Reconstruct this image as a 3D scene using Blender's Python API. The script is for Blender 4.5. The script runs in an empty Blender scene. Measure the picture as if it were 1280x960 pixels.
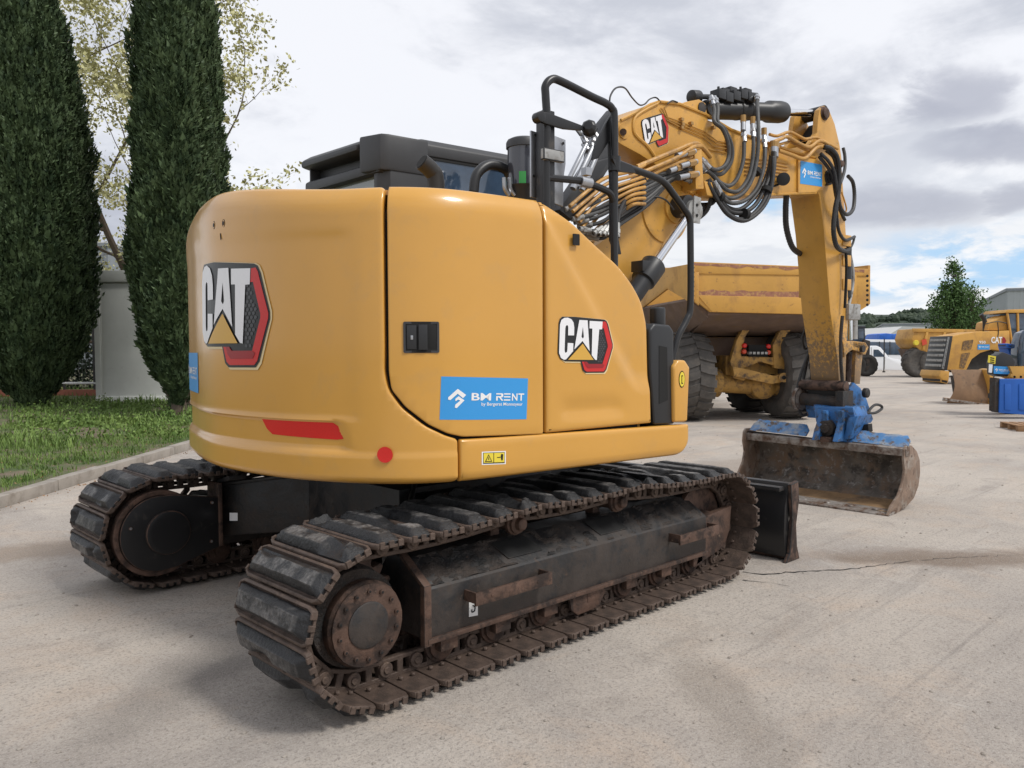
import bpy, bmesh, math, random
import numpy as np
from mathutils import Vector, Matrix, noise
R = math.radians
PI = math.pi
SC = bpy.context.scene
COL = SC.collection
random.seed(7); RNG = np.random.RandomState(5)

# ------------------------------------------------------------------ camera (solved from the photograph, metres)
FOC, CX, CY, CH = 1001.5, -3.25, -4.153, 1.489
YAW, PITCH, ROLL = R(46.1425), R(2.4147), R(.258)
CAM = Vector((CX, CY, CH))
fw = Vector((math.cos(YAW)*math.cos(PITCH), math.sin(YAW)*math.cos(PITCH), -math.sin(PITCH)))
r0 = Vector((math.sin(YAW), -math.cos(YAW), 0)); u0 = r0.cross(fw)
rt = r0*math.cos(ROLL) - u0*math.sin(ROLL); up = r0*math.sin(ROLL) + u0*math.cos(ROLL)
cd = bpy.data.cameras.new('camera'); cam = bpy.data.objects.new('camera', cd); COL.objects.link(cam)
cam.matrix_world = Matrix(((rt.x, up.x, -fw.x, CX), (rt.y, up.y, -fw.y, CY), (rt.z, up.z, -fw.z, CH), (0, 0, 0, 1)))
cd.sensor_width = 36; cd.lens = FOC/1280*36; cd.clip_end = 6000; cd.clip_start = .05
SC.camera = cam
SL = R(6.5)                                    # the upper structure is slewed 6.5 degrees
ROT_U = Matrix.Rotation(SL, 3, 'Z')            # world -> slewed frame
CAMU = ROT_U @ CAM
def ray(px, py): return fw + rt*((px-640)/FOC) + up*((480-py)/FOC)
def W(px, py, ax, v):                          # point of the measured plane, world frame
    d = ray(px, py); i = 'XYZ'.index(ax); return CAM + d*((v-CAM[i])/d[i])
def U(px, py, ax, v):                          # the same in the slewed frame
    d = ROT_U @ ray(px, py); i = 'XYZ'.index(ax); return CAMU + d*((v-CAMU[i])/d[i])
def D(px, py, dist):                           # ground-frame point at a given depth
    return CAM + ray(px, py)*dist

# ------------------------------------------------------------------ materials
MATS = {}
def nodes(m): return m.node_tree.nodes, m.node_tree.links
def mat(name, col, rough=.5, metal=0, spec=.5, coat=0, noise_=None, bump=None, dirt=None, coord='Object', trans=0):
    """noise_=(scale, amount) tints; bump=(scale, strength); dirt=[(colour, scale, lo, hi, rough), ...] stains with shapes of their own"""
    m = bpy.data.materials.new(name); m.use_nodes = True; N, L = nodes(m)
    b = N['Principled BSDF']; b.inputs['Roughness'].default_value = rough; b.inputs['Metallic'].default_value = metal
    b.inputs['Specular IOR Level'].default_value = spec
    if coat: b.inputs['Coat Weight'].default_value = coat; b.inputs['Coat Roughness'].default_value = .12
    if trans: b.inputs['Transmission Weight'].default_value = trans
    tc = N.new('ShaderNodeTexCoord'); out = tc.outputs[coord]
    c = (*col, 1); src = None
    def nz(scale, detail=5, rough_=.6, dist=0):
        n = N.new('ShaderNodeTexNoise'); n.inputs['Scale'].default_value = scale; n.inputs['Detail'].default_value = detail
        n.inputs['Roughness'].default_value = rough_; n.inputs['Distortion'].default_value = dist; L.new(out, n.inputs['Vector']); return n
    def rng(s, a, b_, lo=0, hi=1):
        r = N.new('ShaderNodeMapRange'); r.inputs['From Min'].default_value = a; r.inputs['From Max'].default_value = b_
        r.inputs['To Min'].default_value = lo; r.inputs['To Max'].default_value = hi; L.new(s, r.inputs['Value']); return r.outputs['Result']
    if noise_:
        n = nz(noise_[0]); h = N.new('ShaderNodeHueSaturation'); h.inputs['Color'].default_value = c
        L.new(rng(n.outputs['Fac'], .3, .7, 1-noise_[1], 1+noise_[1]), h.inputs['Value']); src = h.outputs['Color']
    rsrc = None
    for k, (dc, sc, lo, hi, rr) in enumerate(dirt or []):
        n = nz(sc, 7, .65, .3); f = rng(n.outputs['Fac'], lo, hi)
        mx = N.new('ShaderNodeMix'); mx.data_type = 'RGBA'; L.new(f, mx.inputs['Factor'])
        if src: L.new(src, mx.inputs['A'])
        else: mx.inputs['A'].default_value = c
        mx.inputs['B'].default_value = (*dc, 1); src = mx.outputs['Result']
        mr = N.new('ShaderNodeMix'); L.new(f, mr.inputs['Factor'])
        if rsrc: L.new(rsrc, mr.inputs['A'])
        else: mr.inputs['A'].default_value = rough
        mr.inputs['B'].default_value = rr; rsrc = mr.outputs['Result']
    if src: L.new(src, b.inputs['Base Color'])
    else: b.inputs['Base Color'].default_value = c
    if rsrc: L.new(rsrc, b.inputs['Roughness'])
    if bump:
        n = nz(bump[0], 8, .62); bp = N.new('ShaderNodeBump'); bp.inputs['Strength'].default_value = bump[1]
        bp.inputs['Distance'].default_value = bump[2] if len(bump) > 2 else .01
        L.new(n.outputs['Fac'], bp.inputs['Height']); L.new(bp.outputs['Normal'], b.inputs['Normal'])
    MATS[name] = m; return m
YEL = (.60, .30, .048)
MUD = (.14, .098, .07); RUST = (.11, .05, .028)
mat('cat_paint', (.60, .31, .056), .32, spec=.4, coat=.55, noise_=(1.6, .035), bump=(2.2, .12, .02), dirt=[((.52, .29, .08), 5, .55, .85, .42), ((.40, .25, .10), 60, .70, .80, .6)])
mat('boom_paint', (.58, .305, .055), .42, coat=.1, noise_=(3, .1), dirt=[((.3, .17, .06), 6, .55, .8, .7), ((.13, .09, .06), 22, .64, .74, .8)])
mat('stick_paint', (.56, .295, .055), .45, coat=.2, noise_=(3, .1), dirt=[((.36, .2, .06), 5, .55, .8, .7), ((.12, .085, .06), 26, .66, .74, .85)])
mat('muddy_paint', (.34, .19, .05), .7, noise_=(4, .15), dirt=[((.12, .08, .055), 9, .42, .6, .9), ((.06, .042, .035), 35, .5, .62, .9)], bump=(60, .4))
mat('dump_paint', (.56, .30, .06), .5, noise_=(1.2, .12), dirt=[((.33, .17, .06), 1.5, .5, .75, .7), ((.17, .075, .045), 9, .62, .74, .8)])
mat('dump_scrape', (.30, .13, .08), .7, noise_=(8, .25), dirt=[((.45, .25, .09), 14, .5, .6, .6)])
mat('dump_under', (.15, .10, .075), .8, noise_=(3, .25), dirt=[((.16, .10, .05), 4, .5, .7, .8)])
mat('axle_paint', (.44, .25, .065), .65, noise_=(3, .2), dirt=[((.10, .07, .05), 7, .48, .66, .85)], bump=(30, .3))
mat('black_plastic', (.018, .019, .021), .42, bump=(700, .12, .001))
mat('grey_plastic', (.035, .036, .039), .5, bump=(600, .15, .001), noise_=(8, .1))
mat('black_paint', (.012, .012, .013), .35, dirt=[((.07, .06, .05), 9, .6, .8, .7)])
mat('seam_black', (.006, .006, .006), .8)
mat('frame_paint', (.016, .016, .017), .5, noise_=(9, .3), dirt=[((.05, .042, .037), 7, .45, .68, .75), ((.10, .062, .04), 20, .62, .74, .9)], bump=(50, .25))
mat('frame_mud', (.045, .034, .028), .85, noise_=(14, .35), dirt=[((.015, .015, .015), 9, .45, .6, .5)], bump=(80, .8, .02))
mat('track_steel', (.092, .064, .050), .62, metal=.25, noise_=(12, .35), dirt=[((.16, .11, .08), 14, .55, .72, .8), ((.03, .022, .018), 8, .5, .68, .8)], bump=(70, .5))
mat('rust_steel', (.105, .062, .045), .6, metal=.3, noise_=(10, .35), dirt=[((.035, .024, .02), 9, .46, .60, .85), ((.2, .14, .10), 30, .64, .74, .7)], bump=(60, .35))
mat('rubber', (.013, .0135, .015), .5, noise_=(10, .3), bump=(50, .9, .010), dirt=[((.05, .048, .047), 16, .58, .70, .8)])
mat('pad_top', (.10, .098, .097), .75, noise_=(20, .3), bump=(55, 1, .012), dirt=[((.018, .018, .019), 11, .50, .58, .6), ((.22, .21, .2), 30, .58, .68, .85)])
mat('tyre', (.075, .069, .063), .85, noise_=(6, .25), bump=(30, .3), dirt=[((.12, .105, .09), 5, .48, .7, .9)])
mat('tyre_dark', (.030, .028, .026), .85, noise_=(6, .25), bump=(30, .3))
mat('steel_worn', (.31, .285, .26), .5, metal=.5, noise_=(8, .3), dirt=[((.12, .07, .045), 9, .42, .62, .8), ((.32, .30, .27), 26, .6, .72, .4)], bump=(40, .3))
mat('bucket_side', (.21, .145, .105), .6, metal=.2, noise_=(7, .3), dirt=[((.30, .26, .22), 8, .5, .66, .6), ((.09, .06, .045), 13, .56, .68, .8)], bump=(40, .3))
mat('bucket_in', (.16, .14, .12), .7, metal=.15, noise_=(5, .4), dirt=[((.24, .15, .09), 3.5, .48, .66, .8), ((.06, .052, .045), 6, .5, .62, .7), ((.30, .28, .26), 17, .56, .68, .6)], bump=(35, .5))
mat('bucket_floor', (.30, .19, .10), .6, metal=.2, noise_=(7, .25), dirt=[((.11, .085, .065), 5, .5, .68, .7)], bump=(35, .3))
mat('blue_worn', (.035, .14, .36), .5, noise_=(6, .25), dirt=[((.02, .045, .09), 10, .5, .62, .7), ((.12, .09, .07), 20, .58, .66, .85), ((.2, .26, .33), 34, .64, .7, .7)], bump=(50, .3))
mat('blue_strip', (.07, .20, .42), .55, noise_=(6, .3), dirt=[((.30, .33, .36), 7, .45, .6, .7), ((.13, .10, .08), 16, .54, .62, .85)], bump=(50, .3))
mat('blue_sticker', (.035, .29, .67), .35)
mat('blue_tarp', (.02, .13, .55), .5, noise_=(3, .2))
mat('blue_box', (.010, .10, .42), .55, noise_=(1.5, .12))
mat('white', (.8, .8, .8), .4)
mat('white_dull', (.62, .62, .62), .5, noise_=(4, .08))
mat('decal_white', (.78, .78, .8), .35)
mat('decal_black', (.012, .012, .014), .35)
mat('decal_grey', (.06, .062, .068), .4)
mat('decal_red', (.55, .02, .02), .35)
mat('decal_darkred', (.30, .012, .018), .35)
mat('decal_cream', (.72, .58, .33), .4)
mat('decal_yellow', (.62, .36, .06), .35)
mat('label_yellow', (.75, .60, .05), .4)
mat('reflector', (.62, .018, .014), .25, noise_=(300, .1))
mat('chrome', (.75, .76, .78), .08, metal=1)
mat('zinc', (.42, .43, .45), .35, metal=.9, noise_=(8, .15))
mat('grey_metal', (.35, .35, .34), .5, metal=.4, noise_=(8, .2), dirt=[((.12, .10, .08), 14, .5, .7, .8)])
mat('hose', (.022, .022, .023), .55, noise_=(30, .4), bump=(250, .3, .002))
mat('hose_grey', (.06, .06, .06), .6, noise_=(20, .35), bump=(250, .3, .002))
mat('pipe_yellow', (.48, .25, .05), .45, noise_=(5, .2), dirt=[((.2, .12, .06), 10, .5, .7, .7)])
mat('brass', (.4, .24, .09), .4, metal=.6)
mat('glass_dark', (.035, .06, .10), .04, spec=1, noise_=(3, .5))  # bluish base colour stands in for sky reflected in the panes
mat('glass_grey', (.20, .24, .24), .08, spec=.9)
mat('exhaust', (.045, .043, .042), .5, metal=.6)
mat('bowl', (.05, .055, .07), .12, spec=.8)
mat('green_label', (.05, .42, .09), .5)
mat('hut_grey', (.62, .63, .60), .6, noise_=(2, .05), dirt=[((.5, .5, .47), 3, .6, .8, .7)])
mat('cladding', (.42, .45, .46), .5, noise_=(.3, .05))
mat('cladding_dark', (.22, .24, .26), .6)
mat('roof_light', (.6, .6, .58), .6)
mat('bus_white', (.78, .8, .82), .3)
mat('bark', (.10, .075, .055), .9, bump=(30, .6))
mat('kerb', (.30, .27, .235), .85, noise_=(4, .15), dirt=[((.2, .17, .14), 6, .5, .7, .9)], bump=(60, .3))
mat('wood', (.28, .16, .08), .8, noise_=(8, .3))
mat('terracotta', (.3, .1, .06), .7)
mat('orange_red', (.6, .07, .03), .4)

# ------------------------------------------------------------------ mesh builder
class MB:
    def __init__(s): s.v = []; s.f = []; s.mi = []; s.mats = []; s.cur = 0
    def use(s, name):
        if name not in s.mats: s.mats.append(name)
        s.cur = s.mats.index(name); return s
    def add(s, vs, fs):
        o = len(s.v); s.v += [tuple(v) for v in vs]; s.f += [tuple(i+o for i in f) for f in fs]; s.mi += [s.cur]*len(fs); return s
    def box(s, x0, x1, y0, y1, z0, z1, m=None):
        vs = [Vector((x, y, z)) for x in (x0, x1) for y in (y0, y1) for z in (z0, z1)]
        if m is not None: vs = [m @ v for v in vs]
        return s.add(vs, [(0, 1, 3, 2), (4, 6, 7, 5), (0, 4, 5, 1), (2, 3, 7, 6), (0, 2, 6, 4), (1, 5, 7, 3)])
    def prism(s, pts, vec):                     # planar outline + extrusion vector
        n = len(pts); vec = Vector(vec); pts = [Vector(p) for p in pts]
        return s.add(pts + [p+vec for p in pts], [tuple(range(n))[::-1], tuple(range(n, 2*n))] + [(i, (i+1) % n, n+(i+1) % n, n+i) for i in range(n)])
    def loft(s, rings, cap=True, close=True):
        n = len(rings[0]); o = [p for r_ in rings for p in r_]; fs = []
        for k in range(len(rings)-1):
            for i in range(n if close else n-1):
                j = (i+1) % n; fs.append((k*n+i, k*n+j, (k+1)*n+j, (k+1)*n+i))
        if cap: fs += [tuple(range(n))[::-1], tuple((len(rings)-1)*n+i for i in range(n))]
        return s.add(o, fs)
    def cyl(s, p0, p1, r0, r1=None, seg=20, cap=True):
        r1 = r0 if r1 is None else r1; p0 = Vector(p0); p1 = Vector(p1); a = (p1-p0).normalized()
        b = a.orthogonal().normalized(); c = a.cross(b)
        return s.loft([[p + (b*math.cos(t)+c*math.sin(t))*r_ for t in [2*PI*i/seg for i in range(seg)]] for p, r_ in ((p0, r0), (p1, r1))], cap)
    def lathe(s, p, axis, prof, seg=28):        # prof = [(along, radius)...]
        p = Vector(p); a = Vector(axis).normalized(); b = a.orthogonal().normalized(); c = a.cross(b)
        return s.loft([[p + a*h + (b*math.cos(t)+c*math.sin(t))*r_ for t in [2*PI*i/seg for i in range(seg)]] for h, r_ in prof], True)
    def tube(s, pts, r_, seg=10, smooth=True, step=6, sq=False):
        P = [Vector(p) for p in pts]
        if smooth and len(P) > 2: P = catmull(P, step)
        rings = []; b = None
        for i, p in enumerate(P):
            a = (P[min(i+1, len(P)-1)] - P[max(i-1, 0)])
            if a.length < 1e-7: continue
            a.normalize()
            if b is None: b = a.orthogonal().normalized() if not sq else (Vector((0, 0, 1)).cross(a) if abs(a.z) < .9 else Vector((0, 1, 0)).cross(a)).normalized()
            else: b = (b - a*b.dot(a)).normalized()
            c = a.cross(b)
            rr = r_(i/(len(P)-1)) if callable(r_) else r_
            rings.append([p + (b*math.cos(t)+c*math.sin(t))*rr for t in [2*PI*(k+(.5 if sq else 0))/seg for k in range(seg)]])
        return s.loft(rings)
    def build(s, name, m=None, parent=None, bevel=0, smooth=35, rot=None, seg=2):
        me = bpy.data.meshes.new(name); me.from_pydata([tuple(v) for v in s.v], [], s.f)
        names = s.mats or [m]
        for k in names: me.materials.append(MATS[k])
        if s.mats: me.polygons.foreach_set('material_index', s.mi)
        bm = bmesh.new(); bm.from_mesh(me)
        bmesh.ops.recalc_face_normals(bm, faces=bm.faces)
        if bevel:
            es = [e for e in bm.edges if len(e.link_faces) == 2 and e.calc_face_angle(0) > R(25)]
            bmesh.ops.bevel(bm, geom=es, offset=bevel, segments=seg, affect='EDGES', profile=.6, clamp_overlap=True)
        bm.to_mesh(me); bm.free()
        if smooth is not None:
            me.polygons.foreach_set('use_smooth', [True]*len(me.polygons)); me.set_sharp_from_angle(angle=R(smooth))
        o = bpy.data.objects.new(name, me); COL.objects.link(o)
        if parent: o.parent = parent
        if rot is not None: o.rotation_euler.z = rot
        return o
def catmull(P, step=6, closed=False):
    out = []; n = len(P)
    for i in range(n if closed else n-1):
        if closed: a, b, c, d = P[(i-1) % n], P[i], P[(i+1) % n], P[(i+2) % n]
        else: a, b, c, d = P[max(i-1, 0)], P[i], P[i+1], P[min(i+2, n-1)]
        for k in range(step):
            t = k/step; out.append(.5*((2*b) + (c-a)*t + (2*a-5*b+4*c-d)*t*t + (3*b-a-3*c+d)*t**3))
    if not closed: out.append(P[-1])
    return out
def empty(name, label, cat, loc=(0, 0, 0), rz=0, group=None):
    o = bpy.data.objects.new(name, None); COL.objects.link(o); o.location = loc; o.rotation_euler.z = rz
    return tag(o, label, cat, group)
def tag(o, label=None, cat=None, group=None, kind=None):
    if label: o['label'] = label
    if cat: o['category'] = cat
    if group: o['group'] = group
    if kind: o['kind'] = kind
    return o
def copy_tree(o, parent=None):
    c = o.copy(); COL.objects.link(c)
    if parent: c.parent = parent
    for ch in list(o.children): copy_tree(ch, c)
    return c
def text_mesh(txt, size=1, xs=1, bold=0):
    cu = bpy.data.curves.new('txt', 'FONT'); cu.body = txt; cu.size = size; cu.align_x = 'LEFT'; cu.resolution_u = 3
    cu.offset = bold
    o = bpy.data.objects.new('txt', cu); COL.objects.link(o)
    dg = bpy.context.evaluated_depsgraph_get(); dg.update(); me = bpy.data.meshes.new_from_object(o.evaluated_get(dg))
    vs = [(v.co.x*xs, v.co.y) for v in me.vertices]; fs = [tuple(p.vertices) for p in me.polygons]
    bpy.data.objects.remove(o); bpy.data.curves.remove(cu); bpy.data.meshes.remove(me)
    return vs, fs
def fit_text(txt, x0, x1, y0, y1, bold=0):      # text fitted in a box of 2D coordinates
    vs, fs = text_mesh(txt, 1, 1, bold)
    ax, bx = min(v[0] for v in vs), max(v[0] for v in vs); ay, by = min(v[1] for v in vs), max(v[1] for v in vs)
    return [(x0+(v[0]-ax)/(bx-ax)*(x1-x0), y0+(v[1]-ay)/(by-ay)*(y1-y0)) for v in vs], fs
def cut2d(pts, faces, g, only_x=False):         # split a flat 2D mesh along a grid so that it can follow a curved surface
    bm = bmesh.new(); vs = [bm.verts.new((x, y, 0)) for x, y in pts]
    for f in faces:
        try: bm.faces.new([vs[i] for i in f])
        except ValueError: pass
    for ax in ((0,) if only_x else (0, 1)):
        lo = min(p[ax] for p in pts); hi = max(p[ax] for p in pts); k = 1
        while lo+k*g < hi-1e-4:
            co = [0, 0, 0]; no = [0, 0, 0]; co[ax] = lo+k*g; no[ax] = 1
            bmesh.ops.bisect_plane(bm, geom=bm.verts[:]+bm.edges[:]+bm.faces[:], dist=1e-6, plane_co=co, plane_no=no); k += 1
    bm.verts.index_update(); out = ([(v.co.x, v.co.y) for v in bm.verts], [tuple(v.index for v in f.verts) for f in bm.faces]); bm.free(); return out
def tri2d(poly, holes=()):                      # triangulate a 2D polygon with holes
    from mathutils.geometry import tessellate_polygon
    loops = [[Vector((x, y, 0)) for x, y in poly]] + [[Vector((x, y, 0)) for x, y in h] for h in holes]
    t = tessellate_polygon(loops); pts = [(v.x, v.y) for l in loops for v in l]
    return pts, [tuple(f) for f in t]
def add_low_mud(name, z0, z1, col, strength=.9, scale=9):     # mud splashed up from the ground to a ragged height
    m = MATS[name]; N, L = nodes(m); b = N['Principled BSDF']; src = b.inputs['Base Color'].links[0].from_socket
    tc = N.new('ShaderNodeTexCoord'); sp = N.new('ShaderNodeSeparateXYZ'); L.new(tc.outputs['Object'], sp.inputs[0])
    n = N.new('ShaderNodeTexNoise'); n.inputs['Scale'].default_value = scale; n.inputs['Detail'].default_value = 8; n.inputs['Roughness'].default_value = .75; L.new(tc.outputs['Object'], n.inputs['Vector'])
    h = N.new('ShaderNodeMapRange'); h.inputs[1].default_value = z0; h.inputs[2].default_value = z1; h.inputs[3].default_value = .42; h.inputs[4].default_value = 0; L.new(sp.outputs['Z'], h.inputs[0])
    a = N.new('ShaderNodeMath'); a.operation = 'ADD'; L.new(n.outputs['Fac'], a.inputs[0]); L.new(h.outputs[0], a.inputs[1])
    r_ = N.new('ShaderNodeMapRange'); r_.inputs[1].default_value = .62; r_.inputs[2].default_value = .74; r_.inputs[4].default_value = strength; L.new(a.outputs[0], r_.inputs[0])
    x = N.new('ShaderNodeMix'); x.data_type = 'RGBA'; L.new(r_.outputs[0], x.inputs['Factor']); L.new(src, x.inputs['A']); x.inputs['B'].default_value = (*col, 1); L.new(x.outputs['Result'], b.inputs['Base Color'])
add_low_mud('stick_paint', .9, 2.0, (.13, .10, .075), .8, 26)

def pad_material():
    m = MATS['rubber']; N, L = nodes(m); b = N['Principled BSDF']; src = b.inputs['Base Color'].links[0].from_socket
    tc = N.new('ShaderNodeTexCoord'); sp = N.new('ShaderNodeSeparateXYZ'); L.new(tc.outputs['Object'], sp.inputs[0]); oi = N.new('ShaderNodeObjectInfo')
    ad = N.new('ShaderNodeVectorMath'); ad.operation = 'ADD'; L.new(tc.outputs['Object'], ad.inputs[0])
    cm = N.new('ShaderNodeCombineXYZ'); mu = N.new('ShaderNodeMath'); mu.operation = 'MULTIPLY'; mu.inputs[1].default_value = 40; L.new(oi.outputs['Random'], mu.inputs[0]); L.new(mu.outputs[0], cm.inputs[0]); L.new(mu.outputs[0], cm.inputs[2]); L.new(cm.outputs[0], ad.inputs[1])
    n = N.new('ShaderNodeTexNoise'); n.inputs['Scale'].default_value = 11; n.inputs['Detail'].default_value = 9; n.inputs['Roughness'].default_value = .68; n.inputs['Distortion'].default_value = .4; L.new(ad.outputs[0], n.inputs['Vector'])
    n2 = N.new('ShaderNodeTexNoise'); n2.inputs['Scale'].default_value = 60; n2.inputs['Detail'].default_value = 5; L.new(ad.outputs[0], n2.inputs['Vector'])
    def rg(s_, a, b_, lo=0, hi=1):
        r_ = N.new('ShaderNodeMapRange'); r_.inputs[1].default_value = a; r_.inputs[2].default_value = b_; r_.inputs[3].default_value = lo; r_.inputs[4].default_value = hi; L.new(s_, r_.inputs[0]); return r_.outputs[0]
    top = rg(sp.outputs['Z'], .040, .050); pat = rg(n.outputs['Fac'], .40, .54); rnd = rg(oi.outputs['Random'], 0, 1, .5, 1)
    a = N.new('ShaderNodeMath'); a.operation = 'MULTIPLY'; L.new(top, a.inputs[0]); L.new(pat, a.inputs[1])
    a2 = N.new('ShaderNodeMath'); a2.operation = 'MULTIPLY'; L.new(a.outputs[0], a2.inputs[0]); L.new(rnd, a2.inputs[1])
    gc = N.new('ShaderNodeMix'); gc.data_type = 'RGBA'; L.new(rg(n2.outputs['Fac'], .35, .65), gc.inputs['Factor']); gc.inputs['A'].default_value = (.085, .080, .076, 1); gc.inputs['B'].default_value = (.30, .285, .27, 1)
    x = N.new('ShaderNodeMix'); x.data_type = 'RGBA'; L.new(a2.outputs[0], x.inputs['Factor']); L.new(src, x.inputs['A']); L.new(gc.outputs['Result'], x.inputs['B']); L.new(x.outputs['Result'], b.inputs['Base Color'])
pad_material()
add_low_mud('frame_paint', .0, .7, (.045, .032, .025), .5, 14)
# ------------------------------------------------------------------ world, sun, render look
w = bpy.data.worlds.new('World'); SC.world = w; w.use_nodes = True
N, L = w.node_tree.nodes, w.node_tree.links; N.clear()
SUN_EL, SUN_AZ = R(52), R(-72)                  # the veiled sun stands high behind the camera's right shoulder (direction in the XY plane)
out = N.new('ShaderNodeOutputWorld'); bg = N.new('ShaderNodeBackground'); L.new(bg.outputs[0], out.inputs[0])
sky = N.new('ShaderNodeTexSky'); sky.sky_type = 'NISHITA'; sky.sun_disc = False; sky.sun_elevation = SUN_EL
sky.sun_rotation = R(90) - SUN_AZ; sky.dust_density = 1.5
bg.inputs['Strength'].default_value = .1
tc = N.new('ShaderNodeTexCoord')
# cloud layer: project the view direction on a cloud deck (x/z, y/z)
sep = N.new('ShaderNodeSeparateXYZ'); L.new(tc.outputs['Generated'], sep.inputs[0])
def mth(op, a, b=None, c=None):
    n = N.new('ShaderNodeMath'); n.operation = op
    for i, v in enumerate((a, b, c)):
        if v is None: continue
        if isinstance(v, (int, float)): n.inputs[i].default_value = v
        else: L.new(v, n.inputs[i])
    return n.outputs[0]
zz = mth('ADD', mth('MAXIMUM', sep.outputs['Z'], 0.0), .22)
cmb = N.new('ShaderNodeCombineXYZ'); L.new(mth('DIVIDE', sep.outputs['X'], zz), cmb.inputs[0]); L.new(mth('DIVIDE', sep.outputs['Y'], zz), cmb.inputs[1])
def wn(scale, det=6, rough=.55, off=(0, 0, 0), dist=0):
    mp = N.new('ShaderNodeMapping'); mp.inputs['Location'].default_value = off; L.new(cmb.outputs[0], mp.inputs['Vector'])
    n = N.new('ShaderNodeTexNoise'); n.inputs['Scale'].default_value = scale; n.inputs['Detail'].default_value = det; n.inputs['Roughness'].default_value = rough
    n.inputs['Distortion'].default_value = dist
    L.new(mp.outputs[0], n.inputs['Vector']); return n.outputs['Fac']
def mr(s, a, b, lo=0, hi=1, smooth=True):
    n = N.new('ShaderNodeMapRange'); n.inputs[1].default_value = a; n.inputs[2].default_value = b; n.inputs[3].default_value = lo; n.inputs[4].default_value = hi
    if smooth: n.interpolation_type = 'SMOOTHSTEP'
    L.new(s, n.inputs[0]); return n.outputs[0]
def mixc(f, a, b):
    n = N.new('ShaderNodeMix'); n.data_type = 'RGBA'; L.new(f, n.inputs['Factor'])
    for k, v in (('A', a), ('B', b)):
        if isinstance(v, tuple): n.inputs[k].default_value = (*v, 1)
        else: L.new(v, n.inputs[k])
    return n.outputs['Result']
c1 = wn(1.3, 7, .55, (1.3, 4.1, 0), .4); c2 = wn(.7, 4, .5, (7.7, 2.2, 3)); c3 = wn(3.2, 8, .6, (3, 9, 1), .3)
# cloud brightness: base grey with darker bellies; values are divided by the background strength
K = 10
hx = mth('ADD', mth('MULTIPLY', sep.outputs['X'], sep.outputs['X']), mth('MULTIPLY', sep.outputs['Y'], sep.outputs['Y']))
azi = mth('ARCTAN2', sep.outputs['Y'], sep.outputs['X']); ele = mth('ARCTAN2', sep.outputs['Z'], mth('SQRT', hx))
wob = mth('MULTIPLY', mth('SUBTRACT', c3, .5), .16); wob2 = mth('MULTIPLY', mth('SUBTRACT', c1, .5), .10)
azw = mth('ADD', azi, wob); elw = mth('ADD', ele, wob2)
def blob(px, py, rx, ry):                       # a cloud with its own place in the sky: azimuth, elevation, size in radians
    d = ray(px, py); a0 = math.atan2(d.y, d.x); e0 = math.atan2(d.z, math.hypot(d.x, d.y))
    u = mth('DIVIDE', mth('SUBTRACT', azw, a0), rx/FOC); v = mth('DIVIDE', mth('SUBTRACT', elw, e0), ry/FOC)
    r2 = mth('ADD', mth('MULTIPLY', u, u), mth('MULTIPLY', v, v)); return mr(r2, 1.3, .1)
def mx2(a, b): return mth('MAXIMUM', a, b)
n_ = mth('ADD', mth('MULTIPLY', c1, .45), mth('ADD', mth('MULTIPLY', c3, .3), mth('MULTIPLY', c2, .25)))
base = mixc(mr(n_, .43, .55), (.52*K, .54*K, .60*K), (.80*K, .81*K, .85*K))
lowm = mr(sep.outputs['Z'], .04, .30)
base = mixc(lowm, (.82*K, .83*K, .85*K), base)
puff = mr(c3, .40, .60)
base = mixc(mth('MULTIPLY', mth('MULTIPLY', mr(puff, 1, 0), .35), mr(sep.outputs['Z'], .30, .12)), base, (.52*K, .56*K, .64*K))
dark = mx2(mx2(blob(1182, 128, 58, 36), blob(1245, 185, 70, 20)), mx2(mx2(blob(1120, 262, 120, 26), blob(1265, 248, 50, 20)), blob(140, 270, 70, 60)))
dark = mth('MULTIPLY', dark, mr(c3, .30, .55, .55, 1))
base = mixc(mth('MULTIPLY', dark, .72), base, (.33*K, .345*K, .42*K))
gap = mx2(blob(1240, 338, 150, 50), mx2(blob(940, 262, 60, 14), mx2(blob(1120, 350, 90, 26), blob(500, 235, 40, 10))))
gap = mth('MULTIPLY', gap, mr(c3, .60, .42))
final = mixc(mth('MULTIPLY', gap, .9), base, (.36*K, .58*K, .82*K))
# the Nishita sky tints what the clouds let through
fm = N.new('ShaderNodeMix'); fm.data_type = 'RGBA'; fm.inputs['Factor'].default_value = .06; L.new(final, fm.inputs['A']); L.new(sky.outputs[0], fm.inputs['B']); final = fm.outputs['Result']
L.new(final, bg.inputs['Color'])

ld = bpy.data.lights.new('sun', 'SUN'); ld.energy = 2.1; ld.angle = R(13); ld.color = (1, .965, .91)
sun = bpy.data.objects.new('sun', ld); COL.objects.link(sun)
sd = Vector((math.cos(SUN_EL)*math.cos(SUN_AZ), math.cos(SUN_EL)*math.sin(SUN_AZ), math.sin(SUN_EL)))
sun.rotation_euler = sd.to_track_quat('Z', 'Y').to_euler(); sun.location = sd*50
SC.view_settings.view_transform = 'Standard'; SC.view_settings.look = 'None'; SC.view_settings.gamma = 1
SC.view_settings.exposure = .27
SC.render.resolution_x = 1024; SC.render.resolution_y = 768

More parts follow.
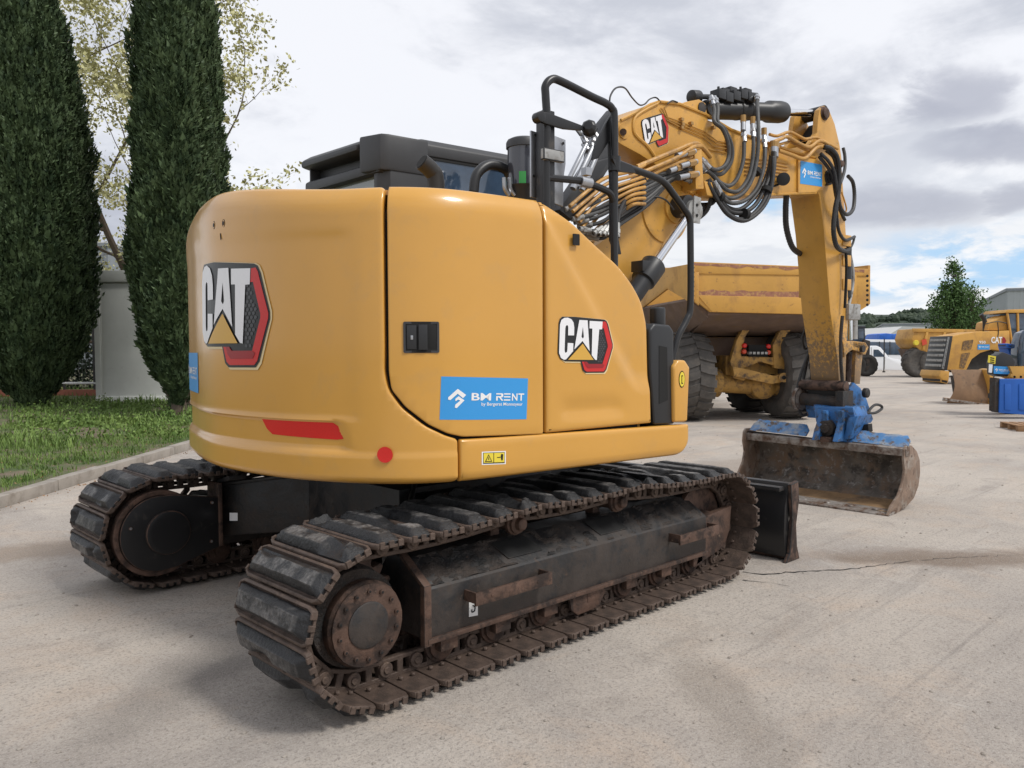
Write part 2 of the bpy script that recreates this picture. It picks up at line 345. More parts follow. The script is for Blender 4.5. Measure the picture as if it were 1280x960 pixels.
# ------------------------------------------------------------------ ground materials
def ground_mat():
    m = bpy.data.materials.new('yard_concrete'); m.use_nodes = True; N, L = nodes(m); b = N['Principled BSDF']
    b.inputs['Specular IOR Level'].default_value = .3
    tc = N.new('ShaderNodeTexCoord')
    def nz(s, d=8, r_=.6, dist=0, st=None):
        n = N.new('ShaderNodeTexNoise'); n.inputs['Scale'].default_value = s; n.inputs['Detail'].default_value = d; n.inputs['Roughness'].default_value = r_; n.inputs['Distortion'].default_value = dist
        if st:
            mp = N.new('ShaderNodeMapping'); mp.inputs['Rotation'].default_value = (0, 0, st[0]); mp.inputs['Scale'].default_value = st[1]
            L.new(tc.outputs['Object'], mp.inputs[0]); L.new(mp.outputs[0], n.inputs['Vector'])
        else: L.new(tc.outputs['Object'], n.inputs['Vector'])
        return n.outputs['Fac']
    def rg(s, a, b_, lo=0, hi=1):
        n = N.new('ShaderNodeMapRange'); n.inputs[1].default_value = a; n.inputs[2].default_value = b_; n.inputs[3].default_value = lo; n.inputs[4].default_value = hi; L.new(s, n.inputs[0]); return n.outputs[0]
    def mx(f, a, b_):
        n = N.new('ShaderNodeMix'); n.data_type = 'RGBA'
        if isinstance(f, float): n.inputs['Factor'].default_value = f
        else: L.new(f, n.inputs['Factor'])
        for k, v in (('A', a), ('B', b_)):
            if isinstance(v, tuple): n.inputs[k].default_value = (*v, 1)
            else: L.new(v, n.inputs[k])
        return n.outputs['Result']
    def mu(a, b_):
        n = N.new('ShaderNodeMath'); n.operation = 'MULTIPLY'
        for i, v in enumerate((a, b_)):
            if isinstance(v, float): n.inputs[i].default_value = v
            else: L.new(v, n.inputs[i])
        return n.outputs[0]
    sp = N.new('ShaderNodeSeparateXYZ'); L.new(tc.outputs['Object'], sp.inputs[0])
    def spot(p, rx, ry, ang, soft=.5):           # a stain with its own place on the slab
        mp = N.new('ShaderNodeMapping'); mp.vector_type = 'TEXTURE'; mp.inputs['Location'].default_value = (p.x, p.y, 0); mp.inputs['Rotation'].default_value = (0, 0, ang); mp.inputs['Scale'].default_value = (rx, ry, 1)
        L.new(tc.outputs['Object'], mp.inputs[0]); ln = N.new('ShaderNodeVectorMath'); ln.operation = 'LENGTH'; L.new(mp.outputs[0], ln.inputs[0])
        a_ = N.new('ShaderNodeMath'); a_.operation = 'MULTIPLY_ADD'; L.new(nzs, a_.inputs[0]); a_.inputs[1].default_value = 1.6; L.new(ln.outputs['Value'], a_.inputs[2])
        return rg(a_.outputs[0], 1.8, 1.8-soft)
    nzs = nz(1.7, 8, .7, .5)
    c = mx(rg(nz(.45, 7, .6, .6), .38, .62), (.355, .318, .285), (.50, .445, .385))
    c = mx(mu(rg(nz(1.1, 8, .68, .9), .50, .68), .7), c, (.50, .40, .315))       # clay washed over the slab
    c = mx(mu(rg(nz(.8, 8, .65, .5, (R(35), (.25, 1.9, 1))), .54, .68), .6), c, (.50, .455, .405))  # dusty wheel lanes
    c = mx(mu(rg(nz(1.3, 8, .65, .3, (R(20), (.3, 2.4, 1))), .56, .70), .45), c, (.22, .195, .175)) # tyre scuffs
    c = mx(mu(rg(nz(3.1, 9, .75, .3), .55, .66), .5), c, (.27, .238, .21))
    c = mx(mu(rg(nz(2.6, 9, .7, .2, (R(-12), (.12, 4.5, 1))), .58, .66), .45), c, (.23, .205, .185))
    c = mx(mu(rg(nz(7, 8, .75, 1.4, (R(60), (1, .22, 1))), .58, .68), .5), c, (.52, .49, .45))
    for q_, rx, ry, an, col_, f_ in ((W(1225, 697, 'Z', 0), 1.5, .32, YAW-PI/2, (.19, .135, .095), .75), (W(1160, 700, 'Z', 0), .9, .16, YAW-PI/2, (.20, .15, .11), .6), (W(25, 690, 'Z', 0), 1.3, .35, YAW-PI/2+.3, (.25, .19, .14), .7), (W(230, 850, 'Z', 0), .9, .25, .6, (.24, .215, .19), .6), (W(900, 870, 'Z', 0), .8, .2, .9, (.27, .235, .20), .6), (W(905, 590, 'Z', 0), 2.0, .8, 0, (.28, .22, .175), .5)):
        c = mx(mu(spot(q_, rx, ry, an), f_), c, col_)
    c = mx(mu(rg(nz(17, 9, .8, .5), .52, .66), .5), c, (.25, .22, .195))
    c = mx(mu(rg(nz(24, 9, .8, .5), .56, .68), .5), c, (.50, .465, .42))
    c = mx(mu(rg(nz(60, 4, .8), .50, .64), .7), c, (.17, .15, .135))              # grit
    c = mx(mu(rg(nz(130, 2, .8), .54, .70), .6), c, (.56, .53, .49))
    L.new(c, b.inputs['Base Color']); b.inputs['Roughness'].default_value = .88
    h = N.new('ShaderNodeMath'); h.operation = 'ADD'; L.new(mu(nz(110, 5, .75), 1.), h.inputs[0]); L.new(mu(nz(7, 8, .7), 2.), h.inputs[1])
    bp = N.new('ShaderNodeBump'); bp.inputs['Strength'].default_value = .8; bp.inputs['Distance'].default_value = .008; L.new(h.outputs[0], bp.inputs['Height']); L.new(bp.outputs[0], b.inputs['Normal'])
    MATS['yard_concrete'] = m
ground_mat()
mat('soil', (.17, .13, .09), .95, noise_=(2, .25), bump=(25, .6, .03), dirt=[((.06, .09, .025), 1.4, .40, .58, .95)])
mat('field', (.10, .11, .05), .95, noise_=(.05, .2))
def leafmat(name, c1_, c2_, sc=2.5, tl=.2):
    m = bpy.data.materials.new(name); m.use_nodes = True; N, L = nodes(m); b = N['Principled BSDF']
    g = N.new('ShaderNodeNewGeometry'); tc = N.new('ShaderNodeTexCoord'); n = N.new('ShaderNodeTexNoise'); n.inputs['Scale'].default_value = sc; n.inputs['Detail'].default_value = 4
    L.new(tc.outputs['Object'], n.inputs['Vector'])
    a = N.new('ShaderNodeMath'); a.operation = 'MULTIPLY_ADD'; L.new(g.outputs['Random Per Island'], a.inputs[0]); a.inputs[1].default_value = .5
    s_ = N.new('ShaderNodeMapRange'); s_.inputs[1].default_value = .35; s_.inputs[2].default_value = .65; s_.inputs[4].default_value = .5; L.new(n.outputs['Fac'], s_.inputs[0]); L.new(s_.outputs[0], a.inputs[2])
    x = N.new('ShaderNodeMix'); x.data_type = 'RGBA'; x.inputs['A'].default_value = (*c1_, 1); x.inputs['B'].default_value = (*c2_, 1); L.new(a.outputs[0], x.inputs['Factor'])
    L.new(x.outputs['Result'], b.inputs['Base Color']); b.inputs['Roughness'].default_value = .6; b.inputs['Specular IOR Level'].default_value = .25
    MATS[name] = m
leafmat('cypress_leaf', (.014, .032, .014), (.115, .165, .075), 2.6)
leafmat('spring_leaf', (.36, .35, .14), (.62, .60, .34), 2)
leafmat('poplar_leaf', (.035, .08, .02), (.11, .19, .06), .8)
leafmat('grass_leaf', (.06, .12, .022), (.19, .27, .07), 1.2)
leafmat('hill_leaf', (.015, .028, .016), (.04, .06, .03), .03)

# ------------------------------------------------------------------ ground, yard, verge
g = MB(); g.add([(-1500, -1500, -.02), (2500, -1500, -.02), (2500, 2500, -.02), (-1500, 2500, -.02)], [(0, 1, 2, 3)])
tag(g.build('ground', 'field', smooth=None), kind='structure')
kd = Vector((.69, .72, 0)).normalized(); kn = Vector((-kd.y, kd.x, 0)); k0 = W(0, 636, 'Z', 0)   # kerb line: direction, grass side
def kp(a, b, z): v = k0 + kd*a + kn*b; return (v.x, v.y, z)
y = MB(); far = 62
p1 = D(1000, 458, 57); 
y.add([kp(-30, 0, 0), (12, -40, 0), (70, -30, 0), (75, 10, 0), (56, 27, 0), kp(62, 0, 0)], [(0, 1, 2, 3, 4, 5)])
tag(y.build('yard', 'yard_concrete', smooth=None), kind='structure')
# kerb stones, one strip with joints
kb = MB()
for i in range(70):
    a = -12 + i*1.0
    m_ = Matrix(((kd.x, kn.x, 0, k0.x), (kd.y, kn.y, 0, k0.y), (0, 0, 1, 0), (0, 0, 0, 1)))
    dz = random.uniform(-.008, .008)
    kb.box(a+.006, a+.994, .004, .14, -.05, .115+dz, m_)
tag(kb.build('kerb', 'kerb', bevel=.012), kind='structure')
def gh(a, b):     # height of the verge
    return .09 + .035*noise.noise(Vector((a*.4, b*.4, 0))) + .012*noise.noise(Vector((a*2, b*2, 3))) + min(b, 10)*.004
vg = MB(); na, nb = 90, 60; vs = []
for i in range(na):
    for j in range(nb):
        a = -14 + 76*(i/(na-1))**1.3; b = .13 + 40*(j/(nb-1))**1.8; vs.append(kp(a, b, gh(a, b) if j else .095))
vg.add(vs, [(i*nb+j, (i+1)*nb+j, (i+1)*nb+j+1, i*nb+j+1) for i in range(na-1) for j in range(nb-1)])
tag(vg.build('verge', 'soil', smooth=60), kind='structure')
# grass on the verge: individual blades, denser near the camera
def blades(n, amin, amax, bmin, bmax, h0, h1, wd, fall):
    out_v = []; out_f = []; k = 0; tries = 0
    while k < n and tries < n*6:
        tries += 1
        a = amin + (amax-amin)*random.random()**1.5; b = bmin + (bmax-bmin)*random.random()**fall
        pn = noise.noise(Vector((a*.55, b*.7, 5))) + .5*noise.noise(Vector((a*2.1, b*2.1, 9)))
        if pn < -.12 - .25*random.random(): continue
        if b < .35 + .25*noise.noise(Vector((a*1.3, 0, 1))) and random.random() < .75: continue
        h = random.uniform(h0, h1)*(1+.8*max(0, pn))*(1+.0*b)
        x, y_, z = kp(a, b, gh(a, b)); t = random.uniform(0, 2*PI); lx, ly = math.cos(t), math.sin(t); ln = random.uniform(.2, .8)*h
        s_ = wd*random.uniform(.6, 1.4); q = len(out_v)
        px_, py_ = -ly*s_, lx*s_
        out_v += [(x-px_, y_-py_, z-.01), (x+px_, y_+py_, z-.01), (x+lx*ln*.4+px_*.7, y_+ly*ln*.4+py_*.7, z+h*.6), (x+lx*ln*.4-px_*.7, y_+ly*ln*.4-py_*.7, z+h*.6), (x+lx*ln, y_+ly*ln, z+h)]
        out_f += [(q, q+1, q+2, q+3), (q+3, q+2, q+4)]; k += 1
    return out_v, out_f
gm = MB()
gm.add(*blades(60000, -3, 9, .16, 5.5, .015, .05, .0035, 1.1))
gm.add(*blades(60000, -2, 26, .3, 15, .03, .08, .008, 1.0))
gm.add(*blades(5000, 4, 22, 1.5, 12, .08, .2, .011, 1.0))
tag(gm.build('grass', 'grass_leaf', smooth=None), 'short patchy green grass growing on the verge behind the kerb', 'grass', kind='stuff')
# ================================================================== EXCAVATOR
EX = empty('crawler_excavator', 'yellow and black tracked excavator with blue tilting ditch bucket, dominating the foreground of the yard', 'excavator')
XS, XI, ZC, RP = -1.43, 1.235, .372, .325       # sprocket x, idler x, axle height, radius to the shoe plate outer face
PITCH_T, NSH = .165, 45
# ---- path of the outer face of the shoe plates
def track_path():
    P = []
    for i in range(40): P.append((XS + (XI-XS)*i/40, ZC-RP))                       # bottom, forwards
    for i in range(31): t = -PI/2 + PI*i/30; P.append((XI+RP*math.cos(t), ZC+RP*math.sin(t)))
    cr = [(.30, .735), (-.50, .735)]
    keys = [(XI, ZC+RP)] + cr + [(XS, ZC+RP+.012)]
    for (xa, za), (xb, zb) in zip(keys, keys[1:]):
        for i in range(1, 15):
            t = i/15; P.append((xa+(xb-xa)*t, za+(zb-za)*t - .030*abs(xb-xa)*4*t*(1-t)*.8))
        P.append((xb, zb))
    for i in range(1, 31): t = PI/2 + PI*i/30; P.append((XS+RP*math.cos(t), ZC+RP*math.sin(t)))
    return P[:-1]
TP = track_path()
cum = [0]
for i in range(len(TP)):
    a, b = TP[i], TP[(i+1) % len(TP)]; cum.append(cum[-1]+math.hypot(b[0]-a[0], b[1]-a[1]))
TL = cum[-1]; pitch = TL/NSH
def tpos(s):
    s %= TL; i = max(0, min(len(TP)-1, next(k for k in range(len(TP)) if cum[k+1] >= s-1e-9)))
    a, b = TP[i], TP[(i+1) % len(TP)]; t = (s-cum[i])/max(1e-9, cum[i+1]-cum[i]); return (a[0]+(b[0]-a[0])*t, a[1]+(b[1]-a[1])*t)
# ---- one steel shoe: x along travel, y across (width .60), z = outwards from the chain; plate outer face at z = 0
def shoe_mesh():
    m = MB(); hw = .30; p = pitch
    prof = [(-p/2+.004, -.012), (-p/2+.004, .012), (-p/2+.016, .016), (-p/2+.024, 0), (p/2-.026, 0), (p/2-.016, .014), (p/2-.004, .010), (p/2-.004, -.010), (p/2-.030, -.013)]
    # plate, corners clipped
    rings = []
    for y, k in ((-hw, .82), (-hw+.035, 1), (hw-.035, 1), (hw, .82)): rings.append([Vector((x*k, y, z)) for x, z in prof])
    m.loft(rings)
    # small notches / lips at both plate ends
    for sy in (-1, 1):
        for x in (-.045, 0, .045): m.box(x-.012, x+.012, sy*hw-.004, sy*hw+.006, -.010, .018)
        for x in (-.033, .033): m.cyl((x, sy*.155, -.013), (x, sy*.155, -.028), .011, seg=6); m.cyl((x, sy*.075, -.013), (x, sy*.075, -.026), .011, seg=6)
    return m
def link_mesh():
    m = MB(); p = pitch
    for sy in (-1, 1):
        y0, y1 = sy*.075, sy*.108
        outl = [(-p/2-.018, -.016), (-p/2-.030, -.045), (-p/2-.024, -.085), (-p/2+.002, -.100), (p/2-.02, -.100), (p/2+.006, -.085), (p/2+.012, -.05), (p/2, -.016)]
        # oval windows between pin boss and plate: built as a frame of bars
        m.prism([(x, y0, z) for x, z in [(-p/2-.018, -.082), (-p/2-.010, -.102), (p/2-.008, -.102), (p/2+.012, -.082)]], (0, y1-y0, 0))
        for x0, x1 in ((-p/2-.022, -p/2+.028), (-.016, .016), (p/2-.032, p/2+.010)):
            m.box(x0, x1, min(y0, y1), max(y0, y1), -.086, -.012)
        m.box(-p/2-.01, p/2, min(y0, y1), max(y0, y1), -.030, -.011)
        m.cyl((-p/2, y0-sy*.004, -.060), (-p/2, y1+sy*.014, -.060), .034, seg=14)
    m.cyl((-p/2, -.13, -.060), (-p/2, .13, -.060), .017, seg=10)
    return m
def pad_mesh(seed):
    m = MB(); rnd = random.Random(seed); p = pitch
    nx, ny = 9, 26; hw = .292; hx0, hx1 = -.054, .050; H = .046
    top = []
    for j in range(ny+1):
        for i in range(nx+1):
            u = i/nx; v = j/ny; x = hx0+(hx1-hx0)*u; y = -hw+2*hw*v
            du = min(u, 1-u)*(hx1-hx0); dv = min(v, 1-v)*2*hw
            e = min(du/.021, dv/.050, 1); z = H*(.22+.78*e**.9)
            q = Vector((x*16+seed*7, y*7, seed*3))
            z += .0028*noise.noise(q) + .0015*noise.noise(q*3.1)
            c = noise.noise(Vector((y*5+seed*11.3, x*9, 2.5)))
            wear = max(0, c-(.12 if seed in (1, 4) else .30))*(.30 if seed in (1, 4) else .14)*(1.6 if dv < .12 else .45)
            z = max(.010, z-wear); x += .0035*noise.noise(q*1.7+Vector((5, 0, 0))); y += .004*noise.noise(q*1.3+Vector((0, 9, 0)))
            top.append((x, y, z))
    n1 = nx+1
    for j in range(ny):
        for i in range(nx):
            a = j*n1+i; vs = [top[a], top[a+1], top[a+n1+1], top[a+n1]]
            inner = 2 <= i <= nx-3 and 2 <= j <= ny-3 and noise.noise(Vector((j*.45+seed*5, i*.5, 0))) > -.22
            m.use('rubber')
            m.add(vs, [(0, 1, 2, 3)])
    # skirt
    ring = [top[i] for i in range(n1)] + [top[j*n1+nx] for j in range(1, ny+1)] + [top[ny*n1+i] for i in range(nx-1, -1, -1)] + [top[j*n1] for j in range(ny-1, 0, -1)]
    m.use('rubber'); n = len(ring)
    m.add(ring + [(x, y, .001) for x, y, z in ring], [(i, (i+1) % n, n+(i+1) % n, n+i) for i in range(n)] + [tuple(range(n, 2*n))])
    return m
def weld(o):
    bm = bmesh.new(); bm.from_mesh(o.data); bmesh.ops.remove_doubles(bm, verts=bm.verts, dist=1e-5); bmesh.ops.recalc_face_normals(bm, faces=bm.faces); bm.to_mesh(o.data); bm.free()
    o.data.polygons.foreach_set('use_smooth', [True]*len(o.data.polygons)); o.data.set_sharp_from_angle(angle=R(40))
shoe0 = shoe_mesh().build('track_shoe', 'track_steel', bevel=.0015, seg=1)
link0 = link_mesh().build('chain_link', 'track_steel', bevel=.003, seg=1)
pads0 = []
for k in range(6):
    o = pad_mesh(k+1).build('rubber_pad'); weld(o); pads0.append(o)
YT = 1.19
def build_track(sy):
    """sy=-1: near track, +1 far track"""
    chain = MB(); body = None
    root = bpy.data.objects.new('crawler_track', None); COL.objects.link(root); root.parent = EX; root.location = (0, sy*YT, 0)
    for k in range(NSH):
        s0 = (k+.42)*pitch; a = tpos(s0-pitch*.47); b = tpos(s0+pitch*.47); c = ((a[0]+b[0])/2, (a[1]+b[1])/2)
        tx, tz = b[0]-a[0], b[1]-a[1]; l = math.hypot(tx, tz); tx /= l; tz /= l
        # outward normal for a path running forwards on the bottom: (tz, -tx)
        M = Matrix(((tx, 0, tz, c[0]), (0, -1, 0, 0), (tz, 0, -tx, c[1]), (0, 0, 0, 1)))
        # keep it right-handed
        M = Matrix(((tx, 0, tz, c[0]), (0, 1, 0, 0), (tz, 0, -tx, c[1]), (0, 0, 0, 1)))
        if M.to_3x3().determinant() < 0: M = Matrix(((tx, 0, tz, c[0]), (0, -1, 0, 0), (tz, 0, -tx, c[1]), (0, 0, 0, 1)))
        for src, nm in ((shoe0, 'track_shoe'), (link0, 'chain_link'), (pads0[(k*5+(3 if sy > 0 else 0)) % 6], 'rubber_pad')):
            o = src.copy(); o.name = nm; COL.objects.link(o); o.parent = root; o.matrix_local = M
    return root
build_track(-1); build_track(1)
for o in [shoe0, link0]+pads0: bpy.data.objects.remove(o)

def under_side(sy):
    """roller frame, sprocket, motor, idler and rollers of one side, built for the near side (-Y) and mirrored"""
    def Y(y): return -sy*y        # y given as negative for the near side
    def Pt(x, y, z): return (x, -sy*y if sy > 0 else y, z)
    s = -1 if sy > 0 else 1
    def b(m, x0, x1, y0, y1, z0, z1): m.box(x0, x1, *sorted((s*y0, s*y1)), z0, z1)
    fr = MB().use('frame_paint')
    # cross-section (y, z): vertical outer face, sloping roof, open rear with flange
    def sec(x, k=0): return [Vector((x, s*y, z)) for y, z in [(-1.385, .205), (-1.385, .435), (-1.375, .448), (-1.22, .545), (-1.08, .545), (-1.0, .45), (-1.0, .205)]]
    xs = [-1.10, -.93, -.62, -.40, .20, .42, 1.10]
    fr.loft([sec(x) for x in xs], cap=True)
    fr.use('rust_steel')
    b(fr, -1.14, -1.10, -1.40, -1.37, .19, .46)
    fr.prism([Vector((-1.14, s*y, z)) for y, z in [(-1.40, .46), (-1.37, .46), (-1.22, .555), (-1.22, .575)]], (.04, 0, 0))
    b(fr, -1.12, 1.10, -1.402, -1.385, .198, .222)
    fr.use('seam_black')
    for x0 in (-.58, .12):        # access pockets in the sloping roof
        fr.prism([Vector((x0, s*-1.345, .4718)), Vector((x0+.24, s*-1.345, .4718)), Vector((x0+.20, s*-1.245, .5353)), Vector((x0-.03, s*-1.245, .5353))], (0, 0, .003))
    f = fr.build('track_frame', parent=EX, bevel=.006)
    md = MB().use('frame_mud'); nx_, ny_ = 150, 16; V_ = []
    for i in range(nx_):
        x = -1.09+2.15*i/(nx_-1)
        for j in range(ny_):
            t = j/(ny_-1); q = Vector((x*9, t*3, s*4)); hgt = max(0, noise.noise(q)*.6+noise.noise(q*2.3)*.5+noise.noise(q*6)*.3+(.30 if x < -.55 else .0))*.016-.003
            inhole = any(x0-.04 < x < x0+.26 and .10 < t < .92 for x0 in (-.58, .12))
            if inhole: hgt = -.02
            V_.append(Vector((x, s*(-1.378+.16*t), .448+.099*t))+Vector((0, s*-.53, .85))*hgt)
    md.add(V_, [(i*ny_+j, (i+1)*ny_+j, (i+1)*ny_+j+1, i*ny_+j+1) for i in range(nx_-1) for j in range(ny_-1)]); md.build('dried_mud', parent=f)
    if sy < 0:
        for (x0, x1) in ((-.90, -.40), (.70, 1.12)):     # step irons standing off the frame
            st = MB(); st.box(x0, x1, -1.468, -1.455, .335, .395); st.box(x0, x0+.012, -1.456, -1.385, .345, .395); st.box(x1-.012, x1, -1.456, -1.385, .345, .395)
            for h in (x0+.1, x1-.1): st.cyl((h, -1.4685, .365), (h, -1.4705, .365), .008, seg=8)
            st.build('step_iron', 'rust_steel', f, bevel=.004)
        hk = MB().use('white_dull'); P = [U_(586, 753), U_(597, 751), U_(597, 769), U_(586, 771)]
        hk.prism(P, (0, -.002, 0)).use('seam_black'); c_ = sum((Vector(p) for p in P), Vector())/4
        hk.tube([c_+Vector((-.006, -.004, .018)), c_+Vector((.008, -.004, .008)), c_+Vector((.004, -.004, -.010)), c_+Vector((-.010, -.004, -.012)), c_+Vector((-.012, -.004, 0))], .003, 6)
        hk.build('lifting_point_label', parent=f)
    # bottom rollers with brackets, track guide
    for x in [-.98+.335*i for i in range(7)]:
        ro = MB(); 
        for y in (-1.30, -1.08): ro.cyl(Pt(x, y-.028, .152), Pt(x, y+.028, .152), .072, seg=18); ro.cyl(Pt(x, y-.012, .152), Pt(x, y+.012, .152), .088, seg=18)
        ro.cyl(Pt(x, -1.36, .162), Pt(x, -1.02, .162), .042, seg=14)
        b(ro, x-.05, x+.05, -1.375, -1.335, .135, .215)
        ro.build('track_roller', 'rust_steel', EX, bevel=.004)
    gd = MB(); gd.prism([Vector((x, s*-1.372, z)) for x, z in [(-.17, .20), (.10, .20), (.13, .17), (.07, .09), (-.10, .085), (-.15, .12)]], (0, s*.02, 0))
    gd.build('track_guide', 'rust_steel', EX, bevel=.005)
    for x in (-.50, .30):
        c = MB(); c.cyl(Pt(x, -1.10, .63), Pt(x, -1.30, .63), .045, seg=18); c.lathe(Pt(x, -1.29, .63), (0, -s, 0), [(0, .06), (.025, .06), (.03, .05), (.045, .05), (.05, .032), (.075, .030), (.08, .022)])
        b(c, x-.03, x+.03, -1.16, -1.10, .5, .63)
        c.build('carrier_roller', 'rust_steel', EX, bevel=.002)
    # sprocket
    sp = MB(); nt = 21; outl = []
    for i in range(nt*4):
        t = 2*PI*i/(nt*4); r_ = (.226, .262, .262, .226)[i % 4]; outl.append(Vector((XS+r_*math.cos(t), s*-1.215, ZC+r_*math.sin(t))))
    sp.prism(outl, (0, s*.05, 0)); sp.build('sprocket', 'rust_steel', EX, bevel=.004)
    hb = MB().use('frame_mud')
    hb.lathe((XS, s*-1.10, ZC), (0, -s, 0), [(0, .215), (.14, .215), (.16, .205), (.21, .205)])
    hb.use('rust_steel').lathe((XS+.02, s*-1.31, ZC-.02), (0, -s, 0), [(-.005, .182), (.04, .182), (.052, .172), (.062, .172)])
    hb.use('frame_paint').lathe((XS+.02, s*-1.37, ZC-.02), (0, -s, 0), [(0, .098), (.006, .098), (.009, .09)])
    for i in range(14):
        t = 2*PI*i/14+.2; x, z = XS+.02+.142*math.cos(t), ZC-.02+.142*math.sin(t)
        hb.use('rust_steel')  .cyl((x, s*-1.372, z), (x, s*-1.382, z), .010, seg=12); hb.use('seam_black').cyl((x, s*-1.384, z), (x, s*-1.3845, z), .006, seg=6)
    hb.build('final_drive', parent=EX, bevel=.003)
    # travel motor guard on the inner side: disc with a tapering nose that joins the frame
    mg = MB().use('rust_steel'); y0 = s*-.905
    mg.lathe((XS, s*-.95, ZC), (0, s, 0), [(0, .265), (.06, .265), (.062, .235), (.05, .232)], 40)
    ol = [(XS+.232*math.cos(t), ZC+.232*math.sin(t)) for t in [PI*.5+PI*i/20 for i in range(21)]] + [(XS+.1, ZC-.225), (-1.03, .235), (-1.03, .545), (XS+.1, ZC+.228)]
    mg.use('black_paint').prism([Vector((x, y0+s*-.02, z)) for x, z in ol], (0, s*.052, 0))
    mg.lathe((XS+.05, s*-.90, ZC), (0, s, 0), [(.03, .14), (.045, .135), (.048, .10)], 24)
    for x, z in ((-1.10, .52), (-1.11, .27), (-1.60, .43)): mg.use('zinc').cyl((x, s*-.885, z), (x, s*-.865, z), .012, seg=10)
    mg.build('motor_guard', parent=EX, bevel=.004)
    # idler and its guard plate
    idl = MB(); idl.lathe((XI, s*-1.26, ZC), (0, s, 0), [(0, .2), (.01, .235), (.045, .235), (.05, .20), (.09, .20), (.095, .235), (.13, .235), (.14, .2)], 36)
    idl.cyl(Pt(XI, -1.32, ZC), Pt(XI, -1.0, ZC), .07)
    idl.build('front_idler', 'rust_steel', EX, bevel=.003)
    gp = MB(); gp.prism([Vector((x, s*-1.375, z)) for x, z in [(1.085, .43), (1.42, .46), (1.40, .30), (1.33, .20), (1.0, .135), (1.04, .22)]], (0, s*.05, 0))
    gp.build('idler_guard', 'rust_steel', EX, bevel=.008)
def U_(px, py): return W(px, py, 'Y', -1.386)
under_side(-1); under_side(1)
# ---- car body: black cross frame between the tracks
cb = MB()
for sy in (-1, 1):
    for sx, xe in ((-1, -.86), (1, .95)):
        pl = [Vector((xe-.14, sy*1.02, .0)), Vector((xe+.14, sy*1.02, 0)), Vector((sx*.22+.2*1, sy*.35, 0)), Vector((sx*.22-.2, sy*.35, 0))]
        lo = [v+Vector((0, 0, .26 if abs(v.y) > .5 else .33)) for v in pl]; hi = [v+Vector((0, 0, .60 if abs(v.y) > .5 else .70)) for v in pl]
        cb.loft([lo, hi])
cb.prism([Vector((x, y, .33)) for x, y in [(-.62, -.5), (-.62, .5), (.62, .5), (.62, -.5)]], (0, 0, .38))
for sy in (-1, 1):      # ribs and stiffener lips of the cross frame
    cb.tube([Vector((-.98, sy*1.0, .61)), Vector((-.7, sy*.7, .66)), Vector((-.45, sy*.42, .715))], .018, 6)
    cb.prism([Vector((-1.02, sy*.98, .62)), Vector((-1.02, sy*.80, .66)), Vector((-.9, sy*.80, .66)), Vector((-.86, sy*.98, .62))], (0, 0, .03))
CBO = cb.build('car_body', 'frame_paint', EX, bevel=.02)
m = MB().use('white_dull'); q = Vector((-.955, .80, .50)); m.add([W(287, 641, 'X', -1.03), W(297, 641, 'X', -1.03), W(297, 651, 'X', -1.03), W(287, 651, 'X', -1.03)], [(0, 1, 2, 3)]); m.build('paper_label', parent=CBO, smooth=None)
rp = MB(); rp.box(-1.06, -1.035, .86, 1.04, .23, .64); rp.build('frame_flange', 'rust_steel', EX, bevel=.006)
lb = None; P = [W(287, 641, 'X', -.99), W(297, 641, 'X', -.99), W(297, 651, 'X', -.99), W(287, 651, 'X', -.99)]
rg_ = MB(); rg_.lathe((0, 0, .70), (0, 0, 1), [(0, .52), (.05, .52), (.06, .56), (.15, .56), (.17, .5), (.20, .5)], 48); rg_.build('slewing_ring', 'black_paint', EX)
# ---- dozer blade on the front
bl = MB().use('black_paint')
prof = [(1.98, .03), (1.955, .20), (1.965, .38), (2.02, .545), (2.06, .55), (2.03, .38), (2.02, .20), (2.05, .03)]
bl.loft([[Vector((x, y, z)) for x, z in prof] for y in (-1.47, 1.47)])
bl.use('frame_paint').box(1.90, 1.97, -1.46, 1.46, .50, .53)
for sy in (-1, 1):
    bl.use('rust_steel').prism([Vector((x, sy*1.47, z)) for x, z in [(1.93, 0), (1.985, .06), (2.02, .30), (1.99, .545), (2.10, .56), (2.115, .42), (2.075, .25), (2.09, .1), (2.13, .0)]], (0, sy*.03, 0))
bl.use('rust_steel').box(2.02, 2.10, -1.46, 1.46, 0, .1)
bl.build('dozer_blade', parent=EX, bevel=.006)
for sy in (-1, 1):
    ar = MB(); ar.loft([[Vector((x, sy*.42+dy, z+dz)) for dy, dz in ((-.06, -.09), (.06, -.09), (.06, .09), (-.06, .09))] for x, z in ((.5, .42), (1.3, .36), (1.97, .25))]); ar.build('blade_arm', 'black_paint', EX, bevel=.01)
# ================================================================== UPPER STRUCTURE (slewed frame)
def part(m, name, mt=None, parent=None, bevel=0, smooth=35, seg=2):
    """a part in the slewed frame: child of the excavator, turned by the slew angle; sub-parts just inherit it"""
    if parent is None: return m.build(name, mt, EX, bevel, smooth, -SL, seg)
    return m.build(name, mt, parent, bevel, smooth, None, seg)
BY = -1.46
plan_pts = [(1.3, BY), (-.20, BY), (-.55, BY), (-.75, -1.445), (-.90, -1.395), (-1.03, -1.31), (-1.15, -1.18), (-1.26, -1.01), (-1.35, -.81), (-1.42, -.55), (-1.465, -.25), (-1.475, 0)]
half = catmull([Vector((x, y, 0)) for x, y in plan_pts], 10)
PL = half + [Vector((v.x, -v.y, 0)) for v in reversed(half[:-1])]
for v in PL:
    if v.x < -.9: k_ = max(0, min(1, (v.y+.35)/.8)); v.x += .055*k_*k_*(3-2*k_)
PC = [0]
for a_, b_ in zip(PL, PL[1:]): PC.append(PC[-1]+(b_-a_).length)
PLEN = PC[-1]
PN = []
